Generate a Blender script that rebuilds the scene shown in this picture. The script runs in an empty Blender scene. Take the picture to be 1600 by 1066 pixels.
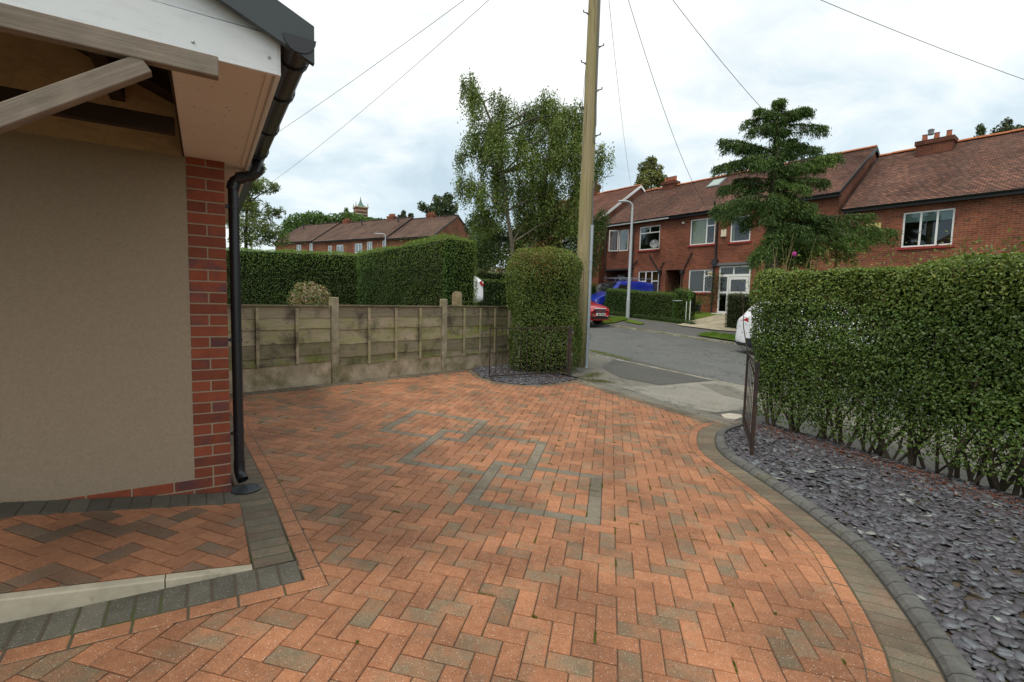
import bpy, math, random
import numpy as np
from math import sin, cos, tan, atan, pi, radians, sqrt, hypot
from mathutils import Vector, Matrix

random.seed(7); RNG = np.random.default_rng(11)
SC = bpy.context.scene
COL = SC.collection

# ------------------------------------------------------------------ camera
FOC = 755.0; PIT = atan(61/755); ROLL = .025; HC = 1.5
camd = bpy.data.cameras.new('camera'); cam = bpy.data.objects.new('camera', camd); COL.objects.link(cam)
camd.sensor_width = 36; camd.lens = FOC/1600*36; camd.clip_end = 3000; camd.clip_start = .02
_f = Vector((0, cos(PIT), -sin(PIT))); _u = Vector((0, sin(PIT), cos(PIT))); _r = Vector((1, 0, 0))
cx = _r*cos(ROLL)+_u*sin(ROLL); cy = _u*cos(ROLL)-_r*sin(ROLL)
cam.matrix_world = Matrix(((cx.x, cy.x, -_f.x, 0), (cx.y, cy.y, -_f.y, 0), (cx.z, cy.z, -_f.z, HC), (0, 0, 0, 1)))
SC.camera = cam

# ------------------------------------------------------------------ sky, sun, exposure
SUN_EL, SUN_AZ = radians(60), radians(215)     # compass style azimuth, from +Y clockwise
world = bpy.data.worlds.new('World'); SC.world = world; world.use_nodes = True
SKY_STRENGTH = .15; SKY_GAIN = 1.0
sund = bpy.data.lights.new('sun', 'SUN'); sun = bpy.data.objects.new('sun', sund); COL.objects.link(sun)
sund.energy = 1.5; sund.angle = radians(28); sund.color = (1, .90, .77)
sd = Vector((sin(SUN_AZ)*cos(SUN_EL), cos(SUN_AZ)*cos(SUN_EL), sin(SUN_EL)))
sun.rotation_euler = sd.to_track_quat('Z', 'Y').to_euler()
SC.view_settings.view_transform = 'Standard'; SC.view_settings.look = 'None'
SC.view_settings.exposure = .50; SC.view_settings.gamma = 1; SC.view_settings.use_curve_mapping = False

# ------------------------------------------------------------------ node helpers
class NT:
    def __init__(s, tree): s.t = tree; s.n = tree.nodes; s.l = tree.links; s.n.clear()
    def __call__(s, typ, ins=None, **props):
        n = s.n.new(typ)
        for k, v in props.items(): setattr(n, k, v)
        for k, v in (ins or {}).items():
            i = n.inputs[k]
            if isinstance(v, bpy.types.NodeSocket): s.l.new(v, i)
            elif isinstance(v, bpy.types.Node): s.l.new(v.outputs[0], i)
            else:
                if i.type == 'RGBA' and len(v) == 3: v = (*v, 1)
                i.default_value = v
        return n
    def math(s, op, a, b=0., c=0., clamp=False):
        return s('ShaderNodeMath', {0: a, 1: b, 2: c}, operation=op, use_clamp=clamp).outputs[0]
    def mix(s, f, a, b, mode='MIX'):
        n = s('ShaderNodeMix', data_type='RGBA', blend_type=mode)
        for i, v in ((0, f), (6, a), (7, b)):
            k = n.inputs[i]
            if isinstance(v, bpy.types.NodeSocket): s.l.new(v, k)
            elif isinstance(v, bpy.types.Node): s.l.new(v.outputs[0], k)
            else: k.default_value = (*v, 1) if i and len(v) == 3 else v
        return n.outputs[2]
    def noise(s, vec, scale, detail=4., rough=.55, out=0):
        return s('ShaderNodeTexNoise', {'Vector': vec, 'Scale': scale, 'Detail': detail, 'Roughness': rough}).outputs[out]
    def ramp(s, fac, stops, interp='LINEAR'):
        n = s('ShaderNodeValToRGB', {0: fac}); r = n.color_ramp; r.interpolation = interp
        while len(r.elements) < len(stops): r.elements.new(.5)
        for e, (p, c) in zip(r.elements, stops):
            e.position = p; e.color = (*c, 1) if hasattr(c, '__len__') else (c, c, c, 1)
        return n.outputs[0]
    def pos(s): return s('ShaderNodeNewGeometry').outputs['Position']
    def scaled(s, vec, sc):
        return s('ShaderNodeMapping', {'Vector': vec, 'Scale': sc}).outputs[0]
    def bump(s, h, strength=.5, dist=.01, normal=None):
        d = {'Height': h, 'Strength': strength, 'Distance': dist}
        if normal is not None: d['Normal'] = normal
        return s('ShaderNodeBump', d).outputs[0]

def principled(t, col, rough=.7, normal=None, metallic=0., spec=.5, **k):
    d = {'Base Color': col, 'Roughness': rough, 'Metallic': metallic, 'Specular IOR Level': spec}
    if normal is not None: d['Normal'] = normal
    d.update(k)
    p = t('ShaderNodeBsdfPrincipled', d)
    t('ShaderNodeOutputMaterial', {0: p})
    return p
MATS = {}
def M_(name, fn):
    m = bpy.data.materials.new(name); m.use_nodes = True; fn(NT(m.node_tree)); MATS[name] = m; return m

# sky: overcast cloud over Nishita
w = NT(world.node_tree)
sk = w('ShaderNodeTexSky', sky_type='NISHITA', sun_disc=False, sun_elevation=SUN_EL, sun_rotation=SUN_AZ)
sk.air_density = 1; sk.dust_density = 2; sk.ozone_density = 1
gen = w('ShaderNodeTexCoord').outputs['Generated']
sep = w('ShaderNodeSeparateXYZ', {0: gen})
zz = w.math('MAXIMUM', sep.outputs[2], 0.0)
den = w.math('ADD', zz, .22)
pl = w('ShaderNodeCombineXYZ', {0: w.math('DIVIDE', sep.outputs[0], den), 1: w.math('DIVIDE', sep.outputs[1], den), 2: 0.0}).outputs[0]
warp = w('ShaderNodeVectorMath', {0: w.noise(pl, .9, 3, out=1), 1: (.9, .9, .9)}, operation='MULTIPLY').outputs[0]
pw = w('ShaderNodeVectorMath', {0: pl, 1: warp}, operation='ADD').outputs[0]
c1 = w.noise(pw, .75, 6, .5); c2 = w.noise(pw, 2.3, 6, .6)
cl = w.math('ADD', w.math('MULTIPLY', c1, .72), w.math('MULTIPLY', c2, .28))
cloudcol = w.ramp(cl, [(.40, (2.75, 3.4, 3.85)), (.47, (3.6, 4.2, 4.5)), (.52, (4.6, 4.9, 4.95)), (.58, (5.6, 5.65, 5.55))])
# darker grey-blue band near the horizon
hz = w.math('SUBTRACT', 1.0, w.math('DIVIDE', zz, .38), clamp=True)
cloudcol = w.mix(w.math('MULTIPLY', hz, .30), cloudcol, (3.9, 4.6, 4.9))
skycol = w.mix(.93, sk.outputs[0], cloudcol)
bg = w('ShaderNodeBackground', {0: skycol, 1: SKY_STRENGTH*SKY_GAIN})
w('ShaderNodeOutputWorld', {0: bg})

# ------------------------------------------------------------------ survey helpers (turn photo bearings into real points)
def ray(x, y):
    dx, dy = x-800, y-533
    a = (dx*cos(ROLL)+dy*sin(ROLL))/FOC; up = -(-dx*sin(ROLL)+dy*cos(ROLL))/FOC
    return Vector((a, cos(PIT)+up*sin(PIT), -sin(PIT)+up*cos(PIT)))
EYE = Vector((0, 0, HC))
def onplane(x, y, p0, n):
    r = ray(x, y); n = Vector(n); return EYE+r*((Vector(p0)-EYE).dot(n)/r.dot(n))
def at(x, y, Y): r = ray(x, y); return EYE+r*(Y/r.y)
G0 = Vector((-.33609, 3.42877, .02469)); GU = Vector((.9791289, -.1975105, -.0479193))*.1; GV = Vector((.1976605, .9802692, -.0016351))*.1
DN = GU.cross(GV).normalized()
def zd(x, y): return G0.z-(DN.x*(x-G0.x)+DN.y*(y-G0.y))/DN.z          # the driveway's plane
def drv(x, y): p = onplane(x, y, G0, DN); return p
def grid(u, v, h=0.): return G0+GU*u+GV*v+DN*h
D2 = Vector((.62, -.78)); T2 = Vector((.78, .62))                       # along the street, across it
HT = [(-40, -.1), (5.6, -.34), (6.9, -.36), (9.82, -.40), (16.6, -.27), (19, 0.), (22.7, .45), (40, .6), (300, 3)]
def hprof(t):
    for (a, b), (c, d) in zip(HT, HT[1:]):
        if t <= c: return b+(d-b)*(t-a)/(c-a)
    return HT[-1][1]
def G(x, y):
    s = .62*x-.78*y; t = .78*x+.62*y
    sc = max(-75, min(12, s))
    return -.06*sc+hprof(t)
def st(s, t, dz=0.):
    x = .62*s+.78*t; y = -.78*s+.62*t
    return Vector((x, y, G(x, y)+dz))
def grd(px, py, dz=0.):
    r = ray(px, py); lo, hi = .5, 400.
    k = .5
    while k < 400:
        P = EYE+r*(k/r.y)
        if P.z < G(P.x, P.y)+dz: break
        k *= 1.03
    lo, hi = k/1.03, k
    for _ in range(30):
        m = (lo+hi)/2; P = EYE+r*(m/r.y)
        if P.z < G(P.x, P.y)+dz: hi = m
        else: lo = m
    return EYE+r*(hi/r.y)

# ------------------------------------------------------------------ mesh helpers
class MB:
    def __init__(s): s.v = []; s.f = []; s.c = []; s.uv = []
    def poly(s, pts, col=None, uv=None):
        b = len(s.v); s.v += [tuple(p) for p in pts]; s.f.append(tuple(range(b, b+len(pts)))); s.c.append(col); s.uv.append(uv); return s
    def raw(s, verts, faces, col=None):
        b = len(s.v); s.v += [tuple(p) for p in verts]
        for f in faces: s.f.append(tuple(b+i for i in f)); s.c.append(col); s.uv.append(None)
        return s
    def box(s, c, size, ax=None, col=None, bev=0.):
        c = Vector(c); X, Y, Z = ax or (Vector((1, 0, 0)), Vector((0, 1, 0)), Vector((0, 0, 1)))
        hx, hy, hz = size[0]/2, size[1]/2, size[2]/2
        if not bev:
            P = [c+X*(hx*i)+Y*(hy*j)+Z*(hz*k) for i in (-1, 1) for j in (-1, 1) for k in (-1, 1)]
            return s.raw(P, [(0, 1, 3, 2), (4, 6, 7, 5), (0, 4, 5, 1), (2, 3, 7, 6), (0, 2, 6, 4), (1, 5, 7, 3)], col)
        b = bev; V = []; idx = {}
        for i in (-1, 1):
            for j in (-1, 1):
                for k in (-1, 1):
                    for a, (dx, dy, dz) in enumerate(((0, b, b), (b, 0, b), (b, b, 0))):
                        idx[(i, j, k, a)] = len(V)
                        V.append(c+X*(i*(hx-dx))+Y*(j*(hy-dy))+Z*(k*(hz-dz)))
        F = []
        for i in (-1, 1):
            F.append([idx[(i, j, k, 0)] for j, k in ((-1, -1), (1, -1), (1, 1), (-1, 1))][::i])
            F.append([idx[(j, i, k, 1)] for j, k in ((-1, -1), (-1, 1), (1, 1), (1, -1))][::i])
            F.append([idx[(j, k, i, 2)] for j, k in ((-1, -1), (1, -1), (1, 1), (-1, 1))][::i])
        for i in (-1, 1):
            for j in (-1, 1):
                F.append([idx[(i, j, -1, 0)], idx[(i, j, 1, 0)], idx[(i, j, 1, 1)], idx[(i, j, -1, 1)]][::-i*j])
                F.append([idx[(i, -1, j, 0)], idx[(i, 1, j, 0)], idx[(i, 1, j, 2)], idx[(i, -1, j, 2)]][::i*j])
                F.append([idx[(-1, i, j, 1)], idx[(1, i, j, 1)], idx[(1, i, j, 2)], idx[(-1, i, j, 2)]][::-i*j])
        for i in (-1, 1):
            for j in (-1, 1):
                for k in (-1, 1):
                    F.append([idx[(i, j, k, a)] for a in (0, 1, 2)][::i*j*k])
        return s.raw(V, F, col)
    def beam(s, a, b, w, h, up=(0, 0, 1), col=None, bev=0.):
        a, b = Vector(a), Vector(b); X = (b-a); L = X.length; X.normalize(); u = Vector(up)
        Y = u.cross(X).normalized(); Z = X.cross(Y)
        return s.box((a+b)/2, (L, w, h), (X, Y, Z), col, bev)
    def prism(s, pts, z0, z1=None, col=None, ax=(0, 0, 1)):
        A = Vector(ax); n = len(pts)
        lo = [Vector(p)+A*z0 for p in pts]; hi = [Vector(p)+A*z1 for p in pts]
        return s.raw(lo+hi, [tuple(range(n))[::-1], tuple(range(n, 2*n))]+[(i, (i+1) % n, n+(i+1) % n, n+i) for i in range(n)], col)
    def tube(s, pts, r, seg=8, col=None, cap=True, closed=False):
        pts = [Vector(p) for p in pts]; n = len(pts)
        rs = r if hasattr(r, '__len__') else [r]*n
        V = []; up = None
        for i, p in enumerate(pts):
            d = (pts[min(i+1, n-1)]-pts[max(i-1, 0)]).normalized()
            if up is None: up = d.orthogonal().normalized()
            up = (up-d*up.dot(d)).normalized() if (up-d*up.dot(d)).length > 1e-5 else d.orthogonal().normalized()
            w_ = d.cross(up)
            V += [p+(up*cos(2*pi*k/seg)+w_*sin(2*pi*k/seg))*rs[i] for k in range(seg)]
        F = [(i*seg+k, i*seg+(k+1) % seg, (i+1)*seg+(k+1) % seg, (i+1)*seg+k) for i in range(n-1) for k in range(seg)]
        if cap: F += [tuple(range(seg))[::-1], tuple(range((n-1)*seg, n*seg))]
        return s.raw(V, F, col)
    def sphere(s, c, r, nu=10, nv=6, sc=(1, 1, 1), col=None):
        c = Vector(c); V = [c+Vector((0, 0, r*sc[2]))]
        for j in range(1, nv):
            th = pi*j/nv
            V += [c+Vector((r*sc[0]*sin(th)*cos(2*pi*i/nu), r*sc[1]*sin(th)*sin(2*pi*i/nu), r*sc[2]*cos(th))) for i in range(nu)]
        V.append(c-Vector((0, 0, r*sc[2]))); L = len(V)-1
        F = [(0, 1+i, 1+(i+1) % nu) for i in range(nu)]
        for j in range(nv-2):
            F += [(1+j*nu+i, 1+(j+1)*nu+i, 1+(j+1)*nu+(i+1) % nu, 1+j*nu+(i+1) % nu) for i in range(nu)]
        F += [(L, L-nu+(i+1) % nu, L-nu+i) for i in range(nu)]
        return s.raw(V, F, col)
    def mesh(s, name, center=None, smooth=False):
        me = bpy.data.meshes.new(name)
        c = center or Vector((0, 0, 0))
        me.from_pydata([(v[0]-c[0], v[1]-c[1], v[2]-c[2]) for v in s.v], [], s.f)
        if any(x is not None for x in s.c):
            a = me.color_attributes.new('tint', 'FLOAT_COLOR', 'CORNER'); d = []
            for f, x in zip(s.f, s.c): d += list((*(x or (1, 1, 1))[:3], 1))*len(f)
            a.data.foreach_set('color', d)
        if any(x is not None for x in s.uv):
            u = me.uv_layers.new(name='UVMap'); d = []
            for f, x in zip(s.f, s.uv):
                for i in range(len(f)): d += list(x[i]) if x else [0, 0]
            u.data.foreach_set('uv', d)
        if smooth: me.polygons.foreach_set('use_smooth', [True]*len(me.polygons))
        me.update(); return me

WM = {}
def wm(o): return WM.get(o.name, Matrix.Identity(4))
def put(name, me, mtx, parent=None, m=None, color=None, kind=None, label=None):
    o = bpy.data.objects.new(name, me); COL.objects.link(o)
    if parent is not None:
        o.parent = parent; o.matrix_parent_inverse = wm(parent).inverted()
    o.matrix_basis = mtx; WM[o.name] = mtx
    if m is not None and me is not None and not len(me.materials): me.materials.append(m)
    if color is not None: o.color = (*color, 1)[:4]
    if kind: o['kind'] = kind
    if label: o['label'] = label
    return o
def obj(name, mb, m, parent=None, kind=None, label=None, smooth=False, color=None, cat=None, group=None):
    if not mb.v: return None
    vs = mb.v; n = len(vs)
    lo = [min(v[i] for v in vs) for i in range(3)]; hi = [max(v[i] for v in vs) for i in range(3)]
    c = Vector(((lo[0]+hi[0])/2, (lo[1]+hi[1])/2, lo[2]))
    if isinstance(m, str): m = MATS[m]
    o = put(name, mb.mesh(name, c, smooth), Matrix.Translation(c), parent, m, color, kind, label)
    if cat: o['category'] = cat
    if group: o['group'] = group
    return o
def thing(name, label, cat, loc=(0, 0, 0), group=None):
    o = bpy.data.objects.new(name, None); COL.objects.link(o); o.empty_display_size = .2
    mtx = Matrix.Translation(Vector(loc)); o.matrix_basis = mtx; WM[o.name] = mtx
    o['label'] = label; o['category'] = cat
    if group: o['group'] = group
    return o
def struct(name, mb, m, smooth=False, label=None): return obj(name, mb, m, None, 'structure', label, smooth)
def smoothmod(o, ang=40):
    me = o.data; me.polygons.foreach_set('use_smooth', [True]*len(me.polygons))
    try: me.set_sharp_from_angle(angle=radians(ang))
    except Exception: pass
    return o

def fastmesh(name, V, F4, tint=None, tri=False):
    """V (n,3) array, F4 (m,k) index array; tint per vertex (n,3)"""
    me = bpy.data.meshes.new(name); k = F4.shape[1]; m = len(F4)
    me.vertices.add(len(V)); me.vertices.foreach_set('co', np.asarray(V, np.float32).ravel())
    me.loops.add(m*k); me.loops.foreach_set('vertex_index', np.asarray(F4, np.int32).ravel())
    me.polygons.add(m); me.polygons.foreach_set('loop_start', np.arange(0, m*k, k, dtype=np.int32))
    try: me.polygons.foreach_set('loop_total', np.full(m, k, dtype=np.int32))
    except Exception: pass
    if tint is not None:
        a = me.color_attributes.new('tint', 'FLOAT_COLOR', 'POINT')
        a.data.foreach_set('color', np.concatenate([tint, np.ones((len(tint), 1))], 1).astype(np.float32).ravel())
    me.update(calc_edges=True); me.validate(); return me
def norm(a): return a/np.maximum(np.linalg.norm(a, axis=1, keepdims=True), 1e-9)
def leaf_mesh(name, C, Nn, L, W, tint, tipdir=None, fold=.18):
    """every leaf a folded four-point blade"""
    n = len(C); Nn = norm(Nn)
    if tipdir is None: tipdir = RNG.normal(size=(n, 3))
    T = tipdir-Nn*np.sum(tipdir*Nn, 1, keepdims=True); T = norm(T); S = np.cross(Nn, T)
    L = np.broadcast_to(np.asarray(L), (n,))[:, None]; W = np.broadcast_to(np.asarray(W), (n,))[:, None]
    base = C-T*L*.5; tip = C+T*L*.5-Nn*L*fold*.5; mid = C-T*L*.05
    l = mid+S*W*.5+Nn*W*fold; r = mid-S*W*.5+Nn*W*fold
    V = np.stack([base, r, tip, l], 1).reshape(-1, 3)
    F = np.arange(4*n, dtype=np.int32).reshape(n, 4)
    return fastmesh(name, V, F, np.repeat(tint, 4, 0))
def snoise(P, freq, seed):
    r = np.random.default_rng(seed); out = np.zeros(len(P))
    for i in range(7):
        d = r.normal(size=3); d /= np.linalg.norm(d); ph = r.uniform(0, 6.28); fr = freq*r.uniform(.6, 1.7)
        out += np.sin(P@d*fr+ph+1.3*np.sin(P@np.roll(d, 1)*fr*.7+ph*2))
    return out/7*1.6
def putfast(name, me, m, parent=None, kind=None, label=None):
    if isinstance(m, str): m = MATS[m]
    return put(name, me, Matrix.Identity(4), parent, m, None, kind, label)
def V2(a): return Vector((a[0], a[1]))
def arc(pts, step):
    """Catmull-Rom through points, resampled evenly"""
    P = [Vector(p) for p in pts]; P = [P[0]*2-P[1]]+P+[P[-1]*2-P[-2]]; out = []
    for i in range(1, len(P)-2):
        for k in range(20):
            t = k/20; a, b, c, d = P[i-1:i+3]
            out.append(.5*((2*b)+(c-a)*t+(2*a-5*b+4*c-d)*t*t+(3*b-a-3*c+d)*t**3))
    out.append(P[-2]); cum = [0]
    for a, b in zip(out, out[1:]): cum.append(cum[-1]+(b-a).length)
    n = max(1, round(cum[-1]/step)); res = []; j = 0
    for i in range(n+1):
        d = cum[-1]*i/n
        while j < len(out)-2 and cum[j+1] < d: j += 1
        seg = cum[j+1]-cum[j]; res.append(out[j].lerp(out[j+1], (d-cum[j])/seg if seg else 0))
    return res
# ------------------------------------------------------------------ materials
def attr(t, name='tint'): return t('ShaderNodeAttribute', attribute_name=name).outputs['Color']
def paver_mat(src):
    def fn(t):
        p = t.pos()
        tint = t('ShaderNodeObjectInfo').outputs['Color'] if src == 'obj' else attr(t)
        flk = t('ShaderNodeObjectInfo').outputs['Alpha'] if src == 'obj' else 1.0
        # tint.r = blend between terracotta and charcoal/buff, tint.g = brightness, tint.b = wetness/dirt
        s = t('ShaderNodeSeparateColor', {0: tint})
        blot = t.noise(p, 7.5, 3, .6)
        f = t.math('ADD', t.math('MULTIPLY_ADD', blot, 2.3, -2.15), t.math('MULTIPLY', s.outputs[0], 2.), clamp=True)
        red = t.mix(t.noise(p, 22, 4, .6), (.265, .102, .047), (.48, .225, .114))
        gry = t.mix(t.noise(p, 30, 4, .6), (.135, .100, .060), (.285, .220, .135))
        c = t.mix(f, red, gry)
        # charcoal-only tone where b is set
        c = t.mix(s.outputs[2], c, t.mix(t.noise(p, 14, 4, .6), (.13, .119, .088), (.245, .225, .172)))
        c = t.mix(1.0, c, t('ShaderNodeCombineColor', {0: s.outputs[1], 1: s.outputs[1], 2: s.outputs[1]}), 'MULTIPLY')
        # broad weathering and grime patches
        g = t.ramp(t.noise(p, 1.6, 5, .6), [(.36, .62), (.62, 1.12)])
        c = t.mix(.8, c, g, 'MULTIPLY')
        grit = t.ramp(t.noise(p, 330, 2, .6), [(.36, .45), (.62, 1.35)])
        c = t.mix(.7, c, grit, 'MULTIPLY')
        spot = t.ramp(t.noise(p, 48, 4, .65), [(.60, 0.), (.72, .55)]); c = t.mix(spot, c, (.075, .055, .035))
        # pale aggregate flecks
        vo = t('ShaderNodeTexVoronoi', {'Vector': p, 'Scale': 62.0}, feature='F1')
        sel = t('ShaderNodeSeparateColor', {0: vo.outputs['Color']}).outputs[0]
        sp = t.math('MULTIPLY', t.math('LESS_THAN', vo.outputs['Distance'], .17), t.math('GREATER_THAN', sel, .50))
        vo2 = t('ShaderNodeTexVoronoi', {'Vector': p, 'Scale': 150.0}, feature='F1')
        sel2 = t('ShaderNodeSeparateColor', {0: vo2.outputs['Color']}).outputs[1]
        sp2 = t.math('MULTIPLY', t.math('LESS_THAN', vo2.outputs['Distance'], .24), t.math('GREATER_THAN', sel2, .72))
        c = t.mix(t.math('MULTIPLY', t.math('MULTIPLY', t.math('MAXIMUM', sp, sp2), t.math('MULTIPLY_ADD', s.outputs[0], -.25, .66)), flk), c, (.62, .56, .46))
        h = t.math('ADD', t.math('MULTIPLY', t.noise(p, 260, 3, .6), .6), t.math('MULTIPLY', t.noise(p, 40, 3), .5))
        principled(t, c, .82, t.bump(h, .55, .004), spec=.35)
    return fn
PAV_O = M_('paver_block', paver_mat('obj')); PAV_A = M_('paver_field', paver_mat('attr'))

def f_joint(t):
    p = t.pos()
    moss = t.ramp(t.noise(p, 3.2, 4, .6), [(.54, 0.), (.64, 1.)])
    c = t.mix(t.noise(p, 90, 3), (.05, .038, .025), (.13, .10, .065))
    c = t.mix(t.math('MULTIPLY', moss, .7), c, (.06, .085, .018))
    principled(t, c, .95, t.bump(t.noise(p, 160, 3), .8, .004))
M_('joint_sand', f_joint)

def brick_piece(t):
    p = t.pos(); ob = t('ShaderNodeObjectInfo'); s = t('ShaderNodeSeparateColor', {0: ob.outputs['Color']})
    n = t.noise(p, 16, 4, .6)
    c = t.mix(n, (.17, .034, .015), (.31, .074, .030))
    pur = t.ramp(t.math('ADD', t.noise(p, 9, 3, .5), s.outputs[0]), [(.62, 0.), (.86, 1.)])
    c = t.mix(pur, c, (.115, .045, .046))
    c = t.mix(1., c, t('ShaderNodeCombineColor', {0: s.outputs[1], 1: s.outputs[1], 2: s.outputs[1]}), 'MULTIPLY')
    sp = t.ramp(t.noise(p, 120, 2), [(.68, 0.), (.74, 1.)])
    c = t.mix(t.math('MULTIPLY', sp, .25), c, (.4, .3, .22))
    h = t.noise(p, 150, 5, .7)
    principled(t, c, .72, t.bump(h, .4, .003), spec=.4)
M_('brick', brick_piece)
def f_mortar(t):
    p = t.pos(); c = t.mix(t.noise(p, 60, 4), (.25, .19, .13), (.40, .315, .22)); principled(t, c, .95, t.bump(t.noise(p, 200, 3), .6, .003))
M_('mortar', f_mortar)

def wallbrick(sat=1., dark=1.):
    def fn(t):
        uv = t('ShaderNodeUVMap', uv_map='UVMap').outputs[0]; p = t.pos()
        b = t('ShaderNodeTexBrick', {'Vector': uv, 'Scale': 1.0, 'Color1': (.185*dark, .052*dark, .027*dark, 1), 'Color2': (.30*dark, .092*dark, .045*dark, 1), 'Mortar': (.27*dark, .19*dark, .14*dark, 1),
              'Mortar Size': .0068, 'Mortar Smooth': .3, 'Bias': 0., 'Brick Width': .225, 'Row Height': .075}, offset=.5, squash=1.0)
        b2 = t('ShaderNodeTexBrick', {'Vector': uv, 'Scale': 1.0, 'Color1': (0, 0, 0, 1), 'Color2': (1, 1, 1, 1), 'Mortar': (0, 0, 0, 1), 'Mortar Size': 0., 'Bias': -.35, 'Brick Width': .225, 'Row Height': .075}, offset=.5)
        c = t.mix(t.ramp(b2.outputs[0], [(.42, 0.), (.7, .9)]), b.outputs[0], (.085*dark, .036*dark, .026*dark))
        c = t.mix(b.outputs['Fac'], c, (.27*dark, .19*dark, .14*dark))
        g = t.ramp(t.noise(p, .8, 5, .65), [(.36, .6), (.62, 1.12)]); c = t.mix(.8, c, g, 'MULTIPLY')
        c = t.mix(.5, c, t.ramp(t.noise(p, 12, 4, .6), [(.35, .7), (.65, 1.2)]), 'MULTIPLY')
        principled(t, c, .88, t.bump(t.math('SUBTRACT', 1., b.outputs['Fac']), .7, .01), spec=.3)
    return fn
M_('wall_brick', wallbrick()); M_('chimney_brick', wallbrick(1, .55)); M_('wall_brick_far', wallbrick(1, .9))

def rooftile(a, b, cdark, bw=.165, rh=.1, moss=.25):
    def fn(t):
        uv = t('ShaderNodeUVMap', uv_map='UVMap').outputs[0]; p = t.pos()
        b_ = t('ShaderNodeTexBrick', {'Vector': uv, 'Scale': 1.0, 'Color1': (*a, 1), 'Color2': (*b, 1), 'Mortar': (.03, .022, .02, 1), 'Mortar Size': .010, 'Mortar Smooth': .2, 'Bias': 0., 'Brick Width': bw, 'Row Height': rh}, offset=.5)
        c = t.mix(.85, b_.outputs[0], t.ramp(t.noise(p, .55, 6, .68), [(.36, .52), (.64, 1.2)]), 'MULTIPLY')
        st_ = t.ramp(t.noise(t.scaled(uv, (1.6, .18, 1)), 1.0, 5, .6), [(.45, 0.), (.68, .6)])
        c = t.mix(st_, c, cdark)
        c = t.mix(t.math('MULTIPLY', t.ramp(t.noise(p, 1.9, 5, .7), [(.6, 0.), (.72, 1.)]), moss), c, (.12, .10, .035))
        c = t.mix(.5, c, t.ramp(t.noise(p, 9, 4, .6), [(.35, .65), (.65, 1.25)]), 'MULTIPLY')
        principled(t, c, .85, t.bump(t.math('SUBTRACT', 1., b_.outputs['Fac']), .6, .012), spec=.3)
    return fn
M_('roof_tile', rooftile((.46, .225, .155), (.20, .11, .085), (.15, .10, .08)))
M_('roof_tile_far', rooftile((.34, .205, .15), (.25, .15, .115), (.19, .13, .10)))
M_('roof_concrete_tile', rooftile((.33, .155, .105), (.25, .12, .085), (.16, .09, .07), .3, .32, .1))

def simple(col, rough=.6, metal=0., spec=.5, var=.12, nscale=6, bump=0., bscale=80, **k):
    def fn(t):
        p = t.pos(); n = t.noise(p, nscale, 4, .6)
        c = t.mix(n, tuple(x*(1-var) for x in col), tuple(min(1, x*(1+var)) for x in col))
        nb = t.bump(t.noise(p, bscale, 3), bump, .004) if bump else None
        principled(t, c, rough, nb, metal, spec, **k)
    return fn
def f_upvc(t):
    p = t.pos()
    c = t.mix(t.noise(p, 3, 4), (.66, .68, .69), (.80, .81, .81))
    c = t.mix(t.ramp(t.noise(t.scaled(p, (3, 3, 14)), 3, 5, .7), [(.5, 0.), (.8, .28)]), c, (.28, .27, .23))
    principled(t, c, .35, spec=.5)
M_('white_upvc', f_upvc)
def f_soffit(t):
    p = t.pos()
    c = t.mix(t.noise(p, 2.5, 4), (.66, .62, .56), (.78, .73, .67))
    sp = t('ShaderNodeTexVoronoi', {'Vector': p, 'Scale': 26.0}); r = t('ShaderNodeSeparateColor', {0: sp.outputs['Color']}).outputs[0]
    f = t.math('MULTIPLY', t.math('LESS_THAN', sp.outputs['Distance'], .14), t.math('GREATER_THAN', r, .72))
    c = t.mix(t.math('MULTIPLY', f, .8), c, (.06, .04, .03))
    principled(t, c, .5)
M_('soffit', f_soffit)
def f_render(t):
    p = t.pos()
    c = t.mix(t.noise(p, 1.4, 5, .6), (.46, .315, .165), (.55, .39, .215))
    c = t.mix(.5, c, t.ramp(t.noise(p, 60, 4, .7), [(.3, .8), (.7, 1.12)]), 'MULTIPLY')
    # trowel arcs left when the render was floated
    wv = t.noise(p, 1.9, 2, .4)
    ring = t.math('ABSOLUTE', t.math('SUBTRACT', wv, .52))
    arcs = t.ramp(ring, [(0., 1.), (.014, 0.)])
    c = t.mix(t.math('MULTIPLY', arcs, .16), c, (.2, .14, .085))
    st_ = t.ramp(t.noise(t.scaled(p, (1, 1, 5)), 1.3, 4, .6), [(.52, 0.), (.75, .3)])
    c = t.mix(st_, c, (.3, .22, .14))
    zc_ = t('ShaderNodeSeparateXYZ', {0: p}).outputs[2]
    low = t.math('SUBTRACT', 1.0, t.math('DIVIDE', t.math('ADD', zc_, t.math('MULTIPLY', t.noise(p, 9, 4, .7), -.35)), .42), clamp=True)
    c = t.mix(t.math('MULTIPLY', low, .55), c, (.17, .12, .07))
    sm = t.ramp(t.noise(t.scaled(p, (1.2, 1.2, 3.)), 2.1, 3, .75), [(.50, 0.), (.55, .25), (.63, .06)]); c = t.mix(sm, c, (.19, .13, .08))
    principled(t, c, .9, t.bump(t.noise(p, 220, 4, .7), .3, .002), spec=.25)
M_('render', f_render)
def f_timber(a, b, green=.0):
    def fn(t):
        p = t('ShaderNodeTexCoord').outputs['Object']; g = t.pos()
        gr = t.noise(t.scaled(p, (3, 60, 60)), 1.0, 5, .65)
        c = t.mix(gr, a, b)
        c = t.mix(.6, c, t.ramp(t.noise(g, 8, 4), [(.35, .7), (.65, 1.2)]), 'MULTIPLY')
        principled(t, c, .85, t.bump(gr, .7, .004), spec=.3)
    return fn
M_('old_timber', f_timber((.13, .095, .065), (.33, .285, .23)))
M_('shaded_timber', f_timber((.020, .012, .007), (.048, .028, .016)))  # timber colour darkened to deepen the shade under the porch roof
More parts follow.
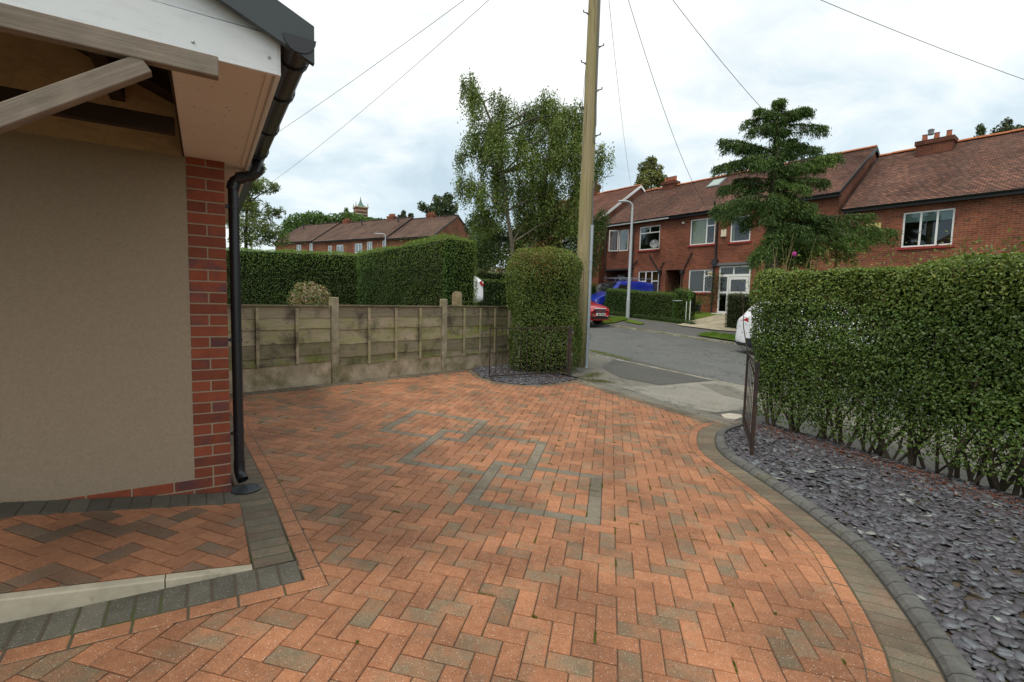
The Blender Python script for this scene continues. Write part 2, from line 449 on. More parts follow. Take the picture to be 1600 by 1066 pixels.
def f_fenceboard(t):
    p = t('ShaderNodeTexCoord').outputs['Object']; g = t.pos(); oi = t('ShaderNodeObjectInfo'); s = t('ShaderNodeSeparateColor', {0: oi.outputs['Color']})
    along = t('ShaderNodeSeparateXYZ', {0: p})
    q = t('ShaderNodeCombineXYZ', {0: t.math('MULTIPLY', along.outputs[0], 2.2), 1: t.math('MULTIPLY', oi.outputs['Random'], 50.), 2: t.math('MULTIPLY', along.outputs[2], 55.)}).outputs[0]
    qw = t('ShaderNodeVectorMath', {0: q, 1: t('ShaderNodeVectorMath', {0: t.noise(g, 5, 2, out=1), 1: (1.5, 0, 5.)}, operation='MULTIPLY').outputs[0]}, operation='ADD').outputs[0]
    gr = t.noise(qw, 1.0, 5, .65)
    c = t.mix(gr, (.15, .12, .078), (.48, .405, .285))
    c = t.mix(t.math('MULTIPLY', t.ramp(t.noise(t.scaled(g, (1, 1, 2.2)), 2.6, 5, .65), [(.40, 0.), (.60, 1.)]), s.outputs[0]), c, (.19, .21, .05))
    kn = t('ShaderNodeTexVoronoi', {'Vector': t.scaled(p, (2.1, 0, 5)), 'Scale': 1.0}); 
    c = t.mix(t.ramp(kn.outputs['Distance'], [(.03, .8), (.10, 0.)]), c, (.045, .034, .022))
    c = t.mix(t.math('MULTIPLY', t.ramp(t.noise(g, 3.1, 5, .7), [(.5, 0.), (.68, .75)]), 1.), c, (.042, .034, .026))
    c = t.mix(1., c, t('ShaderNodeCombineColor', {0: s.outputs[1], 1: s.outputs[1], 2: s.outputs[1]}), 'MULTIPLY')
    principled(t, c, .9, t.bump(gr, .8, .006), spec=.25)
M_('fence_board', f_fenceboard)
def f_conc(a, b, moss=0., sc=14, agg=0.):
    def fn(t):
        p = t.pos(); c = t.mix(t.noise(p, sc, 5, .65), a, b)
        c = t.mix(.6, c, t.ramp(t.noise(p, 2.2, 5, .7), [(.36, .6), (.62, 1.15)]), 'MULTIPLY')
        h = t.noise(p, 150, 4, .7)
        if agg:
            v = t('ShaderNodeTexVoronoi', {'Vector': p, 'Scale': 95.0}); c = t.mix(agg, c, t.ramp(v.outputs['Distance'], [(.1, 1.5), (.55, .4)]), 'MULTIPLY'); h = v.outputs['Distance']
        if moss: c = t.mix(t.ramp(t.noise(p, 2.8, 5, .7), [(.62-moss*.25, 0.), (.74-moss*.1, .8)]), c, (.105, .10, .03))
        principled(t, c, .92, t.bump(h, .6, .004), spec=.25)
    return fn
M_('kerb_concrete', f_conc((.36, .315, .225), (.56, .505, .385), .15))
M_('fence_concrete', f_conc((.33, .28, .19), (.56, .49, .36), .8, 10, .5))
M_('gravelboard', f_conc((.30, .235, .15), (.66, .55, .40), .7, 5, .2))
M_('edging_block', f_conc((.065, .065, .06), (.185, .183, .168), .12, 34))
M_('street_kerb', f_conc((.26, .25, .2), (.44, .42, .35), .8, 12))
M_('drive_concrete', f_conc((.33, .29, .20), (.46, .41, .30), .1, 6))
M_('stump_concrete', f_conc((.26, .2, .12), (.40, .32, .2), .4, 12))
def f_asphalt(a, b, fleck=.3, crack=.0, lich=.0):
    def fn(t):
        p = t.pos(); c = t.mix(t.noise(p, 1.1, 6, .7), a, b)
        v = t('ShaderNodeTexVoronoi', {'Vector': p, 'Scale': 75.0}); r = t('ShaderNodeSeparateColor', {0: v.outputs['Color']}).outputs[0]
        c = t.mix(fleck, c, t.ramp(r, [(0., .55), (.6, 1.), (1., 1.9)]), 'MULTIPLY')
        c = t.mix(t.ramp(t.noise(p, 4.5, 5, .75), [(.62, 0.), (.72, .35)]), c, (.24, .22, .18))
        if crack:
            v2 = t('ShaderNodeTexVoronoi', {'Vector': t('ShaderNodeVectorMath', {0: p, 1: t.noise(p, 2., 4, out=1)}, operation='ADD').outputs[0], 'Scale': .7}, feature='DISTANCE_TO_EDGE')
            c = t.mix(t.ramp(v2.outputs[0], [(0., crack), (.02, 0.)]), c, (.02, .02, .018))
        if lich: c = t.mix(t.ramp(t.noise(p, 1.7, 6, .75), [(.54, 0.), (.66, lich)]), c, (.10, .10, .035))
        principled(t, c, .88, t.bump(v.outputs['Distance'], .5, .006), spec=.35)
    return fn
M_('road', f_asphalt((.085, .09, .086), (.16, .163, .152), .6, .6))
M_('asphalt_old', f_asphalt((.105, .10, .083), (.225, .213, .175), .5, .6, .35))
M_('asphalt_pale', f_asphalt((.17, .165, .14), (.32, .305, .255), .4, .5, .35))
M_('asphalt_dark', f_asphalt((.062, .062, .058), (.115, .113, .10), .45, .2))
M_('far_pavement', f_asphalt((.088, .085, .08), (.135, .13, .12), .3, .3, .12))
def f_soil(t):
    p = t.pos(); c = t.mix(t.noise(p, 24, 5, .7), (.028, .02, .013), (.085, .06, .04)); principled(t, c, .95, t.bump(t.noise(p, 60, 4), .8, .01))
M_('soil', f_soil)
def f_grass(t):
    p = t.pos(); c = t.mix(t.noise(p, 5, 6, .7), (.05, .09, .012), (.15, .22, .03)); principled(t, c, .9, t.bump(t.noise(p, 70, 4), .9, .02), spec=.2)
M_('grass', f_grass)
def f_terrain(t):
    p = t.pos(); c = t.mix(t.noise(p, .3, 6, .7), (.04, .065, .015), (.075, .10, .03)); principled(t, c, .95)
M_('terrain', f_terrain)
def f_slate(t):
    c = attr(t); p = t.pos()
    c = t.mix(.6, c, t.ramp(t.noise(p, 45, 4, .65), [(.35, .68), (.65, 1.3)]), 'MULTIPLY')
    principled(t, c, .55, t.bump(t.noise(p, 120, 3), .35, .003), spec=.5)
M_('slate', f_slate)
def f_leaf(transl=.25, rough=.5, spec=.4):
    def fn(t):
        c = attr(t)
        p = t('ShaderNodeBsdfPrincipled', {'Base Color': c, 'Roughness': rough, 'Specular IOR Level': spec})
        tr = t('ShaderNodeBsdfTranslucent', {0: t.mix(1., c, (1.3, 1.5, .6), 'MULTIPLY')})
        mx = t('ShaderNodeMixShader', {0: transl, 1: p.outputs[0], 2: tr.outputs[0]}); t('ShaderNodeOutputMaterial', {0: mx.outputs[0]})
    return fn
M_('leaf', f_leaf()); M_('leaf_gloss', f_leaf(.22, .48, .4)); M_('needle', f_leaf(.12, .6, .3)); M_('dead_leaf', f_leaf(.1, .8, .2))
M_('bark', f_conc((.05, .038, .026), (.12, .095, .065), .15, 20))
M_('birch_bark', f_conc((.06, .05, .035), (.18, .16, .12), 0, 9))
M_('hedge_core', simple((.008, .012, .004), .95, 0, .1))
M_('black_plastic', simple((.014, .0165, .020), .33, 0, .5, .25, 4))
M_('grey_verge', simple((.040, .050, .056), .42, 0, .5, .12, 5))
M_('black_paint', simple((.012, .012, .013), .5, 0, .5))
M_('red_sill', simple((.28, .03, .022), .6, 0, .4, .2))
M_('white_paint', simple((.74, .74, .72), .45, 0, .5, .06, 3))
M_('cream', simple((.62, .55, .40), .7))
M_('yellow_sign', simple((.55, .45, .16), .6))
M_('curtain', simple((.62, .60, .38), .85, 0, .2, .12, 9))
M_('brown_curtain', simple((.30, .12, .035), .85, 0, .2, .15, 9))
M_('room', simple((.030, .026, .022), .9, 0, .2))
M_('blind', simple((.34, .42, .38), .8, 0, .2, .05))
M_('blue_cloth', simple((.03, .04, .16), .8))
M_('lead', simple((.16, .165, .17), .55, .3, .5))
M_('terracotta', simple((.33, .11, .055), .8, 0, .3, .2, 12))
M_('ridge_tile', simple((.42, .15, .065), .85, 0, .3, .35, 5))
M_('galvanised', simple((.36, .41, .44), .5, .55, .5, .22, 9))
M_('lamp_grey', simple((.42, .46, .47), .5, .25, .5, .1, 5))
M_('steel', simple((.5, .5, .5), .4, .8))
def f_rust(t):
    p = t.pos(); f = t.ramp(t.noise(p, 9, 5, .7), [(.42, 0.), (.62, 1.)]); c = t.mix(f, (.022, .021, .020), (.060, .032, .022)); principled(t, c, .75, t.bump(t.noise(p, 120, 4), .5, .002), spec=.35)
M_('rusty_iron', f_rust)
M_('cable', simple((.12, .125, .13), .6)); M_('dark_step', simple((.07, .065, .055), .6, .5))
def f_pole(t):
    p = t('ShaderNodeTexCoord').outputs['Object']; g = t.noise(t.scaled(p, (26, 26, 1.1)), 1., 5, .65)
    c = t.mix(g, (.11, .085, .045), (.47, .395, .23))
    c = t.mix(t.ramp(t.noise(t.scaled(p, (5, 5, .5)), 1., 4), [(.44, 0.), (.64, .6)]), c, (.26, .24, .08))
    z = t('ShaderNodeSeparateXYZ', {0: p}).outputs[2]
    low = t.math('SUBTRACT', 1., t.math('DIVIDE', z, 2.2), clamp=True)
    c = t.mix(t.math('MULTIPLY', low, .75), c, (.06, .048, .022))
    cr = t.ramp(t.noise(t.scaled(p, (40, 40, .7)), 1., 2, .4), [(.64, 0.), (.67, .8)]); c = t.mix(cr, c, (.03, .022, .012))
    principled(t, c, .85, t.bump(g, .6, .006), spec=.3)
M_('pole_wood', f_pole); M_('cement_stain', f_conc((.40, .36, .29), (.62, .57, .48), 0, 9))
def f_carpaint(col):
    def fn(t): principled(t, (*col, 1), .28, None, 0., .5, **{'Coat Weight': .6, 'Coat Roughness': .06})
    return fn
M_('red_paint', f_carpaint((.40, .006, .012))); M_('blue_paint', f_carpaint((.012, .03, .33))); M_('car_white', f_carpaint((.72, .74, .76)))
M_('tyre', simple((.012, .012, .012), .8)); M_('rim', simple((.35, .36, .38), .35, .7)); M_('trim', simple((.02, .02, .021), .5))
M_('plate_white', simple((.72, .72, .70), .4)); M_('plate_yellow', simple((.7, .5, .04), .4)); M_('ink', simple((.01, .01, .01), .5))
M_('tail_red', simple((.42, .01, .01), .2, 0, .6)); M_('lamp_clear', simple((.55, .57, .58), .12, 0, .8)); M_('chrome', simple((.6, .6, .62), .15, 1.))
def f_glass(t):
    fr = t('ShaderNodeFresnel', {0: 1.5}); g = t('ShaderNodeBsdfGlossy', {0: (.9, .95, 1, 1), 1: .02}); tr = t('ShaderNodeBsdfTransparent', {0: (.82, .86, .85, 1)})
    f = t.math('MULTIPLY_ADD', fr.outputs[0], 0.8, .01, clamp=True)
    mx = t('ShaderNodeMixShader', {0: f, 1: tr.outputs[0], 2: g.outputs[0]}); t('ShaderNodeOutputMaterial', {0: mx.outputs[0]})
M_('glass', f_glass)
def f_darkglass(t):
    principled(t, (.012, .015, .017, 1), .14, None, 0., .6)
M_('dark_glass', f_darkglass)
M_('copper_green', simple((.12, .2, .17), .7)); M_('petal', simple((.35, .02, .2), .6)); M_('moss', f_leaf(.2, .8, .2))
M_('pale_sand', simple((.20, .15, .095), .95, 0, .2, .3, 40))
# ------------------------------------------------------------------ paving
def inset(P, d):
    """inset a convex polygon of 3D points lying close to the paving plane"""
    n = len(P); out = []
    for i in range(n):
        a, b, c = P[i-1], P[i], P[(i+1) % n]
        e1 = (b-a).normalized(); e2 = (c-b).normalized()
        n1 = DN.cross(e1); n2 = DN.cross(e2); k = 1+n1.dot(n2)
        out.append(b+(n1+n2)*(d/max(k, .3)))
    return out
def block(mb, P, top, depth=.05, gap=.0022, ch=.0045, col=None, nrm=None):
    nrm = nrm or DN
    if (P[1]-P[0]).cross(P[2]-P[1]).dot(DN) < 0: P = P[::-1]
    A = inset(P, gap); B = inset(P, gap+ch); n = len(P)
    V = [p-nrm*depth for p in A]+[p+nrm*(top-ch*.8) for p in A]+[p+nrm*top for p in B]
    F = [tuple(range(2*n, 3*n))]
    for i in range(n):
        j = (i+1) % n
        F += [(i, j, n+j, n+i), (n+i, n+j, 2*n+j, 2*n+i)]
    return mb.raw(V, F, col)
def tint_mix():
    r = random.random()
    f = -.26+random.gauss(0, .26) if r < .58 else (.15+random.gauss(0, .2) if r < .85 else .7)
    return (max(-1, min(1, f)), random.uniform(.82, 1.14), 0.)
def enc(c): return (max(0., c[0]*.5+.5), c[1], c[2])
# the blend is stored 0..1 and used as an offset, so 0.5 is neutral
def in_poly(x, y, P):
    c = False; n = len(P)
    for i in range(n):
        x1, y1 = P[i]; x2, y2 = P[i-1]
        if (y1 > y) != (y2 > y) and x < (x2-x1)*(y-y1)/(y2-y1)+x1: c = not c
    return c
C0 = Vector((-1.96287, 3.32911, 0.)); E1 = Vector((.844, .536, 0)); E2 = Vector((-.536, .844, 0))
def BP(a, b, z=None):
    p = C0+E1*a+E2*b
    p.z = zd(p.x, p.y) if z is None else z
    return p
def onD(p, h=0.): return Vector((p[0], p[1], zd(p[0], p[1])))+DN*h

KL = [drv(*p) for p in ((1153, 665), (1125, 673.5), (1117.5, 684), (1120, 701), (1134, 716), (1170, 740), (1210, 766), (1248, 793), (1294, 828), (1340, 866), (1396, 936), (1440, 1000), (1478, 1066))]
KL += [Vector((1.62, 1.5, 0)), Vector((1.2, .95, 0)), Vector((.6, .3, 0))]
KL = [onD(p) for p in KL]
SIDE = [BP(.373, -1.404), BP(.32, 0.), BP(.246, 1.18), BP(.187, 2.19), BP(.125, 2.95)]
FRONT = [drv(899, 595.5), drv(1019, 630), drv(1115, 661)]           # inner edge of the border at the pavement
FP1 = Vector((-2.77, 7.49)); FP2 = Vector((-1.34, 9.37)); FD = (FP2-FP1).normalized(); FN = Vector((FD.y, -FD.x))
FP0 = FP1-FD*2.36; FP3 = FP2+FD*2.36
ARC2 = [drv(*p) for p in ((738, 579), (752, 590), (775, 597), (805, 601), (840, 602), (870, 599), (902, 594))]   # slate bed by the left gate
fence_in = [FP0-FD*1.0+FN*.2, FP2+FD*.55+FN*.2]
field = [(BP(-3.4, -1.34).x, BP(-3.4, -1.34).y), (BP(.29, -1.34).x, BP(.29, -1.34).y)]
for p in SIDE[1:]: field.append((p.x-.09*E1.x, p.y-.09*E1.y))
field += [(fence_in[0].x, fence_in[0].y), (fence_in[1].x, fence_in[1].y)]
field += [(p.x, p.y) for p in ARC2[1:]]+[(p.x, p.y) for p in FRONT]
Ks = arc(KL, .1)
def offs(P, d):
    out = []
    for i, p in enumerate(P):
        t = (P[min(i+1, len(P)-1)]-P[max(0, i-1)]); t.z = 0; t.normalize(); out.append(onD(p+Vector((t.y, -t.x, 0))*d))
    return out
inner = offs(Ks, .205)
field += [(p.x, p.y) for p in inner]
field += [(.4, -.9), (-4.2, -.9), (-4.4, .3)]

sheet = MB()
big = [Vector((-9, -3, 0)), Vector((5.4, -3, 0)), Vector((5.4, 3.5, 0)), Vector((3.32, 6.45, 0)), Vector((.9, 10.2, 0)), Vector((-.5, 11.2, 0)), Vector((-5.5, 4.1, 0)), Vector((-9, 1, 0))]
sheet.poly([onD(p, -.008) for p in big])
driveway = struct('driveway', sheet, 'joint_sand', label='orange and grey herringbone block paved driveway')
def band_cell(i, j):
    for (u0, v0, n) in ((0, 0, 10), (-8, 6, 12), (-14, 14, 10)):
        a, b = i-u0, j-v0
        if 0 <= a < n and 0 <= b < n and (a in (0, n-1) or b in (0, n-1)): return (u0, v0, n)
    return None
blocks = []
def add_block(u0, v0, u1, v1, tint):
    c = grid((u0+u1)/2, (v0+v1)/2)
    if not in_poly(c.x, c.y, field): return
    blocks.append((u0, v0, u1, v1, tint, c))
for i in range(-140, 140):
    for j in range(-140, 140):
        a, b = 8+i+j, -10+i-3*j
        if not (-75 < a < 75 and -75 < b < 100): continue
        for cells in (((a, b), (a+1, b)), ((a+1, b-2), (a+1, b-1))):
            keep = [c for c in cells if not band_cell(*c)]
            if not keep: continue
            u0 = min(c[0] for c in keep); v0 = min(c[1] for c in keep); u1 = max(c[0] for c in keep)+1; v1 = max(c[1] for c in keep)+1
            c = grid((u0+u1)/2, (v0+v1)/2)
            if not (-6 < c.x < 5 and -1.2 < c.y < 12): continue
            random.seed(int((u0*7919+v0*104729+u1*31) % 999983)); add_block(u0, v0, u1, v1, enc(tint_mix()))
random.seed(5)
GREYB = lambda: (.9, random.uniform(.84, 1.08), .8)
done = set()
for (u0, v0, n) in ((0, 0, 10), (-8, 6, 12), (-14, 14, 10)):
    runs = [(u0+k, v0, 2, 1) for k in range(0, n, 2)]+[(u0+k, v0+n-1, 2, 1) for k in range(0, n, 2)]
    runs += [(u0, v0+k, 1, 2) for k in range(1, n-1, 2)]+[(u0+n-1, v0+k, 1, 2) for k in range(1, n-1, 2)]
    for (u, v, du, dv) in runs:
        cells = [(u+x, v+y) for x in range(du) for y in range(dv)]
        cells = [c for c in cells if c not in done]
        if not cells: continue
        done.update(cells)
        a0 = min(c[0] for c in cells); b0 = min(c[1] for c in cells)
        add_block(a0, b0, max(c[0] for c in cells)+1, max(c[1] for c in cells)+1, GREYB())
def apx(c):
    d = c.y*cos(PIT)-(c.z-HC)*sin(PIT)
    if d < .3: return 0
    x = c.x/d*FOC; y = -(c.y*sin(PIT)+(c.z-HC)*cos(PIT))/d*FOC
    return 1/d**3 if abs(x) < 790 and abs(y) < 528 else 0
blocks.sort(key=lambda b: -apx(b[5]))
cache = {}
ang = Matrix((( GU.normalized().x, GV.normalized().x, DN.x, 0), (GU.normalized().y, GV.normalized().y, DN.y, 0), (GU.normalized().z, GV.normalized().z, DN.z, 0), (0, 0, 0, 1)))
def flatblock(w, h):
    mb = MB(); A = [Vector((-w/2, -h/2, 0)), Vector((w/2, -h/2, 0)), Vector((w/2, h/2, 0)), Vector((-w/2, h/2, 0))]
    g, ch = .0024, .0045
    def ins(d): return [Vector((p.x-(d if p.x > 0 else -d), p.y-(d if p.y > 0 else -d), 0)) for p in A]
    lo, mid, hi = ins(g), ins(g), ins(g+ch)
    V = [p+Vector((0, 0, -.05)) for p in lo]+[p+Vector((0, 0, -ch*.8)) for p in mid]+hi
    F = [(8, 9, 10, 11)]
    for i in range(4):
        j = (i+1) % 4; F += [(i, j, 4+j, 4+i), (4+i, 4+j, 8+j, 8+i)]
    mb.raw(V, F); me = mb.mesh('paver'); me.materials.append(PAV_O); return me
stuffb = MB(); random.seed(21)
for k, (u0, v0, u1, v1, tn, c) in enumerate(blocks):
    jit = random.uniform(-.0012, .0012)
    if k < 300:
        key = (u1-u0, v1-v0)
        if key not in cache: cache[key] = flatblock(key[0]*.1, key[1]*.1)
        tl = Matrix.Rotation(random.gauss(0, .004), 4, 'X')@Matrix.Rotation(random.gauss(0, .004), 4, 'Y')@Matrix.Rotation(random.gauss(0, .004), 4, 'Z')
        put('paver', cache[key], Matrix.Translation(c+DN*jit)@ang@tl, driveway, None, tn)
    else:
        P = [grid(*q) for q in ((u0, v0), (u1, v0), (u1, v1), (u0, v1))]
        a = DN+Vector((random.gauss(0, .004), random.gauss(0, .004), 0))
        block(stuffb, P, jit, gap=.0024, col=tn, nrm=a)
obj('paver_field', stuffb, PAV_A, driveway, 'stuff')

# borders: a sand bed strip, then the border blocks standing a few millimetres proud
def strip(mb, P, Q, h):
    for i in range(len(P)-1): mb.poly([onD(P[i], h), onD(P[i+1], h), onD(Q[i+1], h), onD(Q[i], h)])
def ribbon(P, o0, o1, piece, tintf, top=.005, under=.0018, name='border_block', skip=None):
    S = arc(P, piece); A = offs(S, o0); B = offs(S, o1)
    mb = MB(); strip(mb, A, B, under); obj('border_bedding', mb, 'joint_sand', driveway)
    for i in range(len(S)-1):
        if skip and skip(S[i]): continue
        q = MB(); block(q, [A[i], A[i+1], B[i+1], B[i]], top+random.uniform(-.001, .001), depth=.02, gap=.0036, ch=.006)
        obj(name, q, PAV_O, driveway, color=tintf())
BUFF = lambda: (.92, random.uniform(.66, .90), .55, .6)
ORNG = lambda: (enc((random.gauss(-.55, .22), 1, 0))[0], random.uniform(.9, 1.12), 0.)
DARKG = lambda: (.95, random.uniform(.62, .9), 1.)
behind = lambda p: p.y < 1.35
ribbon(KL, .0, .2, .1, BUFF, skip=behind)
ribbon(KL, .2, .3, .2, ORNG, top=.0045, under=.0014, skip=behind)
ribbon(SIDE, .0, -.1, .2, ORNG, top=.0045, under=.0014)
ribbon([BP(.255, -1.09), BP(.225, 0.), BP(.15, 1.18), BP(.09, 2.19), BP(.03, 2.9)], .0, -.2, .1, BUFF)
ribbon([BP(-3.2, -1.40), BP(.37, -1.405)], .0, -.1, .2, ORNG, top=.0048, under=.0014)
ribbon([BP(-3.2, -1.30), BP(.262, -1.305)], .0, -.205, .1, DARKG)
fl = [Vector((*(FP0-FD*1.0+FN*.04), 0)), Vector((*(FP2+FD*.62+FN*.04), 0))]
ribbon(fl, .0, .2, .1, BUFF)
ribbon(ARC2, .0, .11, .2, BUFF)
FR2 = [drv(895, 597), drv(1017, 634), drv(1118, 665.5), drv(1135, 672)]
ribbon(FR2, .0, -.2, .1, BUFF)
ribbon(FR2, -.2, -.31, .2, lambda: (.9, random.uniform(.9, 1.1), 1.))

# upstand kerb round the slate bed: bull-nosed dark blocks
kerb = thing('bed_edging', 'curved raised edging of dark bull-nosed kerb blocks round the slate bed', 'edging', onD(KL[4]))
S = arc(KL, .125); A = offs(S, -.002); Bm = offs(S, -.05); Bo = offs(S, -.10)
for i in range(len(S)-1):
    if S[i].y < 1.3: continue
    q = MB(); g = .035; a0, a1 = A[i].lerp(A[i+1], g), A[i+1].lerp(A[i], g); m0, m1 = Bm[i].lerp(Bm[i+1], g), Bm[i+1].lerp(Bm[i], g); o0, o1 = Bo[i].lerp(Bo[i+1], g), Bo[i+1].lerp(Bo[i], g)
    jz = random.uniform(-.003, .003); prof = lambda a, m, o: [a+DN*-.03, a+DN*(.018+jz), a.lerp(m, .35)+DN*(.043+jz), m+DN*(.056+jz), m.lerp(o, .6)+DN*(.058+jz), o+DN*(.05+jz), o+DN*-.03]
    p, r = prof(a0, m0, o0), prof(a1, m1, o1); n = len(p)
    q.raw(p+r, [tuple(range(n)), tuple(range(n, 2*n))[::-1]]+[(k, n+k, n+(k+1) % n, (k+1) % n) for k in range(n)])
    obj('edging_block', q, 'edging_block', kerb)

# raised ramp in front of the building, its pale concrete edging
def rampz(a): return max(0., (.05-a))*.105
def RP(a, b, h=0.): p = BP(a, b); p.z += rampz(a)+h; return p
rb = MB(); rb.poly([RP(.05, -1.03, -.006), RP(.05, -.0, -.006), RP(-3.2, -.0, -.006), RP(-3.2, -1.03, -.006)])
ramp = struct('ramp', rb, 'pale_sand', label='shallow ramp paved in red and charcoal blocks beside the wall')
random.seed(77)
def rclip(P, ax, lim, sign):
    out = []
    for i in range(len(P)):
        p, q = P[i-1], P[i]; dp, dq = (p[ax]-lim)*sign, (q[ax]-lim)*sign
        if (dp >= 0) != (dq >= 0):
            k = dp/(dp-dq); out.append((p[0]+(q[0]-p[0])*k, p[1]+(q[1]-p[1])*k))
        if dq >= 0: out.append(q)
    return out
def rblock(P2, tn):
    q = MB(); P = [RP(a, b) for a, b in P2]
    if (P[1]-P[0]).cross(P[2]-P[1]).z < 0: P = P[::-1]
    block(q, P, random.uniform(-.001, .001)+.002, depth=.02, gap=.0028, ch=.004, nrm=Vector((0, 0, 1))); obj('ramp_paver', q, PAV_O, ramp, color=tn)
ca, sa = cos(radians(45)), sin(radians(45))
for i in range(-60, 60):
    for j in range(-60, 60):
        a, b = i+j, i-3*j
        if abs(a) > 34 or abs(b) > 34: continue
        for (u0, v0, u1, v1) in ((a, b, a+2, b+1), (a+1, b-2, a+2, b)):
            P = [((u*ca-v*sa)*.1, (u*sa+v*ca)*.1-.3) for u, v in ((u0, v0), (u1, v0), (u1, v1), (u0, v1))]
            for ax, lim, sg in ((0, .048, -1), (0, -2.35, 1), (1, -1.03, 1), (1, -.205, -1)):
                if len(P) > 2: P = rclip(P, ax, lim, sg)
            if len(P) < 3: continue
            area = abs(sum(P[k-1][0]*P[k][1]-P[k][0]*P[k-1][1] for k in range(len(P))))/2
            if area < .0012: continue
            d = random.random(); cxr = sum(p[0] for p in P)/len(P)
            rblock(P, (enc((random.gauss(-.7, .2), 1, 0))[0], random.uniform(.78, 1.05), 0., .3) if d < .76 else (.66, random.uniform(.6, .85), .35, .3))
for k in range(24):
    a0 = .048-k*.1; rblock([(a0, -.2), (a0-.1, -.2), (a0-.1, -.002), (a0, -.002)], (.95, random.uniform(.45, .68), 1., .2))
edge = thing('ramp_edging', 'pale concrete edging strip tapering along the ramp by the wall', 'edging', BP(-.4, -1.06))
for a0, a1 in ((.05, -.32), (-.325, -1.24), (-1.245, -2.16), (-2.165, -3.1)):
    q = MB(); P = []
    for a in (a0, a1):
        t_ = rampz(a)+.006; P.append([BP(a, -1.105)+Vector((0, 0, -.05)), BP(a, -1.10)+Vector((0, 0, t_-.006 if t_ > .02 else t_*.5)), BP(a, -1.092)+Vector((0, 0, t_)), BP(a, -1.05)+Vector((0, 0, t_)), BP(a, -1.045)+Vector((0, 0, -.05))])
    p, r = P; q.raw(p+r, [tuple(range(5)), tuple(range(5, 10))[::-1]]+[(k, 5+k, 5+(k+1) % 5, (k+1) % 5) for k in range(5)])
    obj('edging_slab', q, 'kerb_concrete', edge)

# ------------------------------------------------------------------ terrain, pavements, road
def strips(name, svals, tvals, mat, dz, zf=None):
    mb = MB()
    for s0, s1 in zip(svals, svals[1:]):
        for t0, t1 in zip(tvals, tvals[1:]):
            mb.poly([st(s0, t0, dz), st(s0, t1, dz), st(s1, t1, dz), st(s1, t0, dz)][::-1])
    return struct(name, mb, mat)
fr = lambda a, b, n: [a+(b-a)*i/n for i in range(n+1)]
te = MB()
nx, ny = 70, 80; xs = [-260+520*(i/nx) for i in range(nx+1)]
xs = sorted(set([round(x, 2) for x in xs]+[x*1.5 for x in range(-20, 21)])); ys = sorted(set([-60, -40, -20, -10, -5]+[y*1.5 for y in range(-2, 40)]+[60+i*12 for i in range(30)]+[420, 520, 700, 1000]))
def tz(x, y):
    t = .78*x+.62*y; s = .62*x-.78*y
    g = G(x, y)-.10
    if t < 7.4:
        z2 = max(-.6, min(.6, zd(x, y)))-.16
        if y < 11.2 and x > -6 and x < 6: g = min(g, z2)
        elif t < 7.4: g = min(g, max(z2, -.8)) if y < 8 else g
    return g
ext = [(-900, 0), ]
for i in range(len(xs)-1):
    for j in range(len(ys)-1):
        te.poly([(x, y, tz(x, y)) for x, y in ((xs[i], ys[j]), (xs[i+1], ys[j]), (xs[i+1], ys[j+1]), (xs[i], ys[j+1]))])
struct('ground', te, 'terrain', smooth=True, label='rough green ground beyond the plots')
SV = fr(-75, 12, 58)
strips('road', SV, [9.95, 11.5, 13.2, 15, 16.62], 'road', -.02)
strips('near_pavement', fr(-40, 12, 40), [7.0, 7.8, 8.8, 9.80], 'asphalt_old', .0)
strips('far_pavement', SV, [16.78, 17.8, 19.0], 'far_pavement', .02)
pb_ = MB(); LA, LB = Vector((3.42, 6.62)), Vector((5.35, 2.55)); ld = (LB-LA).normalized(); ln = Vector((-ld.y, ld.x)); LA = LA-ld*.1
for k in range(24):
    def e(i): p = LA+ld*(i*.35)+ln*.30; s = .62*p.x-.78*p.y; z = zd(p.x, p.y)+.012; return Vector((p.x, p.y, z)), st(s, 7.03, .004)
    (a, b), (c, d) = e(k), e(k+1); m1, m2 = a.lerp(b, .5), c.lerp(d, .5)
    pb_.poly([a, c, d, b])
struct('pavement_back', pb_, 'asphalt_old')
# wedge of pavement between the drive's edge and the straight pavement
wm_ = MB(); e0 = [p+Vector((0, 0, .001)) for p in offs(arc([drv(870, 589)]+FR2, .3), -.27)]+[drv(1215, 690)]
for a, b in zip(e0, e0[1:]):
    def far(p): s = .62*p.x-.78*p.y; return st(s, 7.05, .004)
    wm_.poly([onD(a, .002), onD(b, .002), far(b), far(a)])
struct('pavement_edge', wm_, 'asphalt_old')
def kerbrow(name, label, t0, t1, s0, s1, step, up, mat, dips=()):
    k = thing(name, label, 'kerb', st((s0+s1)/2, t0)); s = s0
    while s < s1:
        e = min(s+step, s1); h = up
        for d0, d1 in dips:
            if d0 < (s+e)/2 < d1: h = .03
        q = MB(); a, b = s+.008, e-.008
        P = [st(a, t0, -.15), st(b, t0, -.15), st(b, t1, -.15), st(a, t1, -.15)]; T = [st(a, t0+.012, h), st(b, t0+.012, h), st(b, t1-.012, h), st(a, t1-.012, h)]
        for p in P: p.z -= .1
        q.raw(P+T, [(4, 5, 6, 7), (0, 1, 5, 4), (1, 2, 6, 5), (2, 3, 7, 6), (3, 0, 4, 7)]); obj('kerb_stone', q, mat, k); s = e
kerbrow('far_kerb', 'concrete kerb along the far side of the road', 16.62, 16.76, -45, 6, .914, .045, 'street_kerb')
kerbrow('near_kerb', 'low worn kerb between the near pavement and the road', 9.82, 9.95, -30, 6, .914, .012, 'street_kerb')
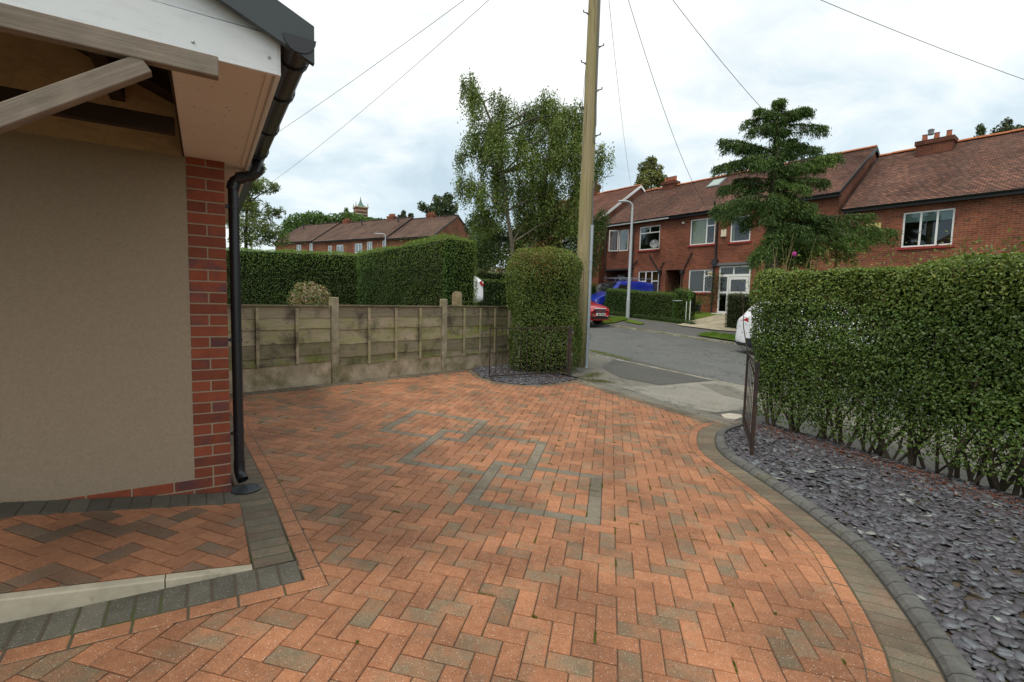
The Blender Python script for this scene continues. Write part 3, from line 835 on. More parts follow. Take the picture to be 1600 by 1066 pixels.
def patch(name, pts, mat, dz, lab=None):
    P = [grd(x, y, 0.) for x, y in pts]; mb = MB(); c = sum(P, Vector((0, 0, 0)))/len(P)
    # follow the ground with a fan of small pieces
    n = len(P)
    for i in range(n):
        a, b = P[i], P[(i+1) % n]; prev = None
        for k in range(8):
            f0, f1 = k/8, (k+1)/8
            q = [c.lerp(a, f0), c.lerp(a, f1), c.lerp(b, f1), c.lerp(b, f0)]
            if k == 0: q = q[1:]+[] if False else [c, c.lerp(a, f1), c.lerp(b, f1)]
            mb.poly([Vector((p.x, p.y, G(p.x, p.y)+dz)) for p in q])
    return struct(name, mb, mat, label=lab)
patch('pavement_patch', [(940, 575), (962, 560), (1010, 567), (1118, 594), (1030, 602), (968, 590)], 'asphalt_dark', .006)
patch('pavement_patch', [(968, 605), (1040, 603), (1120, 595), (1172, 606), (1165, 640), (1120, 645), (1060, 636), (1010, 618)], 'asphalt_pale', .006)
patch('pavement_patch', [(1085, 648), (1140, 643), (1215, 650), (1210, 664), (1160, 664)], 'asphalt_dark', .010)
patch('pavement_patch', [(1092, 600), (1140, 603), (1172, 618), (1168, 627), (1130, 618)], 'asphalt_old', .010)
patch('cement_patch', [(1126, 649), (1140, 647), (1158, 649), (1160, 653), (1148, 657), (1132, 655)], 'cement_stain', .014)
patch('verge', [(930, 507), (937, 500), (950, 497), (975, 497), (982, 501), (960, 506), (945, 508)], 'grass', .075)
patch('verge', [(975, 504), (985, 501), (1008, 507), (1000, 509)], 'grass', .06)
patch('verge', [(1088, 526), (1110, 521), (1165, 529), (1300, 560), (1290, 572), (1165, 538)], 'grass', .07)
patch('front_drive', [(1058, 510), (1085, 502), (1120, 494), (1150, 497), (1150, 520), (1120, 518)], 'drive_concrete', .06)
strips('front_garden', fr(-30, -14.2, 8), [19.0, 20.8, 22.8], 'soil', .02)
strips('front_lawn', fr(-14.2, 10, 12), [19.0, 20.8, 22.9], 'grass', .02)
# ------------------------------------------------------------------ slate beds
def slates(name, poly, n, parent=None, rmin=.016, rmax=.042, zf=None, lab=None):
    zf = zf or zd
    r = np.random.default_rng(len(name)+n); xs = [p[0] for p in poly]; ys = [p[1] for p in poly]
    V = []; Fs = []; T = []; cnt = 0
    while cnt < n:
        x, y = r.uniform(min(xs), max(xs)), r.uniform(min(ys), max(ys))
        if not in_poly(x, y, poly): continue
        if y > 3.4 and r.random() < .25: pass
        k = 6; rad = r.uniform(rmin, rmax)*(1. if r.random() > .06 else 1.45); el = r.uniform(.42, .9)
        a = np.sort(r.uniform(0, 2*pi, k)); a = np.linspace(0, 2*pi, k, endpoint=False)+r.uniform(-.3, .3, k)
        rr = rad*r.uniform(.78, 1.12, k); L = np.stack([np.cos(a)*rr, np.sin(a)*rr*el, np.zeros(k)], 1)
        th = r.uniform(.002, .005); rot = r.uniform(0, 6.28); nz = norm(np.array([[r.normal()*.17, r.normal()*.17, 1.]]))[0]
        X = np.cross([sin(rot), -cos(rot), 0], nz); X /= np.linalg.norm(X); Y = np.cross(nz, X)
        c = np.array([x, y, zf(x, y)+r.uniform(-.004, .022)])
        top = c+L[:, :1]*X+L[:, 1:2]*Y+nz*th; bot = c+L[:, :1]*1.03*X+L[:, 1:2]*1.03*Y-nz*th
        V.append(top); V.append(bot)
        b = .82+.36*r.random(); u = r.random()
        col = np.array([.092, .086, .098])*b if u < .55 else (np.array([.060, .058, .064])*b if u < .80 else (np.array([.135, .145, .158])*b if u < .987 else np.array([.26, .28, .255])*b))
        T.append(np.repeat(col[None], 2*k, 0)); cnt += 1
    V = np.concatenate(V); T = np.concatenate(T); m = n; base = (np.arange(m)*12)[:, None]
    quads = [base+np.array([[i, 6+i, 6+(i+1) % 6, (i+1) % 6]]) for i in range(6)]+[base+np.array([[0, 1, 2, 3]]), base+np.array([[0, 3, 4, 5]])]
    return putfast(name, fastmesh(name, V, np.concatenate(quads), T), 'slate', parent, 'stuff', lab)
bed = [(p.x, p.y) for p in offs(arc(KL, .2), -.1) if p.y > .9]
HA = Vector((3.35, 6.78)); HB = Vector((5.35, 2.55)); HD = (HB-HA).normalized(); HNn = Vector((HD.y, -HD.x))   # hedge line, HNn towards the drive
if HNn.x > 0: HNn = -HNn
bedp = bed+[(3.0, .9), (5.6, .9), (HB.x+.25, HB.y), (HA.x+.3, HA.y+.05), (3.2, 6.55)]
sm = MB(); P = [onD(Vector((*p, 0)), -.012) for p in bedp]; cc = sum(P, Vector((0, 0, 0)))/len(P)
for i in range(len(P)): sm.poly([cc, P[i], P[(i+1) % len(P)]])
struct('bed_soil', sm, 'soil', label='dark soil under the plum slate bed')
slates('slate_chippings', bedp, 12500, rmin=.020, rmax=.050, lab='bed of loose plum slate chippings between the curved edging and the hedge')
b2 = [(p.x, p.y) for p in offs(ARC2, -.02)]+[(1.35, 9.95), (1.1, 10.3), (.6, 10.75), (-.05, 11.0), (-.75, 10.05)]
sm = MB(); sm.poly([onD(Vector((*p, 0)), .004) for p in b2]); struct('bed_soil', sm, 'soil', label='soil under the small slate bed by the fence')
slates('slate_chippings', b2, 3600, lab='small bed of slate chippings under the clipped bush and low gate')
def litter(name, f, n, parent, lab, zf=zd):
    C = []
    r = np.random.default_rng(n)
    for _ in range(n): x, y = f(r); C.append((x, y, zf(x, y)+r.uniform(.02, .04)))
    C = np.array(C); Nn = r.normal(size=(n, 3))*.35+[0, 0, 1]; t = np.array([.16, .055, .028])*(.6+r.random((n, 1))*.9)
    return putfast(name, leaf_mesh(name, C, Nn, r.uniform(.018, .035, n), r.uniform(.01, .018, n), t), 'dead_leaf', parent, 'stuff', lab)
def f1(r): k = r.uniform(.0, 1.1); p = HA.lerp(HB, k)+HNn*(abs(r.normal())*.28-.1); return p.x, p.y
litter('fallen_leaves', f1, 2600, None, 'brown fallen leaves scattered on the slate along the hedge foot')
def f2(r): return r.normal(.7, .45), r.normal(9.6, .25)
litter('fallen_leaves', f2, 260, None, 'brown fallen leaves under the bush by the low gate')

# ------------------------------------------------------------------ left building: rendered wall, brick pier, open timber porch gable
house = thing('house_extension', 'rendered wall with brick corner pier under a white gabled porch roof', 'building', BP(-.6, .3))
HM = lambda m, p, **k: obj(k.pop('n'), m, p, house, **k)
def HB_(a0, a1, b0, b1, z0, z1, mb=None, bev=0.):
    mb = mb or MB(); c = C0+E1*((a0+a1)/2)+E2*((b0+b1)/2); c.z = (z0+z1)/2
    return mb.box(c, (a1-a0, b1-b0, z1-z0), (E1, E2, Vector((0, 0, 1))), None, bev)
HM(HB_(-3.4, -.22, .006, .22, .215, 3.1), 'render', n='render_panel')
HM(HB_(-3.4, -.0025, .0045, .215, -.1, 2.385), 'mortar', n='mortar_bed')
random.seed(3)
BC = lambda: (random.choice([0., .02, .05, .12, .2]) , random.uniform(.72, 1.15), 0)
zc = .093; row = 0
while zc < 2.37:
    h = min(.065, 2.388-zc)
    spans = [(-.215, 0.)] if row % 2 else [(-.215, -.1125), (-.1025, 0.)]
    if zc < .19:
        off = .1125 if row % 2 else 0.
        k = -.215-off if off else -.215
        spans = [(-.1025, 0.), (-.3275, -.1125)] if row % 2 else [(-.215, 0.)]
        e = spans[-1][0] if row % 2 else -.215
        e = min(s[0] for s in spans)-.01
        while e > -3.3: spans.append((e-.215, e)); e -= .225
    for (a, b) in spans:
        HM(HB_(a, b, random.uniform(-.0015, .0012), .1025, zc, zc+h, bev=.003), 'brick', n='brick', color=BC())
    # return face of the corner
    if row < 40:
        bb = .1125 if True else 0
        q = HB_(-.1, -.0005, .1125, .33 if row % 2 else .215, zc, zc+h, bev=.003); HM(q, 'brick', n='brick', color=BC())
    zc += .075; row += 1
q = MB()
P0, P1 = BP(-.004, .2, 0), BP(-.004, 3.2, 0)
q.poly([Vector((P0.x, P0.y, -.1)), Vector((P1.x, P1.y, -.1)), Vector((P1.x, P1.y, 2.42)), Vector((P0.x, P0.y, 2.42))], uv=[(0, 0), (3, 0), (3, 2.5), (0, 2.5)])
P2, P3_ = BP(-3.4, 3.2, 0), BP(-3.4, .2, 0)
q.poly([Vector((P1.x, P1.y, -.1)), Vector((P2.x, P2.y, -.1)), Vector((P2.x, P2.y, 2.42)), Vector((P1.x, P1.y, 2.42))], uv=[(0, 0), (3.4, 0), (3.4, 2.5), (0, 2.5)])
HM(q, 'wall_brick', n='side_wall')
# unseen wall added to darken the porch, set back to let light in
q = HB_(-3.6, -3.4, .0, 3.3, -.1, 5.2); HM(q, 'render', n='house_wall')
q = MB(); za_, zb_ = -.1, 5.4  # out-of-view house added for window reflections, trimmed to let skylight in
for (a0, b0), (a1, b1) in (((-3.61, -.2), (-3.61, 7.)), ((-3.61, 7.), (-10.5, 7.)), ((-10.5, 7.), (-10.5, -.2)), ((-10.5, -.2), (-3.61, -.2))):
    p, r_ = C0+E1*a0+E2*b0, C0+E1*a1+E2*b1; L = (r_-p).length; q.poly([Vector((p.x, p.y, za_)), Vector((r_.x, r_.y, za_)), Vector((r_.x, r_.y, zb_)), Vector((p.x, p.y, zb_))], uv=[(0, 0), (L, 0), (L, 5.5), (0, 5.5)])
HM(q, 'wall_brick', n='main_house_wall')
q = MB(); cr = [C0+E1*a+E2*b for a, b in ((-3.3, -.5), (-3.3, 7.3), (-10.8, 7.3), (-10.8, -.5))]; cr = [Vector((p.x, p.y, 5.4)) for p in cr]; r1, r2 = C0+E1*-7.05+E2*2.6, C0+E1*-7.05+E2*4.2; r1.z = r2.z = 8.0
for P in ([cr[0], cr[1], r2, r1], [cr[1], cr[2], r2], [cr[2], cr[3], r1, r2], [cr[3], cr[0], r1], cr): q.poly(P, uv=[(v.x, v.y) for v in P])
HM(q, 'roof_tile', n='main_roof')
FB = -1.665
HM(HB_(-3.3, .138, FB-.006, FB+.012, 2.372, 2.520, bev=.002), 'white_upvc', n='fascia')
# shiplap cladding boards above, stepped back, clipped under the roof slope
def slope(a): return 2.50+(.20-a)*.43
for k in range(7):
    z0 = 2.526+k*.15; z1 = z0+.144; aR = min(.15, .20-(z0-2.50)/.43); aT = .20-(z1-2.50)/.43
    if aT < -3.3: break
    q = MB(); pts = []
    for a, z in ((-3.3, z0), (aR, z0), (aT, z1), (-3.3, z1)):
        p = C0+E1*a+E2*(FB+.004); p.z = z; pts.append(p)
    q.prism(pts, 0., -.012, ax=tuple(-E2)); HM(q, 'white_upvc', n='cladding_board')
def RQ(a, b, dz): p = C0+E1*a+E2*b; p.z = slope(a)+dz; return p
def slab(a0, a1, b0, b1, d0, d1, mat, nm):
    q = MB(); P = [RQ(a, b, 0) for a, b in ((a0, b0), (a1, b0), (a1, b1), (a0, b1))]; q.prism(P, d0, d1); HM(q, mat, n=nm)
slab(-1.9, .262, FB-.035, 3.3, .055, .085, 'grey_verge', 'roof')
slab(-1.9, .262, FB-.060, FB-.032, -.045, .098, 'grey_verge', 'verge_trim')
slab(-1.9, .250, FB-.034, FB+.08, .03, .05, 'grey_verge', 'verge_soffit')
q = HB_(.17, .262, FB-.063, FB-.059, 2.53, 2.56); 
# roof underside boarding and rafters
slab(-1.9, .15, FB+.02, .05, .0, .03, 'shaded_timber', 'roof_boarding')
for b in (-1.35, -.9, -.45):
    q = MB(); q.beam(RQ(-1.85, b, -.04), RQ(-.26, b, -.04), .05, .09); HM(q, 'shaded_timber', n='rafter')
q = MB(); q.beam(RQ(-.55, FB+.1, -.12), RQ(-.55, .02, -.12), .07, .09); HM(q, 'shaded_timber', n='purlin')
def RL(a, b, dz): p = C0+E1*a+E2*b; p.z = slope(-1.9)-(-1.9-a)*.43+dz; return p  # far roof slope, out of view, added to stop sky light leaking in
for d0, d1, mat, nm in ((.055, .085, 'grey_verge', 'roof'), (.0, .03, 'shaded_timber', 'roof_boarding')):
    q = MB(); q.prism([RL(a, b, 0) for a, b in ((-4., FB-.035), (-1.9, FB-.035), (-1.9, 3.3), (-4., 3.3))], d0, d1); HM(q, mat, n=nm)
# boxed eaves: soffit, side fascia
HM(HB_(-.222, .128, FB+.012, .02, 2.388, 2.398), 'soffit', n='soffit')
HM(HB_(.004, .128, .02, 3.2, 2.388, 2.398), 'soffit', n='soffit')
HM(HB_(.128, .146, FB-.004, 3.2, 2.372, 2.55, bev=.002), 'white_upvc', n='eaves_fascia')
HM(HB_(.098, .118, FB+.014, .0, 2.380, 2.387), 'soffit', n='soffit_trim')
HM(HB_(-.232, -.222, FB+.012, .02, 2.386, 2.56), 'shaded_timber', n='eaves_board')
for a, z in ((-.145, 2.415), (.105, 2.43)):
    q = MB(); p = C0+E1*a+E2*(FB-.007); p.z = z; q.sphere(p, .006, 8, 5); HM(q, 'steel', n='screw', smooth=True)
def local_beam(name, a, b, wd, hg, mat, parent, up=(0, 0, 1), bev=.003, color=None):
    a, b = Vector(a), Vector(b); X = (b-a).normalized(); L = (b-a).length; Y = Vector(up).cross(X).normalized(); Z = X.cross(Y)
    q = MB(); q.box((0, 0, 0), (L, wd, hg), None, None, bev)
    c = (a+b)/2; return put(name, q.mesh(name), Matrix(((X.x, Y.x, Z.x, c.x), (X.y, Y.y, Z.y, c.y), (X.z, Y.z, Z.z, c.z), (0, 0, 0, 1))), parent, MATS[mat], color)
def AB(a, b, z): p = C0+E1*a+E2*b; p.z = z; return p
local_beam('tie_beam', AB(-3.3, FB-.028, 2.333), AB(-.068, FB-.028, 2.333), .045, .072, 'old_timber', house)
local_beam('brace', AB(-.285, FB-.022, 2.290), AB(-1.5, FB-.022, 1.44), .05, .062, 'old_timber', house, up=tuple(E2.cross(E1)*-1))
local_beam('tie_beam', AB(-3.3, FB+.9, 2.35), AB(-.24, FB+.9, 2.35), .05, .08, 'shaded_timber', house)
# half-round gutter with brackets
gut = thing('gutter', 'black half-round gutter with downpipe at the porch eaves', 'gutter', AB(.2, -.6, 2.5))
q = MB(); gr = .058; sec = [(cos(t)*gr, sin(t)*gr) for t in fr(pi, 2*pi, 10)]; sec2 = [(x*.93, y*.93) for x, y in sec[::-1]]; pr = sec+sec2; nn = len(pr)
gb = [AB(.208+x, FB-.06, 2.512+y) for x, y in pr]; ge = [AB(.208+x, .34, 2.512+y) for x, y in pr]
q.raw(gb+ge, [(k, nn+k, nn+(k+1) % nn, (k+1) % nn) for k in range(nn)]); obj('channel', q, 'black_plastic', gut, smooth=True)
for b in (FB-.062, .34):
    q = MB(); q.prism([AB(.208+x*1.04, b, 2.514+y*1.04) for x, y in sec], -.004, .008, ax=tuple(E2)); obj('end_cap', q, 'black_plastic', gut)
for b in (-1.55, -1.15, -.55, .02):
    q = MB(); s1 = [(cos(t)*.066, sin(t)*.066) for t in fr(pi*.97, 2.03*pi, 10)]; s2 = [(x*.9, y*.9) for x, y in s1[::-1]]; pp = s1+s2
    q.prism([AB(.208+x, b, 2.512+y) for x, y in pp], -.016, .016, ax=tuple(E2)); obj('bracket', q, 'black_plastic', gut)
# swan neck and downpipe
q = MB(); dp = [AB(.208, .10, 2.47), AB(.208, .10, 2.40), AB(.195, .10, 2.365), AB(.17, .115, 2.345), AB(.10, .13, 2.325), AB(.065, .14, 2.30), AB(.055, .14, 2.26)]
q.tube(dp, [.040, .036, .036, .036, .036, .036, .038], 14); obj('swan_neck', q, 'black_plastic', gut, smooth=True)
for p, d in ((dp[1], dp[2]), (dp[4], dp[3]), (dp[6], dp[5])):
    q = MB(); p = Vector(p); dd = (Vector(d)-p).normalized(); q.tube([p-dd*.022, p+dd*.03], .0415, 14); obj('socket', q, 'black_plastic', gut, smooth=False)
gz_ = zd(BP(.06, .14).x, BP(.06, .14).y)
pa, pb = AB(.055, .14, 2.26), AB(.058, .14, gz_+.16)
q = MB(); q.tube([pa, pb], .034, 16); smoothmod(obj('downpipe', q, 'black_plastic', gut))
q = MB(); q.tube([pb+Vector((0, 0, .02)), pb-Vector((0, 0, .05)), pb-Vector((0, 0, .085))-E2*.012+E1*.006, pb-Vector((0, 0, .115))-E2*.045+E1*.02], [.0375, .0375, .037, .037], 16, cap=False)
q.tube([pb-Vector((0, 0, .115))-E2*.045+E1*.02, pb-Vector((0, 0, .085))-E2*.012+E1*.006], [.031, .031], 16, cap=False); smoothmod(obj('shoe', q, 'black_plastic', gut))
for zz_ in (2.12, 1.18, .50):
    p = AB(.055, .14, zz_); q = MB(); q.tube([p-Vector((0, 0, .014)), p+Vector((0, 0, .014))], .039, 16); q.box(AB(.022, .14, zz_), (.05, .05, .022), (E1, E2, Vector((0, 0, 1)))); obj('pipe_clip', q, 'black_plastic', gut)
# gully grate under the shoe
gp = onD(BP(.085, .02), .006)
gul = thing('gully_grate', 'round black drain grate under the downpipe shoe', 'drain cover', gp)
q = MB(); N_ = 28
for k in range(N_):
    a0, a1 = 2*pi*k/N_, 2*pi*(k+1)/N_; e = lambda a, r, h: gp+Vector((cos(a)*r, sin(a)*r, h))
    q.poly([e(a0, .088, .006), e(a1, .088, .006), e(a1, .104, .004), e(a0, .104, .004)][::-1]); q.poly([e(a0, .088, -.01), e(a1, .088, -.01), e(a1, .088, .006), e(a0, .088, .006)]); q.poly([e(a0, .104, -.012), e(a1, .104, -.012), e(a1, .104, .004), e(a0, .104, .004)])
obj('frame', q, 'black_paint', gul)
q = MB(); q.prism([gp+Vector((cos(2*pi*k/N_)*.1, sin(2*pi*k/N_)*.1, 0)) for k in range(N_)], -.004, .0005); obj('sump', q, 'ink', gul)
for k in range(-4, 5):
    y = k*.019; L = sqrt(.088**2-y*y); q = MB(); X = (E1*.8+E2*.6).normalized(); Y = Vector((-X.y, X.x, 0)); q.box(gp+Y*y+Vector((0, 0, .001)), (2*L, .009, .008), (X, Y, Vector((0, 0, 1)))); obj('bar', q, 'grey_verge', gul)

# ------------------------------------------------------------------ waney-board fence
fence = thing('fence', 'weathered lapped board fence with concrete posts and gravel boards', 'fence', (*(FP1+FD*1.2), .2))
def fpt(d, z, n=0.): p = FP1+FD*d+FN*n; return Vector((p.x, p.y, z))
FX = Vector((FD.x, FD.y, 0)); FNv = Vector((FN.x, FN.y, 0)); UP = Vector((0, 0, 1))
def flocal(name, d0, d1, zc_, hgt, th, n, mat, wav=0., color=None, tilt=0., zb=None):
    L = d1-d0; q = MB(); nseg = max(1, int(L/.11)) if wav else 1
    top = [random.uniform(-wav, wav)*.25 for _ in range(nseg+1)]; bot = []
    v = 0; w1 = random.uniform(3, 7); ph = random.uniform(0, 6)
    for i in range(nseg+1): bot.append((.5*sin(i*.11*w1+ph)+.3*sin(i*.11*w1*2.3+ph*2)+random.uniform(-.35, .35))*wav)
    for i in range(nseg):
        x0, x1 = -L/2+L*i/nseg, -L/2+L*(i+1)/nseg
        F_ = [(x0, -hgt/2+bot[i]), (x1, -hgt/2+bot[i+1]), (x1, hgt/2+top[i+1]), (x0, hgt/2+top[i])]
        f_ = [Vector((x, -th/2+(tilt if z > 0 else 0), z)) for x, z in F_]; b_ = [Vector((x, th/2+(tilt if z > 0 else 0), z)) for x, z in F_]
        q.raw(f_+b_, [(0, 1, 2, 3), (7, 6, 5, 4), (0, 4, 5, 1), (3, 2, 6, 7)]+([(0, 3, 7, 4)] if i == 0 else [])+([(1, 5, 6, 2)] if i == nseg-1 else []))
    c = fpt((d0+d1)/2, zc_, n); Y = -FNv
    return put(name, q.mesh(name), Matrix(((FX.x, Y.x, 0, c.x), (FX.y, Y.y, 0, c.y), (0, 0, 1, c.z), (0, 0, 0, 1))), fence, MATS[mat], color)
random.seed(15)
posts = [-4.72, -2.36, 0., 2.36, 4.45]
gzf = lambda d: zd(*(FP1+FD*d))
for i, d in enumerate(posts):
    z0 = gzf(d); zt = 1.505+.02*(i-2) if i < 4 else 1.42
    c = fpt(d, (z0-.1+zt)/2, .0); q = MB(); q.box((0, 0, 0), (.115, .115, zt-z0+.1), None, None, .012)
    put('concrete_post', q.mesh('concrete_post'), Matrix(((FX.x, -FNv.x, 0, c.x), (FX.y, -FNv.y, 0, c.y), (0, 0, 1, c.z), (0, 0, 0, 1))), fence, MATS['fence_concrete'])
for i in range(4):
    d0, d1 = posts[i]+.062, posts[i+1]-.062; zg0 = min(gzf(d0), gzf(d1)); ztop = 1.345+.012*i
    zgb = zg0+.30+(.04 if i == 1 else 0)
    flocal('gravel_board', d0, d1, (zg0-.15+zgb)/2, zgb-zg0+.15, .045, .0, 'gravelboard')
    H = ztop-zgb-.02; hs = [.17, .2, .26, .22, .15]; tot = sum(hs); zt = ztop
    hs = [h*H/tot*random.uniform(.94, 1.06) for h in hs]
    for k, h in enumerate(hs):
        flocal('board', d0+.012, d1-.012, zt-h/2-.01, h+.035, .013, .008+.006*(k % 2)+.002*k, 'fence_board', .010, (random.uniform(.35, 1.) if k > 1 else random.uniform(.1, .5), random.uniform(.62, 1.2), 0), tilt=.022)
        zt -= h
    flocal('capping', d0, d1, ztop+.012, .022, .045, .012, 'fence_board', 0, (.4, .75, 0))
    flocal('rail', d0, d1, zgb+.026, .035, .03, .022, 'fence_board', 0, (.9, .85, 0))
    nb = 3
    for k in range(nb):
        dd = d0+(d1-d0)*(k+1)/(nb+1); flocal('batten', dd-.021, dd+.021, (ztop+zgb)/2-.01, ztop-zgb-.03, .022, .042, 'fence_board', 0, (.45, 1.15, 0))
sp = at(714, 478, 10.6); z0 = .3
stump = thing('concrete_stump', 'old round-topped concrete post behind the fence', 'post', (sp.x, sp.y, z0)); q = MB()
cy_ = [(sp.x+x, sp.y) for x in (-.09, .09)]; prof = [(-.105, z0), (.105, z0)]+[(cos(a)*.105, sp.z+.23+sin(a)*.09) for a in fr(0, pi, 8)]
q.prism([Vector((sp.x+x, sp.y-.06, z)) for x, z in prof], 0, .13, ax=(0, 1, 0)); obj('shaft', q, 'stump_concrete', stump)

# ------------------------------------------------------------------ low iron gates
def gate(name, label, A, B, z0, z1, post_end, mat='rusty_iron', tail=True):
    g = thing(name, label, 'gate', (A.x, A.y, z0)); X = (B-A).normalized(); L = (B-A).length
    def P(d, z): p = A+X*d; return Vector((p.x, p.y, z))
    for z, hgt in ((z0+.02, .02), (z1-.01, .022)): q = MB(); q.beam(P(0, z), P(L, z), .012, hgt); obj('rail', q, mat, g)
    for d in (.006, L-.006): q = MB(); q.beam(P(d, z0), P(d, z1), .014, .026, up=(1, 0, 0)); obj('stile', q, mat, g)
    n = int(L/.13) if L < 1.3 or post_end else 7
    for k in range(1, n):
        d = L*k/n; q = MB(); q.tube([P(d, z0+.02), P(d, z1-.01)], .0065 if post_end else .0045, 5); obj('bar', q, mat, g)
    for k in range(n):
        d = L*(k+.5)/n; q = MB(); q.tube([P(d+.045*cos(a), z0+.10+.055*sin(a)) for a in fr(0, 2*pi, 10)], .004, 4, cap=False); obj('scroll', q, mat, g)
    d = L if post_end else 0
    q = MB(); q.beam(P(d+(.05 if post_end else -.05), z0-.15), P(d+(.05 if post_end else -.05), z1+.03), .055 if post_end else .03, .055 if post_end else .03, up=(1, 0, 0)); obj('gate_post', q, mat, g)
    return g
ga, gb_ = drv(764, 592), drv(886, 590.5)
gate('low_gate', 'low open iron gate standing in front of the clipped bush', ga, gb_, .10, 1.02, True)
ra, rb_ = drv(1176, 712), drv(1163, 668)
gate('low_gate', 'rusty iron gate seen edge on beside the long hedge', onD(Vector((2.64, 5.16, 0))), onD(Vector((3.17, 6.46, 0))), -.08, .90, False)
rp = MB(); p = onD(Vector((3.24, 6.34, 0)))
# ------------------------------------------------------------------ street houses
D3 = Vector((.62, -.78, 0)).normalized(); B3 = Vector((.78, .62, 0)).normalized()      # along the street to the near right, away from the road
FO = Vector((10.0, 24.0, 0))
class Frame:
    def __init__(s, O, D, B): s.O, s.D, s.B = O, D, B
    def P(s, a, b, z): p = s.O+s.D*a+s.B*b; p.z = z; return p
    def fac(s, px, py, b=0.):
        q = onplane(px, py, s.O+s.B*b, s.B); return (q-s.O).dot(s.D), q.z
    def box(s, a0, a1, b0, b1, z0, z1, mb=None, bev=0.):
        mb = mb or MB(); return mb.box(s.P((a0+a1)/2, (b0+b1)/2, (z0+z1)/2), (abs(a1-a0), abs(b1-b0), abs(z1-z0)), (s.D, s.B, UP), None, bev)
def wallface(F, mb, a0, a1, z0, z1, holes, b=0., reveal=.07):
    """brick skin with real openings; reveals turn into the wall"""
    As = sorted({a0, a1, *[h[0] for h in holes], *[h[1] for h in holes]}); Zs = sorted({z0, z1, *[h[2] for h in holes], *[h[3] for h in holes]})
    As = [a for a in As if a0 <= a <= a1]; Zs = [z for z in Zs if z0 <= z <= z1]
    for x0, x1 in zip(As, As[1:]):
        for y0, y1 in zip(Zs, Zs[1:]):
            cx_, cz_ = (x0+x1)/2, (y0+y1)/2
            if any(h[0] < cx_ < h[1] and h[2] < cz_ < h[3] for h in holes): continue
            mb.poly([F.P(x0, b, y0), F.P(x1, b, y0), F.P(x1, b, y1), F.P(x0, b, y1)], uv=[(x0, y0), (x1, y0), (x1, y1), (x0, y1)])
    for h in holes:
        r = h[4] if len(h) > 4 else reveal
        for (p, q, w_) in (((h[0], h[2]), (h[0], h[3]), 0), ((h[1], h[3]), (h[1], h[2]), 0), ((h[0], h[3]), (h[1], h[3]), 1), ((h[1], h[2]), (h[0], h[2]), 1)):
            u = [(p[0]+0, p[1]), (q[0], q[1]), (q[0]+(0 if w_ else r), q[1]+(r if w_ else 0)), (p[0]+(0 if w_ else r), p[1]+(r if w_ else 0))]
            mb.poly([F.P(p[0], b, p[1]), F.P(q[0], b, q[1]), F.P(q[0], b+r, q[1]), F.P(p[0], b+r, p[1])], uv=u)
def window(F, parent, a0, a1, z0, z1, bars=(), trans=(), b=.05, fr_=.055, mat='white_paint', curtain=None, blind=None, sill='red_sill', lintel=False, room=True, depth=.5):
    """bars: fractions across for mullions; trans: (from, to, height fraction) transoms"""
    root_c = F.P((a0+a1)/2, b, z0); q = MB(); w_, h_ = a1-a0, z1-z0; t = .045
    for (x0, x1, y0, y1) in ((a0, a0+fr_, z0, z1), (a1-fr_, a1, z0, z1), (a0+fr_, a1-fr_, z0, z0+fr_), (a0+fr_, a1-fr_, z1-fr_, z1)): F.box(x0, x1, b-t/2, b+t/2, y0, y1, q)
    for m in bars: x = a0+w_*m; F.box(x-fr_*.55, x+fr_*.55, b-t/2+.002, b+t/2-.002, z0+fr_, z1-fr_, q)
    for (f0, f1, hz_) in trans: y = z0+h_*hz_; F.box(a0+w_*f0+(fr_*.55 if f0 > 0 else fr_), a0+w_*f1-(fr_*.55 if f1 < 1 else fr_), b-t/2+.004, b+t/2-.004, y-fr_*.5, y+fr_*.5, q)
    wnd = obj('window', q, mat, parent)
    q = MB(); F.box(a0+.02, a1-.02, b+.004, b+.010, z0+.02, z1-.02, q); obj('pane', q, 'glass', wnd)
    if room:
        q = MB(); q.poly([F.P(a0, b+depth, z0-.1), F.P(a1, b+depth, z0-.1), F.P(a1, b+depth, z1+.05), F.P(a0, b+depth, z1+.05)])
        for x in (a0+.003, a1-.003): q.poly([F.P(x, b+.03, z0-.1), F.P(x, b+depth, z0-.1), F.P(x, b+depth, z1+.05), F.P(x, b+.03, z1+.05)])
        for z in (z0+.003, z1-.003): q.poly([F.P(a0, b+.03, z), F.P(a1, b+.03, z), F.P(a1, b+depth, z), F.P(a0, b+depth, z)])
        obj('reveal', q, 'room', wnd)
    if curtain:
        for (f0, f1, m) in curtain:
            q = MB(); n = max(4, int((f1-f0)*w_/.05)); pts = [(a0+w_*(f0+(f1-f0)*i/n), b+.11+(.018 if i % 2 else 0.)) for i in range(n+1)]
            for (x0, y0), (x1, y1) in zip(pts, pts[1:]): q.poly([F.P(x0, y0, z0+.02), F.P(x1, y1, z0+.02), F.P(x1, y1, z1-.03), F.P(x0, y0, z1-.03)])
            obj('curtain', q, m, wnd)
    if blind:
        q = MB(); F.box(a0+.03, a1-.03, b+.06, b+.065, z1-h_*blind, z1-.03, q); obj('blind', q, 'blind', wnd)
    if sill:
        q = MB(); F.box(a0-.08, a1+.08, -.055, .03, z0-.09, z0-.003, q); obj('sill', q, sill, wnd)
    return wnd
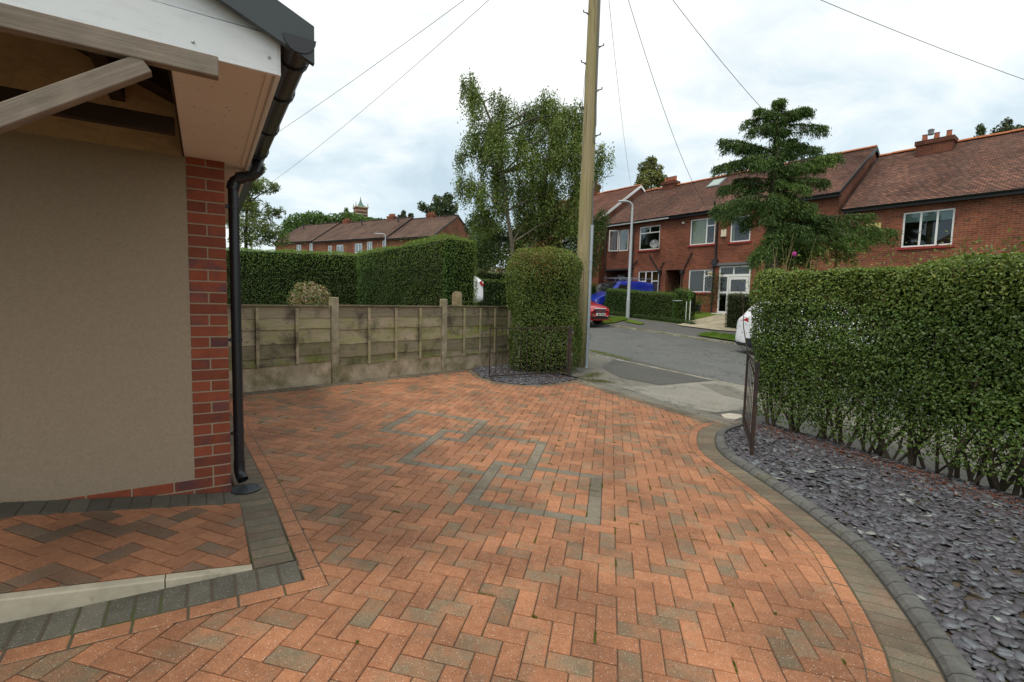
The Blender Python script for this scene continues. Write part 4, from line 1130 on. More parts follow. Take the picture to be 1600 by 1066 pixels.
def roofplane(F, mb, a0, a1, b0, z0, b1, z1, step=.1, th=.02):
    """courses of tiles: each row a real lapped step"""
    L = hypot(b1-b0, z1-z0); n = int(L/step); db, dz = (b1-b0)/n, (z1-z0)/n; nb, nz = -dz/hypot(db, dz), db/hypot(db, dz)
    if b1 < b0: nb, nz = -nb, -nz
    m = max(1, int((a1-a0)/1.2)); r = random.Random(int(a0*100))
    sag = [r.uniform(-.012, .012) for _ in range(m+1)]
    for i in range(n):
        for j in range(m):
            x0, x1 = a0+(a1-a0)*j/m, a0+(a1-a0)*(j+1)/m
            lo = [F.P(x, b0+db*i+nb*(th+s_), z0+dz*i+nz*(th+s_)) for x, s_ in ((x0, sag[j]), (x1, sag[j+1]))]
            hi = [F.P(x, b0+db*(i+1)+nb*s_, z0+dz*(i+1)+nz*s_) for x, s_ in ((x0, sag[j]), (x1, sag[j+1]))]
            bt = [F.P(x, b0+db*i+nb*s_, z0+dz*i+nz*s_) for x, s_ in ((x0, sag[j]), (x1, sag[j+1]))]
            mb.poly([lo[0], lo[1], hi[1], hi[0]], uv=[(x0, i*step), (x1, i*step), (x1, (i+1)*step), (x0, (i+1)*step)])
            mb.poly([bt[0], bt[1], lo[1], lo[0]], uv=[(x0, i*step), (x1, i*step), (x1, i*step+.01), (x0, i*step+.01)])
def gable_roof(F, parent, a0, a1, depth, ze, zr, over=.3, mat='roof_tile', ridge='ridge_tile', vl=.08, verge='black_paint', gutter=True, name='roof'):
    mid = depth/2; k = (zr-ze)/(mid+over); zlow = ze
    q = MB(); roofplane(F, q, a0-vl, a1+vl, -over, zlow, mid, zr); roofplane(F, q, a0-vl, a1+vl, depth+over, zlow, mid, zr)
    rf = obj(name, q, mat, parent)
    n = max(2, int((a1-a0+2*vl)/.45)); q = MB()
    for i in range(n):
        x0 = a0-vl+(a1-a0+2*vl)*i/n; x1 = x0+(a1-a0+2*vl)/n-.015; h = zr+.03+random.uniform(-.008, .012); sec = [(cos(t)*.12, sin(t)*.09) for t in fr(0, pi, 6)]
        q.raw([F.P(x0, mid+u, h+v-.03) for u, v in sec]+[F.P(x1, mid+u, h+v-.03) for u, v in sec], [(i_, 7+i_, 8+i_, i_+1) for i_ in range(6)]+[tuple(range(7)), tuple(range(7, 14))[::-1]])
    obj('ridge_tiles', q, ridge, rf)
    for a in (a0-vl, a1+vl):
        for b0_ in (-over, depth+over):
            q = MB(); p0, p1 = F.P(a, b0_, zlow-.06), F.P(a, mid, zr-.06); q.beam(p0, p1, .035, .15); obj('bargeboard', q, verge, rf)
    q = MB()
    F.box(a0-vl, a1+vl, -over+.03, -.005, ze-.13, ze-.11, q); obj('eaves_soffit', q, 'black_paint', rf)
    q = MB(); F.box(a0-vl, a1+vl, -over+.01, -over+.035, ze-.15, ze+.0, q); obj('eaves_board', q, 'black_paint', rf)
    if gutter:
        q = MB(); sec = [(cos(t)*.055, sin(t)*.055) for t in fr(pi, 2*pi, 6)]; x0, x1 = a0-vl, a1+vl
        q.raw([F.P(x0, -over-.04+u, ze+.0+v) for u, v in sec]+[F.P(x1, -over-.04+u, ze+v) for u, v in sec], [(i_, 7+i_, 8+i_, i_+1) for i_ in range(6)]); obj('gutter', q, 'black_plastic', rf)
    return rf
def gable_ends(F, q, a0, a1, depth, zb, ze, zr, front=False):
    mid = depth/2
    for a in (a0, a1):
        q.poly([F.P(a, 0, zb), F.P(a, depth, zb), F.P(a, depth, ze), F.P(a, mid, zr-.08), F.P(a, 0, ze)], uv=[(0, zb), (depth, zb), (depth, ze), (mid, zr), (0, ze)])
    q.poly([F.P(a0, depth, zb), F.P(a1, depth, zb), F.P(a1, depth, ze), F.P(a0, depth, ze)], uv=[(a0, zb), (a1, zb), (a1, ze), (a0, ze)])
def chimney(F, parent, a, b, z0, w_, d_, h_, pots=3, mat='chimney_brick'):
    q = MB()
    def ub(a0, a1, b0, b1, z0_, z1_):
        for (p, r_) in (((a0, b0), (a1, b0)), ((a1, b0), (a1, b1)), ((a1, b1), (a0, b1)), ((a0, b1), (a0, b0))):
            L = hypot(r_[0]-p[0], r_[1]-p[1]); q.poly([F.P(*p, z0_), F.P(*r_, z0_), F.P(*r_, z1_), F.P(*p, z1_)], uv=[(0, z0_), (L, z0_), (L, z1_), (0, z1_)])
        for z in (z0_, z1_): q.poly([F.P(a0, b0, z), F.P(a1, b0, z), F.P(a1, b1, z), F.P(a0, b1, z)], uv=[(a0, b0), (a1, b0), (a1, b1), (a0, b1)])
    ub(a-w_/2, a+w_/2, b-d_/2, b+d_/2, z0, z0+h_); ub(a-w_/2-.05, a+w_/2+.05, b-d_/2-.05, b+d_/2+.05, z0+h_*.72, z0+h_+.004)
    c = obj('chimney', q, mat, parent)
    for i in range(pots):
        x = a-w_/2+w_*(i+.5)/pots; q = MB(); q.tube([F.P(x, b, z0+h_), F.P(x, b, z0+h_+.28), F.P(x, b, z0+h_+.3)], [.10, .085, .105], 10); obj('chimney_pot', q, 'terracotta', c)
    return c
def pipe(F, parent, pts, r=.035, mat='black_plastic', name='downpipe'): q = MB(); q.tube([F.P(*p) for p in pts], r, 8); return smoothmod(obj(name, q, mat, parent))
def rect(F, x0, y0, x1, y1):
    """photo bearings of two opposite corners -> a0, a1, z0, z1 on the facade"""
    a, z = F.fac(x0, y0); b, w_ = F.fac(x1, y1); return min(a, b), max(a, b), min(z, w_), max(z, w_)

T1 = Frame(FO, D3, B3)
def z6(X, Y): return 900+X/3.553, 230+Y/3.553
def z7(X, Y): return 1080+X/3.077, 140+Y/3.077
def r6(x0, y0, x1, y1): return rect(T1, *z6(x0, y0), *z6(x1, y1))
def r7(x0, y0, x1, y1): return rect(T1, *z7(x0, y0), *z7(x1, y1))
ZE1, ZR1, DEP = 6.22, 8.85, 7.6; aL, aR = T1.fac(946, 400)[0], 5.05
t1 = thing('terraced_house', 'long red brick terrace with mottled tiled roof behind the lamp post and conifer', 'house', T1.P(0, .0, 1.2))
w1 = r6(240, 462, 288, 574); w2 = r6(355, 445, 462, 565); w3 = r6(638, 405, 768, 535); w4 = r6(862, 388, 965, 520)
g1 = r6(347, 690, 455, 800); g3 = r6(628, 683, 760, 806); pas = r6(499, 683, 577, 800); dr = r6(795, 662, 925, 915)
jz_ = T1.fac(*z6(220, 676))[1]; aJ = T1.fac(*z6(318, 600))[0]
gbase = lambda a: G(*T1.P(a, 0, 0).xy)
zb = .6
ZW2 = max(w2[3], w1[3]); 
dr = (dr[0], dr[0]+1.55, 1.22, dr[3]); g1 = (g1[0], g1[1], 1.4, g1[3]); pas = (pas[0], pas[1], .6, pas[3], 1.6)
up_h = [w1, w2, w3, w4]
q = MB()
wallface(T1, q, aJ, aR, zb, ZE1, [w2, w3, w4, g1, g3, pas, dr]); wallface(T1, q, aL, aJ, jz_, ZE1, [w1])
# underside and recessed wall below the jetty
q.poly([T1.P(aL, 0, jz_), T1.P(aJ, 0, jz_), T1.P(aJ, 1.3, jz_), T1.P(aL, 1.3, jz_)], uv=[(0, 0), (1, 0), (1, 1), (0, 1)])
jd = (T1.fac(*z6(222, 710), 1.3)[0], T1.fac(*z6(270, 710), 1.3)[0], .8, T1.fac(*z6(240, 708), 1.3)[1])
wallface(T1, q, aL-.6, aJ+.2, zb, jz_+.1, [jd], b=1.3)
q.poly([T1.P(aJ, 0, zb), T1.P(aJ, 1.3, zb), T1.P(aJ, 1.3, jz_), T1.P(aJ, 0, jz_)], uv=[(0, zb), (1.3, zb), (1.3, jz_), (0, jz_)])
gable_ends(T1, q, aL, aR, DEP, zb, ZE1, ZR1)
wl = obj('wall', q, 'wall_brick', t1)
gable_roof(T1, t1, aL, aR, DEP, ZE1, ZR1, over=.28)
q = MB(); T1.box(aL-.05, T1.fac(*z6(530, 420))[0], -.31, -.275, ZE1-.13, ZE1+.0, q); obj('eaves_fascia', q, 'white_paint', t1)
q = MB(); T1.box(aL, aJ+.1, -.02, .05, jz_-.10, jz_-.002, q); obj('jetty_beam', q, 'black_paint', t1)
F_ = Frame(T1.P(0, 1.3, 0), D3, B3)
window(F_, t1, *jd, bars=(), trans=(), sill=None)
q = MB(); F_.box(jd[0]+.06, jd[1]-.06, .03, .04, jd[2]+.06, jd[3]-.06, q); obj('door_panel', q, 'white_paint', t1)
# windows
W1 = window(T1, t1, *w1, bars=(), sill=None)
oc = MB(); hx = w1[0]; DD = (D3*-.78-B3*.62)
q = MB(); hinge = T1.P(w1[0]-.02, -.01, 0); wW = .55
for (u0, u1, z0_, z1_) in ((0, .05, w1[2], w1[3]), (wW-.05, wW, w1[2], w1[3]), (.05, wW-.05, w1[2], w1[2]+.05), (.05, wW-.05, w1[3]-.05, w1[3])):
    c = hinge+DD*((u0+u1)/2); c.z = (z0_+z1_)/2; q.box(c, (u1-u0, .04, z1_-z0_), (DD, DD.cross(UP), UP))
sash = obj('open_sash', q, 'white_paint', t1)
q = MB(); c = hinge+DD*(wW/2); c.z = (w1[2]+w1[3])/2; q.box(c, (wW-.08, .006, w1[3]-w1[2]-.08), (DD, DD.cross(UP), UP)); obj('pane', q, 'glass', sash)
window(T1, t1, *w2, bars=(.5,) if False else (), trans=((0, 1, .72),), sill='red_sill')
q = MB(); x = (w2[0]+w2[1])/2; T1.box(x-.03, x+.03, .03, .07, w2[2]+(w2[3]-w2[2])*.74, w2[3]-.05, q); obj('mullion', q, 'white_paint', t1)
window(T1, t1, *w3, bars=(.66,), trans=((.66, 1, .70),), curtain=((.03, .64, 'curtain'),))
window(T1, t1, *w4, curtain=((.02, .14, 'curtain'), (.86, .98, 'curtain')))
window(T1, t1, *g1, bars=(.36, .66), trans=((0, .36, .72), (.66, 1, .72)), curtain=((.05, .95, 'brown_curtain'),), sill=None)
gw = window(T1, t1, *g3, bars=(.62,), trans=((.62, 1, .72),), depth=1.2)
q = MB(); a_, b_ = g3[0]+(g3[1]-g3[0])*.74, g3[0]+(g3[1]-g3[0])*.92; zt_ = g3[3]-.1; T1.box(a_, b_, .040, .044, zt_-.26, zt_, q); obj('sticker', q, 'cream', gw)
q = MB(); zc_ = zt_-.15; ac = (a_+b_)/2
for t0_, t1_ in zip(fr(0, pi, 8), fr(0, pi, 8)[1:]): q.beam(T1.P(ac+cos(t0_)*.10, .036, zc_+sin(t0_)*.08), T1.P(ac+cos(t1_)*.10, .036, zc_+sin(t1_)*.08), .02, .006)
T1.box(a_+.05, b_-.05, .034, .039, zt_-.21, zt_-.17, q); obj('sticker_print', q, 'yellow_sign', gw)
# passage between the houses
q = MB(); q.poly([T1.P(pas[0], 1.6, zb), T1.P(pas[1], 1.6, zb), T1.P(pas[1], 1.6, pas[3]), T1.P(pas[0], 1.6, pas[3])]); obj('passage_back', q, 'room', t1)
# front door with side light and top lights
dw = dr[1]-dr[0]; dq = MB(); z0_, z1_ = dr[2], dr[3]; hh = z1_-z0_
def db(x0, x1, y0, y1, b0=.03, b1=.09, m=None): T1.box(dr[0]+x0, dr[0]+x1, b0, b1, z0_+y0, z0_+y1, m or dq)
for x0, x1, y0, y1 in ((0, .075, 0, hh), (dw-.075, dw, 0, hh), (.075, dw-.075, hh-.07, hh), (.075, dw-.075, hh-.52, hh-.40), (.43, .50, .0, hh-.52), (.075, .43, .0, .08), (.075, .43, .95, 1.05), (.70, .76, hh-.40, hh-.07)): db(x0, x1, y0, y1)
frm = obj('door_frame', dq, 'white_paint', t1)
q = MB(); 
for x0, x1, y0, y1 in ((.52, .62, .02, hh-.54), (dw-.20, dw-.09, .02, hh-.54), (.62, dw-.20, .02, .2), (.62, dw-.20, hh-.66, hh-.54), (.62, dw-.20, .92, 1.04)): T1.box(dr[0]+x0, dr[0]+x1, .02, .07, z0_+y0, z0_+y1, q)
door = obj('front_door', q, 'white_paint', t1)
q = MB(); T1.box(dr[0]+.03, dr[0]+dw-.03, .055, .060, z0_+.05, z1_-.03, q); obj('door_glass', q, 'glass', door)
q = MB(); T1.box(dr[0]+.56, dr[0]+.59, .0, .02, z0_+1.0, z0_+1.16, q); obj('handle', q, 'chrome', door)
q = MB(); T1.box(dr[0]+.7, dr[0]+1.15, .5, .62, z0_+.2, z0_+1.55, q); obj('coat', q, 'blue_cloth', t1)
q = MB(); q.poly([T1.P(dr[0], 1.3, z0_), T1.P(dr[1], 1.3, z0_), T1.P(dr[1], 1.3, z1_), T1.P(dr[0], 1.3, z1_)]); q.poly([T1.P(dr[0], .1, z0_), T1.P(dr[0], 1.3, z0_), T1.P(dr[0], 1.3, z1_), T1.P(dr[0], .1, z1_)]); obj('hall', q, 'room', t1)
q = MB(); T1.box(dr[0]-.12, dr[1]+.1, -.30, .02, z0_-.12, z0_-.01, q); obj('door_step', q, 'white_paint', t1)
q = MB(); T1.box(dr[0]-.35, dr[1]+.15, -.10, -.003, z1_+.03, z1_+.14, q); obj('string_course', q, 'lead', t1)
# pipes, dish, alarm box
a = T1.fac(*z6(785, 500))[0]; zt = ZE1-.12; zh = T1.fac(*z6(780, 625))[1]
pipe(T1, t1, [(a, -.30, zt), (a, -.07, zt-.25), (a, -.07, zh)], .05); pipe(T1, t1, [(a, -.07, T1.fac(*z6(785, 380))[1]), (a, -.35, 0+ZE1), (a, -.45, T1.fac(*z6(770, 300))[1]-.1)], .045, name='soil_pipe')
q = MB(); T1.box(a-.14, a+.12, -.17, -.003, zh-.24, zh, q); obj('hopper', q, 'black_plastic', t1)
pipe(T1, t1, [(a-.06, -.07, zh-.1), (a-.06, -.07, 1.2)], .035)
a = T1.fac(*z6(320, 560))[0]; pipe(T1, t1, [(a, -.30, zt), (a, -.06, zt-.25), (a, -.06, 1.3)], .04); pipe(T1, t1, [(a, -.06, T1.fac(*z6(320, 660))[1]), (a+.35, -.06, T1.fac(*z6(345, 632))[1])], .03)
for X0, Y0, X1, Y1 in ((465, 690, 410, 600), (470, 680, 490, 640), (597, 690, 645, 590)):
    a, zc2 = T1.fac(*z6(X0, Y0)); a2, z2 = T1.fac(*z6(X1, Y1)); pipe(T1, t1, [(a2, .0, z2+.02), (a2, -.06, z2), (a, -.07, zc2)], .028, name='waste_pipe')
for X in (470, 594):
    a, zc2 = T1.fac(*z6(X, 690)); q = MB(); T1.box(a-.09, a+.09, -.15, -.003, zc2-.12, zc2+.06, q); obj('hopper', q, 'black_plastic', t1); pipe(T1, t1, [(a, -.07, zc2-.1), (a, -.07, 1.3)], .035)
a = T1.fac(*z6(165, 600))[0]; pipe(T1, t1, [(a+.05, -.05, ZE1-.3), (a+.05, -.05, jz_)], .035)
a, zc2 = T1.fac(*z6(823, 478)); q = MB(); T1.box(a-.13, a+.13, -.09, -.003, zc2-.18, zc2+.18, q, .015); obj('alarm_box', q, 'cream', t1)
a, zc2 = T1.fac(*z6(600, 422)); q = MB(); T1.box(a-.05, a+.05, -.12, -.003, zc2-.04, zc2+.04, q, .01); obj('wall_lamp', q, 'white_paint', t1)
def dish(F, parent, a, z, r):
    q = MB(); n = 14; c = F.P(a, -.38, z); ax = (-F.B*1.0+F.D*.5+UP*.25).normalized(); X = ax.orthogonal().normalized(); Y = ax.cross(X); V = [c-ax*.05]
    for k, (rr, d) in enumerate(((.5, -.035), (1., 0.))): V += [c+(X*cos(2*pi*i/n)+Y*sin(2*pi*i/n))*r*rr+ax*d for i in range(n)]
    q.raw(V, [(0, 1+i, 1+(i+1) % n) for i in range(n)]+[(1+i, 1+n+i, 1+n+(i+1) % n, 1+(i+1) % n) for i in range(n)]); d_ = obj('satellite_dish', q, 'lead', parent, smooth=True)
    q = MB(); q.tube([F.P(a+.1, 0., z-.05), F.P(a+.1, -.2, z-.05), c-ax*.04], .015, 6); q.tube([c-Y*r*.9, c+ax*.3], .01, 5); q.box(c+ax*.32, (.05, .05, .09)); obj('arm', q, 'lamp_grey', d_)
a, zc2 = T1.fac(*z6(458, 540)); dish(T1, t1, a, zc2, .24)
# roof light, chimney
def onroof(F, px, py, ze, zr, depth, over=.28):
    mid = depth/2; n = (UP*(mid+over)-F.B*(zr-ze)).normalized(); p = onplane(px, py, F.P(0, -over, ze), n); return (p-F.O).dot(F.D), (p-F.O).dot(F.B), p.z
a, b, z = onroof(T1, *z6(780, 205), ZE1, ZR1, DEP); sl = Vector((T1.B.x*cos(.594), T1.B.y*cos(.594), sin(.594))).normalized(); nn_ = T1.D.cross(sl)
nn_ = nn_ if nn_.z > 0 else -nn_; c = T1.P(a, b, z)+nn_*.05
q = MB(); q.box(c, (.78, .98, .10), (T1.D, sl, nn_), None, .01); rl = obj('roof_window', q, 'lead', t1)
q = MB(); q.box(c+nn_*.056, (.62, .82, .01), (T1.D, sl, nn_)); obj('pane', q, 'blind', rl)
a, b, z = onroof(T1, 1041, 297, ZE1, ZR1, DEP); chimney(T1, t1, a+.1, DEP/2-.1, ZR1-.35, .85, .55, .62, 4)
# leaded verge band where the higher terrace ends
H2 = Frame(T1.P(5.14, .02, 0), D3, B3)
t2 = thing('terraced_house', 'lower red brick terrace behind the long privet hedge on the right', 'house', H2.P(2, .0, .8))
ZE2, ZR2 = 5.52, 8.40; aE = 17.
hw = r7(1015, 590, 1262, 748); hw = rect(H2, 1412, 333, 1487.5, 382.5); hv = rect(H2, *z7(585, 625), *z7(760, 700))
q = MB(); hv = (max(.3, hv[0]), hv[1], hw[2]+.12, hw[3]); more = [(8.8, 10.4, hw[2], hw[3]), (9.2, 10.6, 1.8, 3.1), (4.2, 6.2, 1.7, 3.1), (12.6, 14, hw[2], hw[3])]
wallface(H2, q, 0, aE, -.5, ZE2, [hw, hv]+more); gable_ends(H2, q, 0, aE, DEP, -.5, ZE2, ZR2); obj('wall', q, 'wall_brick', t2)
gable_roof(H2, t2, 0.2, aE, DEP, ZE2, ZR2, over=.28)
window(H2, t2, *hw, bars=(.36, .68), blind=.28); window(H2, t2, *hv, bars=(.42, .62), trans=((0, .42, .7),), curtain=((.44, .98, 'curtain'),))
for m in more: window(H2, t2, *m, bars=(.5,))
a, z = H2.fac(*z7(877, 657)); q = MB(); H2.box(a-.24, a+.24, -.02, -.003, z-.11, z+.11, q); sg = obj('wall_plaque', q, 'yellow_sign', t2)
a, b, z = onroof(H2, 1466, 228, ZE2, ZR2, DEP); chimney(H2, t2, a, DEP/2-.35, ZR2-.45, 1.15, .65, .60, 3); chimney(H2, t2, 13.5, DEP/2, ZR2-.3, .9, .6, 1.0, 3)
q = MB(); q.tube([H2.P(a-.2, DEP/2-.35, ZR2+.42), H2.P(a-.2, DEP/2-.35, ZR2+.58)], .1, 10); q.sphere(H2.P(a-.2, DEP/2-.35, ZR2+.6), .12, 8, 5, (1, 1, .5)); obj('chimney_cowl', q, 'lead', t2)
# house further up the road with the striped roof and white verge
H0 = Frame(T1.P(-8.2, .6, 0), D3, B3)
t0 = thing('terraced_house', 'house with striped red concrete tiles and white bargeboard behind the telegraph pole', 'house', H0.P(-3, 0, 1.9))
q = MB(); wallface(H0, q, -9, 0, 1.2, 6.75, [(-3.4, -1.9, 4.9, 6.1), (-7.4, -5.9, 4.9, 6.1)]); gable_ends(H0, q, -9, 0, DEP, 1.2, 6.75, 9.5); obj('wall', q, 'wall_brick', t0)
gable_roof(H0, t0, -9, 0, DEP, 6.75, 9.5, over=.3, mat='roof_concrete_tile', verge='white_paint')
for m in ((-3.4, -1.9, 4.9, 6.1), (-7.4, -5.9, 4.9, 6.1)): window(H0, t0, *m, bars=(.5,))
chimney(H0, t0, -4.2, DEP/2, 9.2, .8, .55, 1.0, 3)
pa_, pb_ = H0.P(-3.3, DEP/2, 9.4), H0.P(-3.3, DEP/2, 10.6)
ae = obj('aerial', MB().tube([pa_, pb_], .015, 5).tube([pb_-D3*.1, pb_+D3*1.0], .012, 5), 'lead', t0)
for k in range(6): q = MB(); c = pb_+D3*(.1+.16*k); q.tube([c-B3*.2, c+B3*.2], .006, 4); obj('aerial_rod', q, 'lead', ae)

# far stepped terrace beyond the tall hedges
FT = Frame(Vector((-8.81, 53.6, 0)), Vector((.866, -.5, 0)), Vector((.5, .866, 0)))
specs = [(-6.9, 0, 8.45, 11.40, 'end house of the far stepped terrace, with the brick gable above the tall hedge'), (-20, -6.95, 8.62, 11.62, 'middle block of the far stepped terrace with white framed upper windows'), (-28, -20.05, 8.75, 11.75, 'leftmost and topmost block of the far stepped terrace by the trees')]
def z5(X, Y): return 430+X/4.848, 300+Y/4.848
wins = {0: [], 1: [(602, 392, 658, 438, (.5,)), (694, 378, 734, 424, (.5,)), (464, 402, 516, 440, (.5,)), (400, 408, 428, 440, ()), (812, 370, 838, 400, ())], 2: [(258, 388, 308, 424, (.5,)), (160, 402, 196, 430, (.4,))]}
for i, (a0, a1, ze, zr, lab) in enumerate(specs):
    h = thing('terraced_house', lab, 'house', FT.P((a0+a1)/2, 0, 3.4)); ws = []
    for X0, Y0, X1, Y1, bars in wins[i]:
        w_ = rect(FT, *z5(X0, Y0), *z5(X1, Y1)); zt = min(ze-.25, w_[3]); ws.append(((max(a0+.1, w_[0]), min(a1-.1, w_[1]), zt-1.15, zt), bars))
    q = MB(); wallface(FT, q, a0, a1, 2.4, ze, [w_ for w_, _ in ws]); gable_ends(FT, q, a0, a1, 8.5, 2.4, ze, zr); obj('wall', q, 'wall_brick_far', h)
    gable_roof(FT, h, a0, a1, 8.5, ze, zr, over=.3, mat='roof_tile_far', ridge='roof_tile_far', vl=.1)
    for w_, bars in ws: window(FT, h, *w_, bars=bars, sill=None, fr_=.08)
    chs = {0: [(-4.0, 3)], 1: [(-10.4, 4), (-18.6, 2)], 2: []}[i]
    for a, n in chs: chimney(FT, h, a, 4.3, zr-.4, 1.1, .6, .75, n, 'wall_brick_far')
    for a in ({0: [], 1: [-14.6, -8.3], 2: [-26.2]}[i]): q = MB(); q.tube([FT.P(a, 3.2, zr-1.0), FT.P(a, 3.2, zr+.25)], .09, 6); obj('vent_pipe', q, 'black_paint', h)
a = -9.2; pb_ = FT.P(a, 4.3, 13.6); q = MB(); q.tube([FT.P(a, 4.3, 12.), pb_], .03, 5); q.tube([pb_-FT.D*.6, pb_+FT.D*.8], .025, 5)
# ------------------------------------------------------------------ water tower on the skyline
tw = thing('brick_tower', 'distant square brick tower with a small pointed roof on the skyline', 'tower', (*at(563, 370, 210).xy, 6))
c = at(563.5, 400, 210); zt = at(563, 326, 210).z; zq = at(563, 310, 210).z; Rz = radians(30); ax = (Vector((cos(Rz), sin(Rz), 0)), Vector((-sin(Rz), cos(Rz), 0)), UP)
q = MB(); TF = Frame(Vector((c.x, c.y, 0)), ax[0], ax[1]); hw_ = 2.45
for (p, r_) in (((-hw_, -hw_), (hw_, -hw_)), ((hw_, -hw_), (hw_, hw_)), ((hw_, hw_), (-hw_, hw_)), ((-hw_, hw_), (-hw_, -hw_))): q.poly([TF.P(*p, 2), TF.P(*r_, 2), TF.P(*r_, zt), TF.P(*p, zt)], uv=[(0, 0), (5, 0), (5, zt), (0, zt)])
q.poly([TF.P(-hw_, -hw_, zt), TF.P(hw_, -hw_, zt), TF.P(hw_, hw_, zt), TF.P(-hw_, hw_, zt)], uv=[(0, 0)]*4); obj('shaft', q, 'wall_brick_far', tw)
for z in (zt-1.4, zt-2.8, zt-4.2): q = MB(); TF.box(-hw_-.06, hw_+.06, -hw_-.06, hw_+.06, z, z+.4, q); obj('stone_band', q, 'drive_concrete', tw)
q = MB(); TF.box(-hw_-.3, hw_+.3, -hw_-.3, hw_+.3, zt, zt+.5, q); obj('cornice', q, 'drive_concrete', tw)
for x in (-1, 1):
    for y in (-1, 1): q = MB(); q.tube([TF.P(x*hw_, y*hw_, zt), TF.P(x*hw_, y*hw_, zt+1.6), TF.P(x*hw_, y*hw_, zt+2.2)], [.22, .18, .03], 6); obj('corner_finial', q, 'drive_concrete', tw)
for x in (-1.2, 0, 1.2): q = MB(); TF.box(x-.35, x+.35, -hw_-.05, -hw_-.01, zt-4, zt-1.9, q); obj('louvre', q, 'ink', tw)
q = MB(); zr_ = [(1.7, .5), (1.0, 1.6), (.5, 2.6), (.22, 3.6), (.06, 4.9)]
for k in range(len(zr_)-1):
    for j in range(4):
        a0_, a1_ = pi/4+j*pi/2, pi/4+(j+1)*pi/2; f = lambda r_, a_, h_: TF.P(cos(a_)*r_*1.3, sin(a_)*r_*1.3, zt+h_)
        q.poly([f(zr_[k][0], a0_, zr_[k][1]), f(zr_[k][0], a1_, zr_[k][1]), f(zr_[k+1][0], a1_, zr_[k+1][1]), f(zr_[k+1][0], a0_, zr_[k+1][1])])
obj('spire', q, 'copper_green', tw)
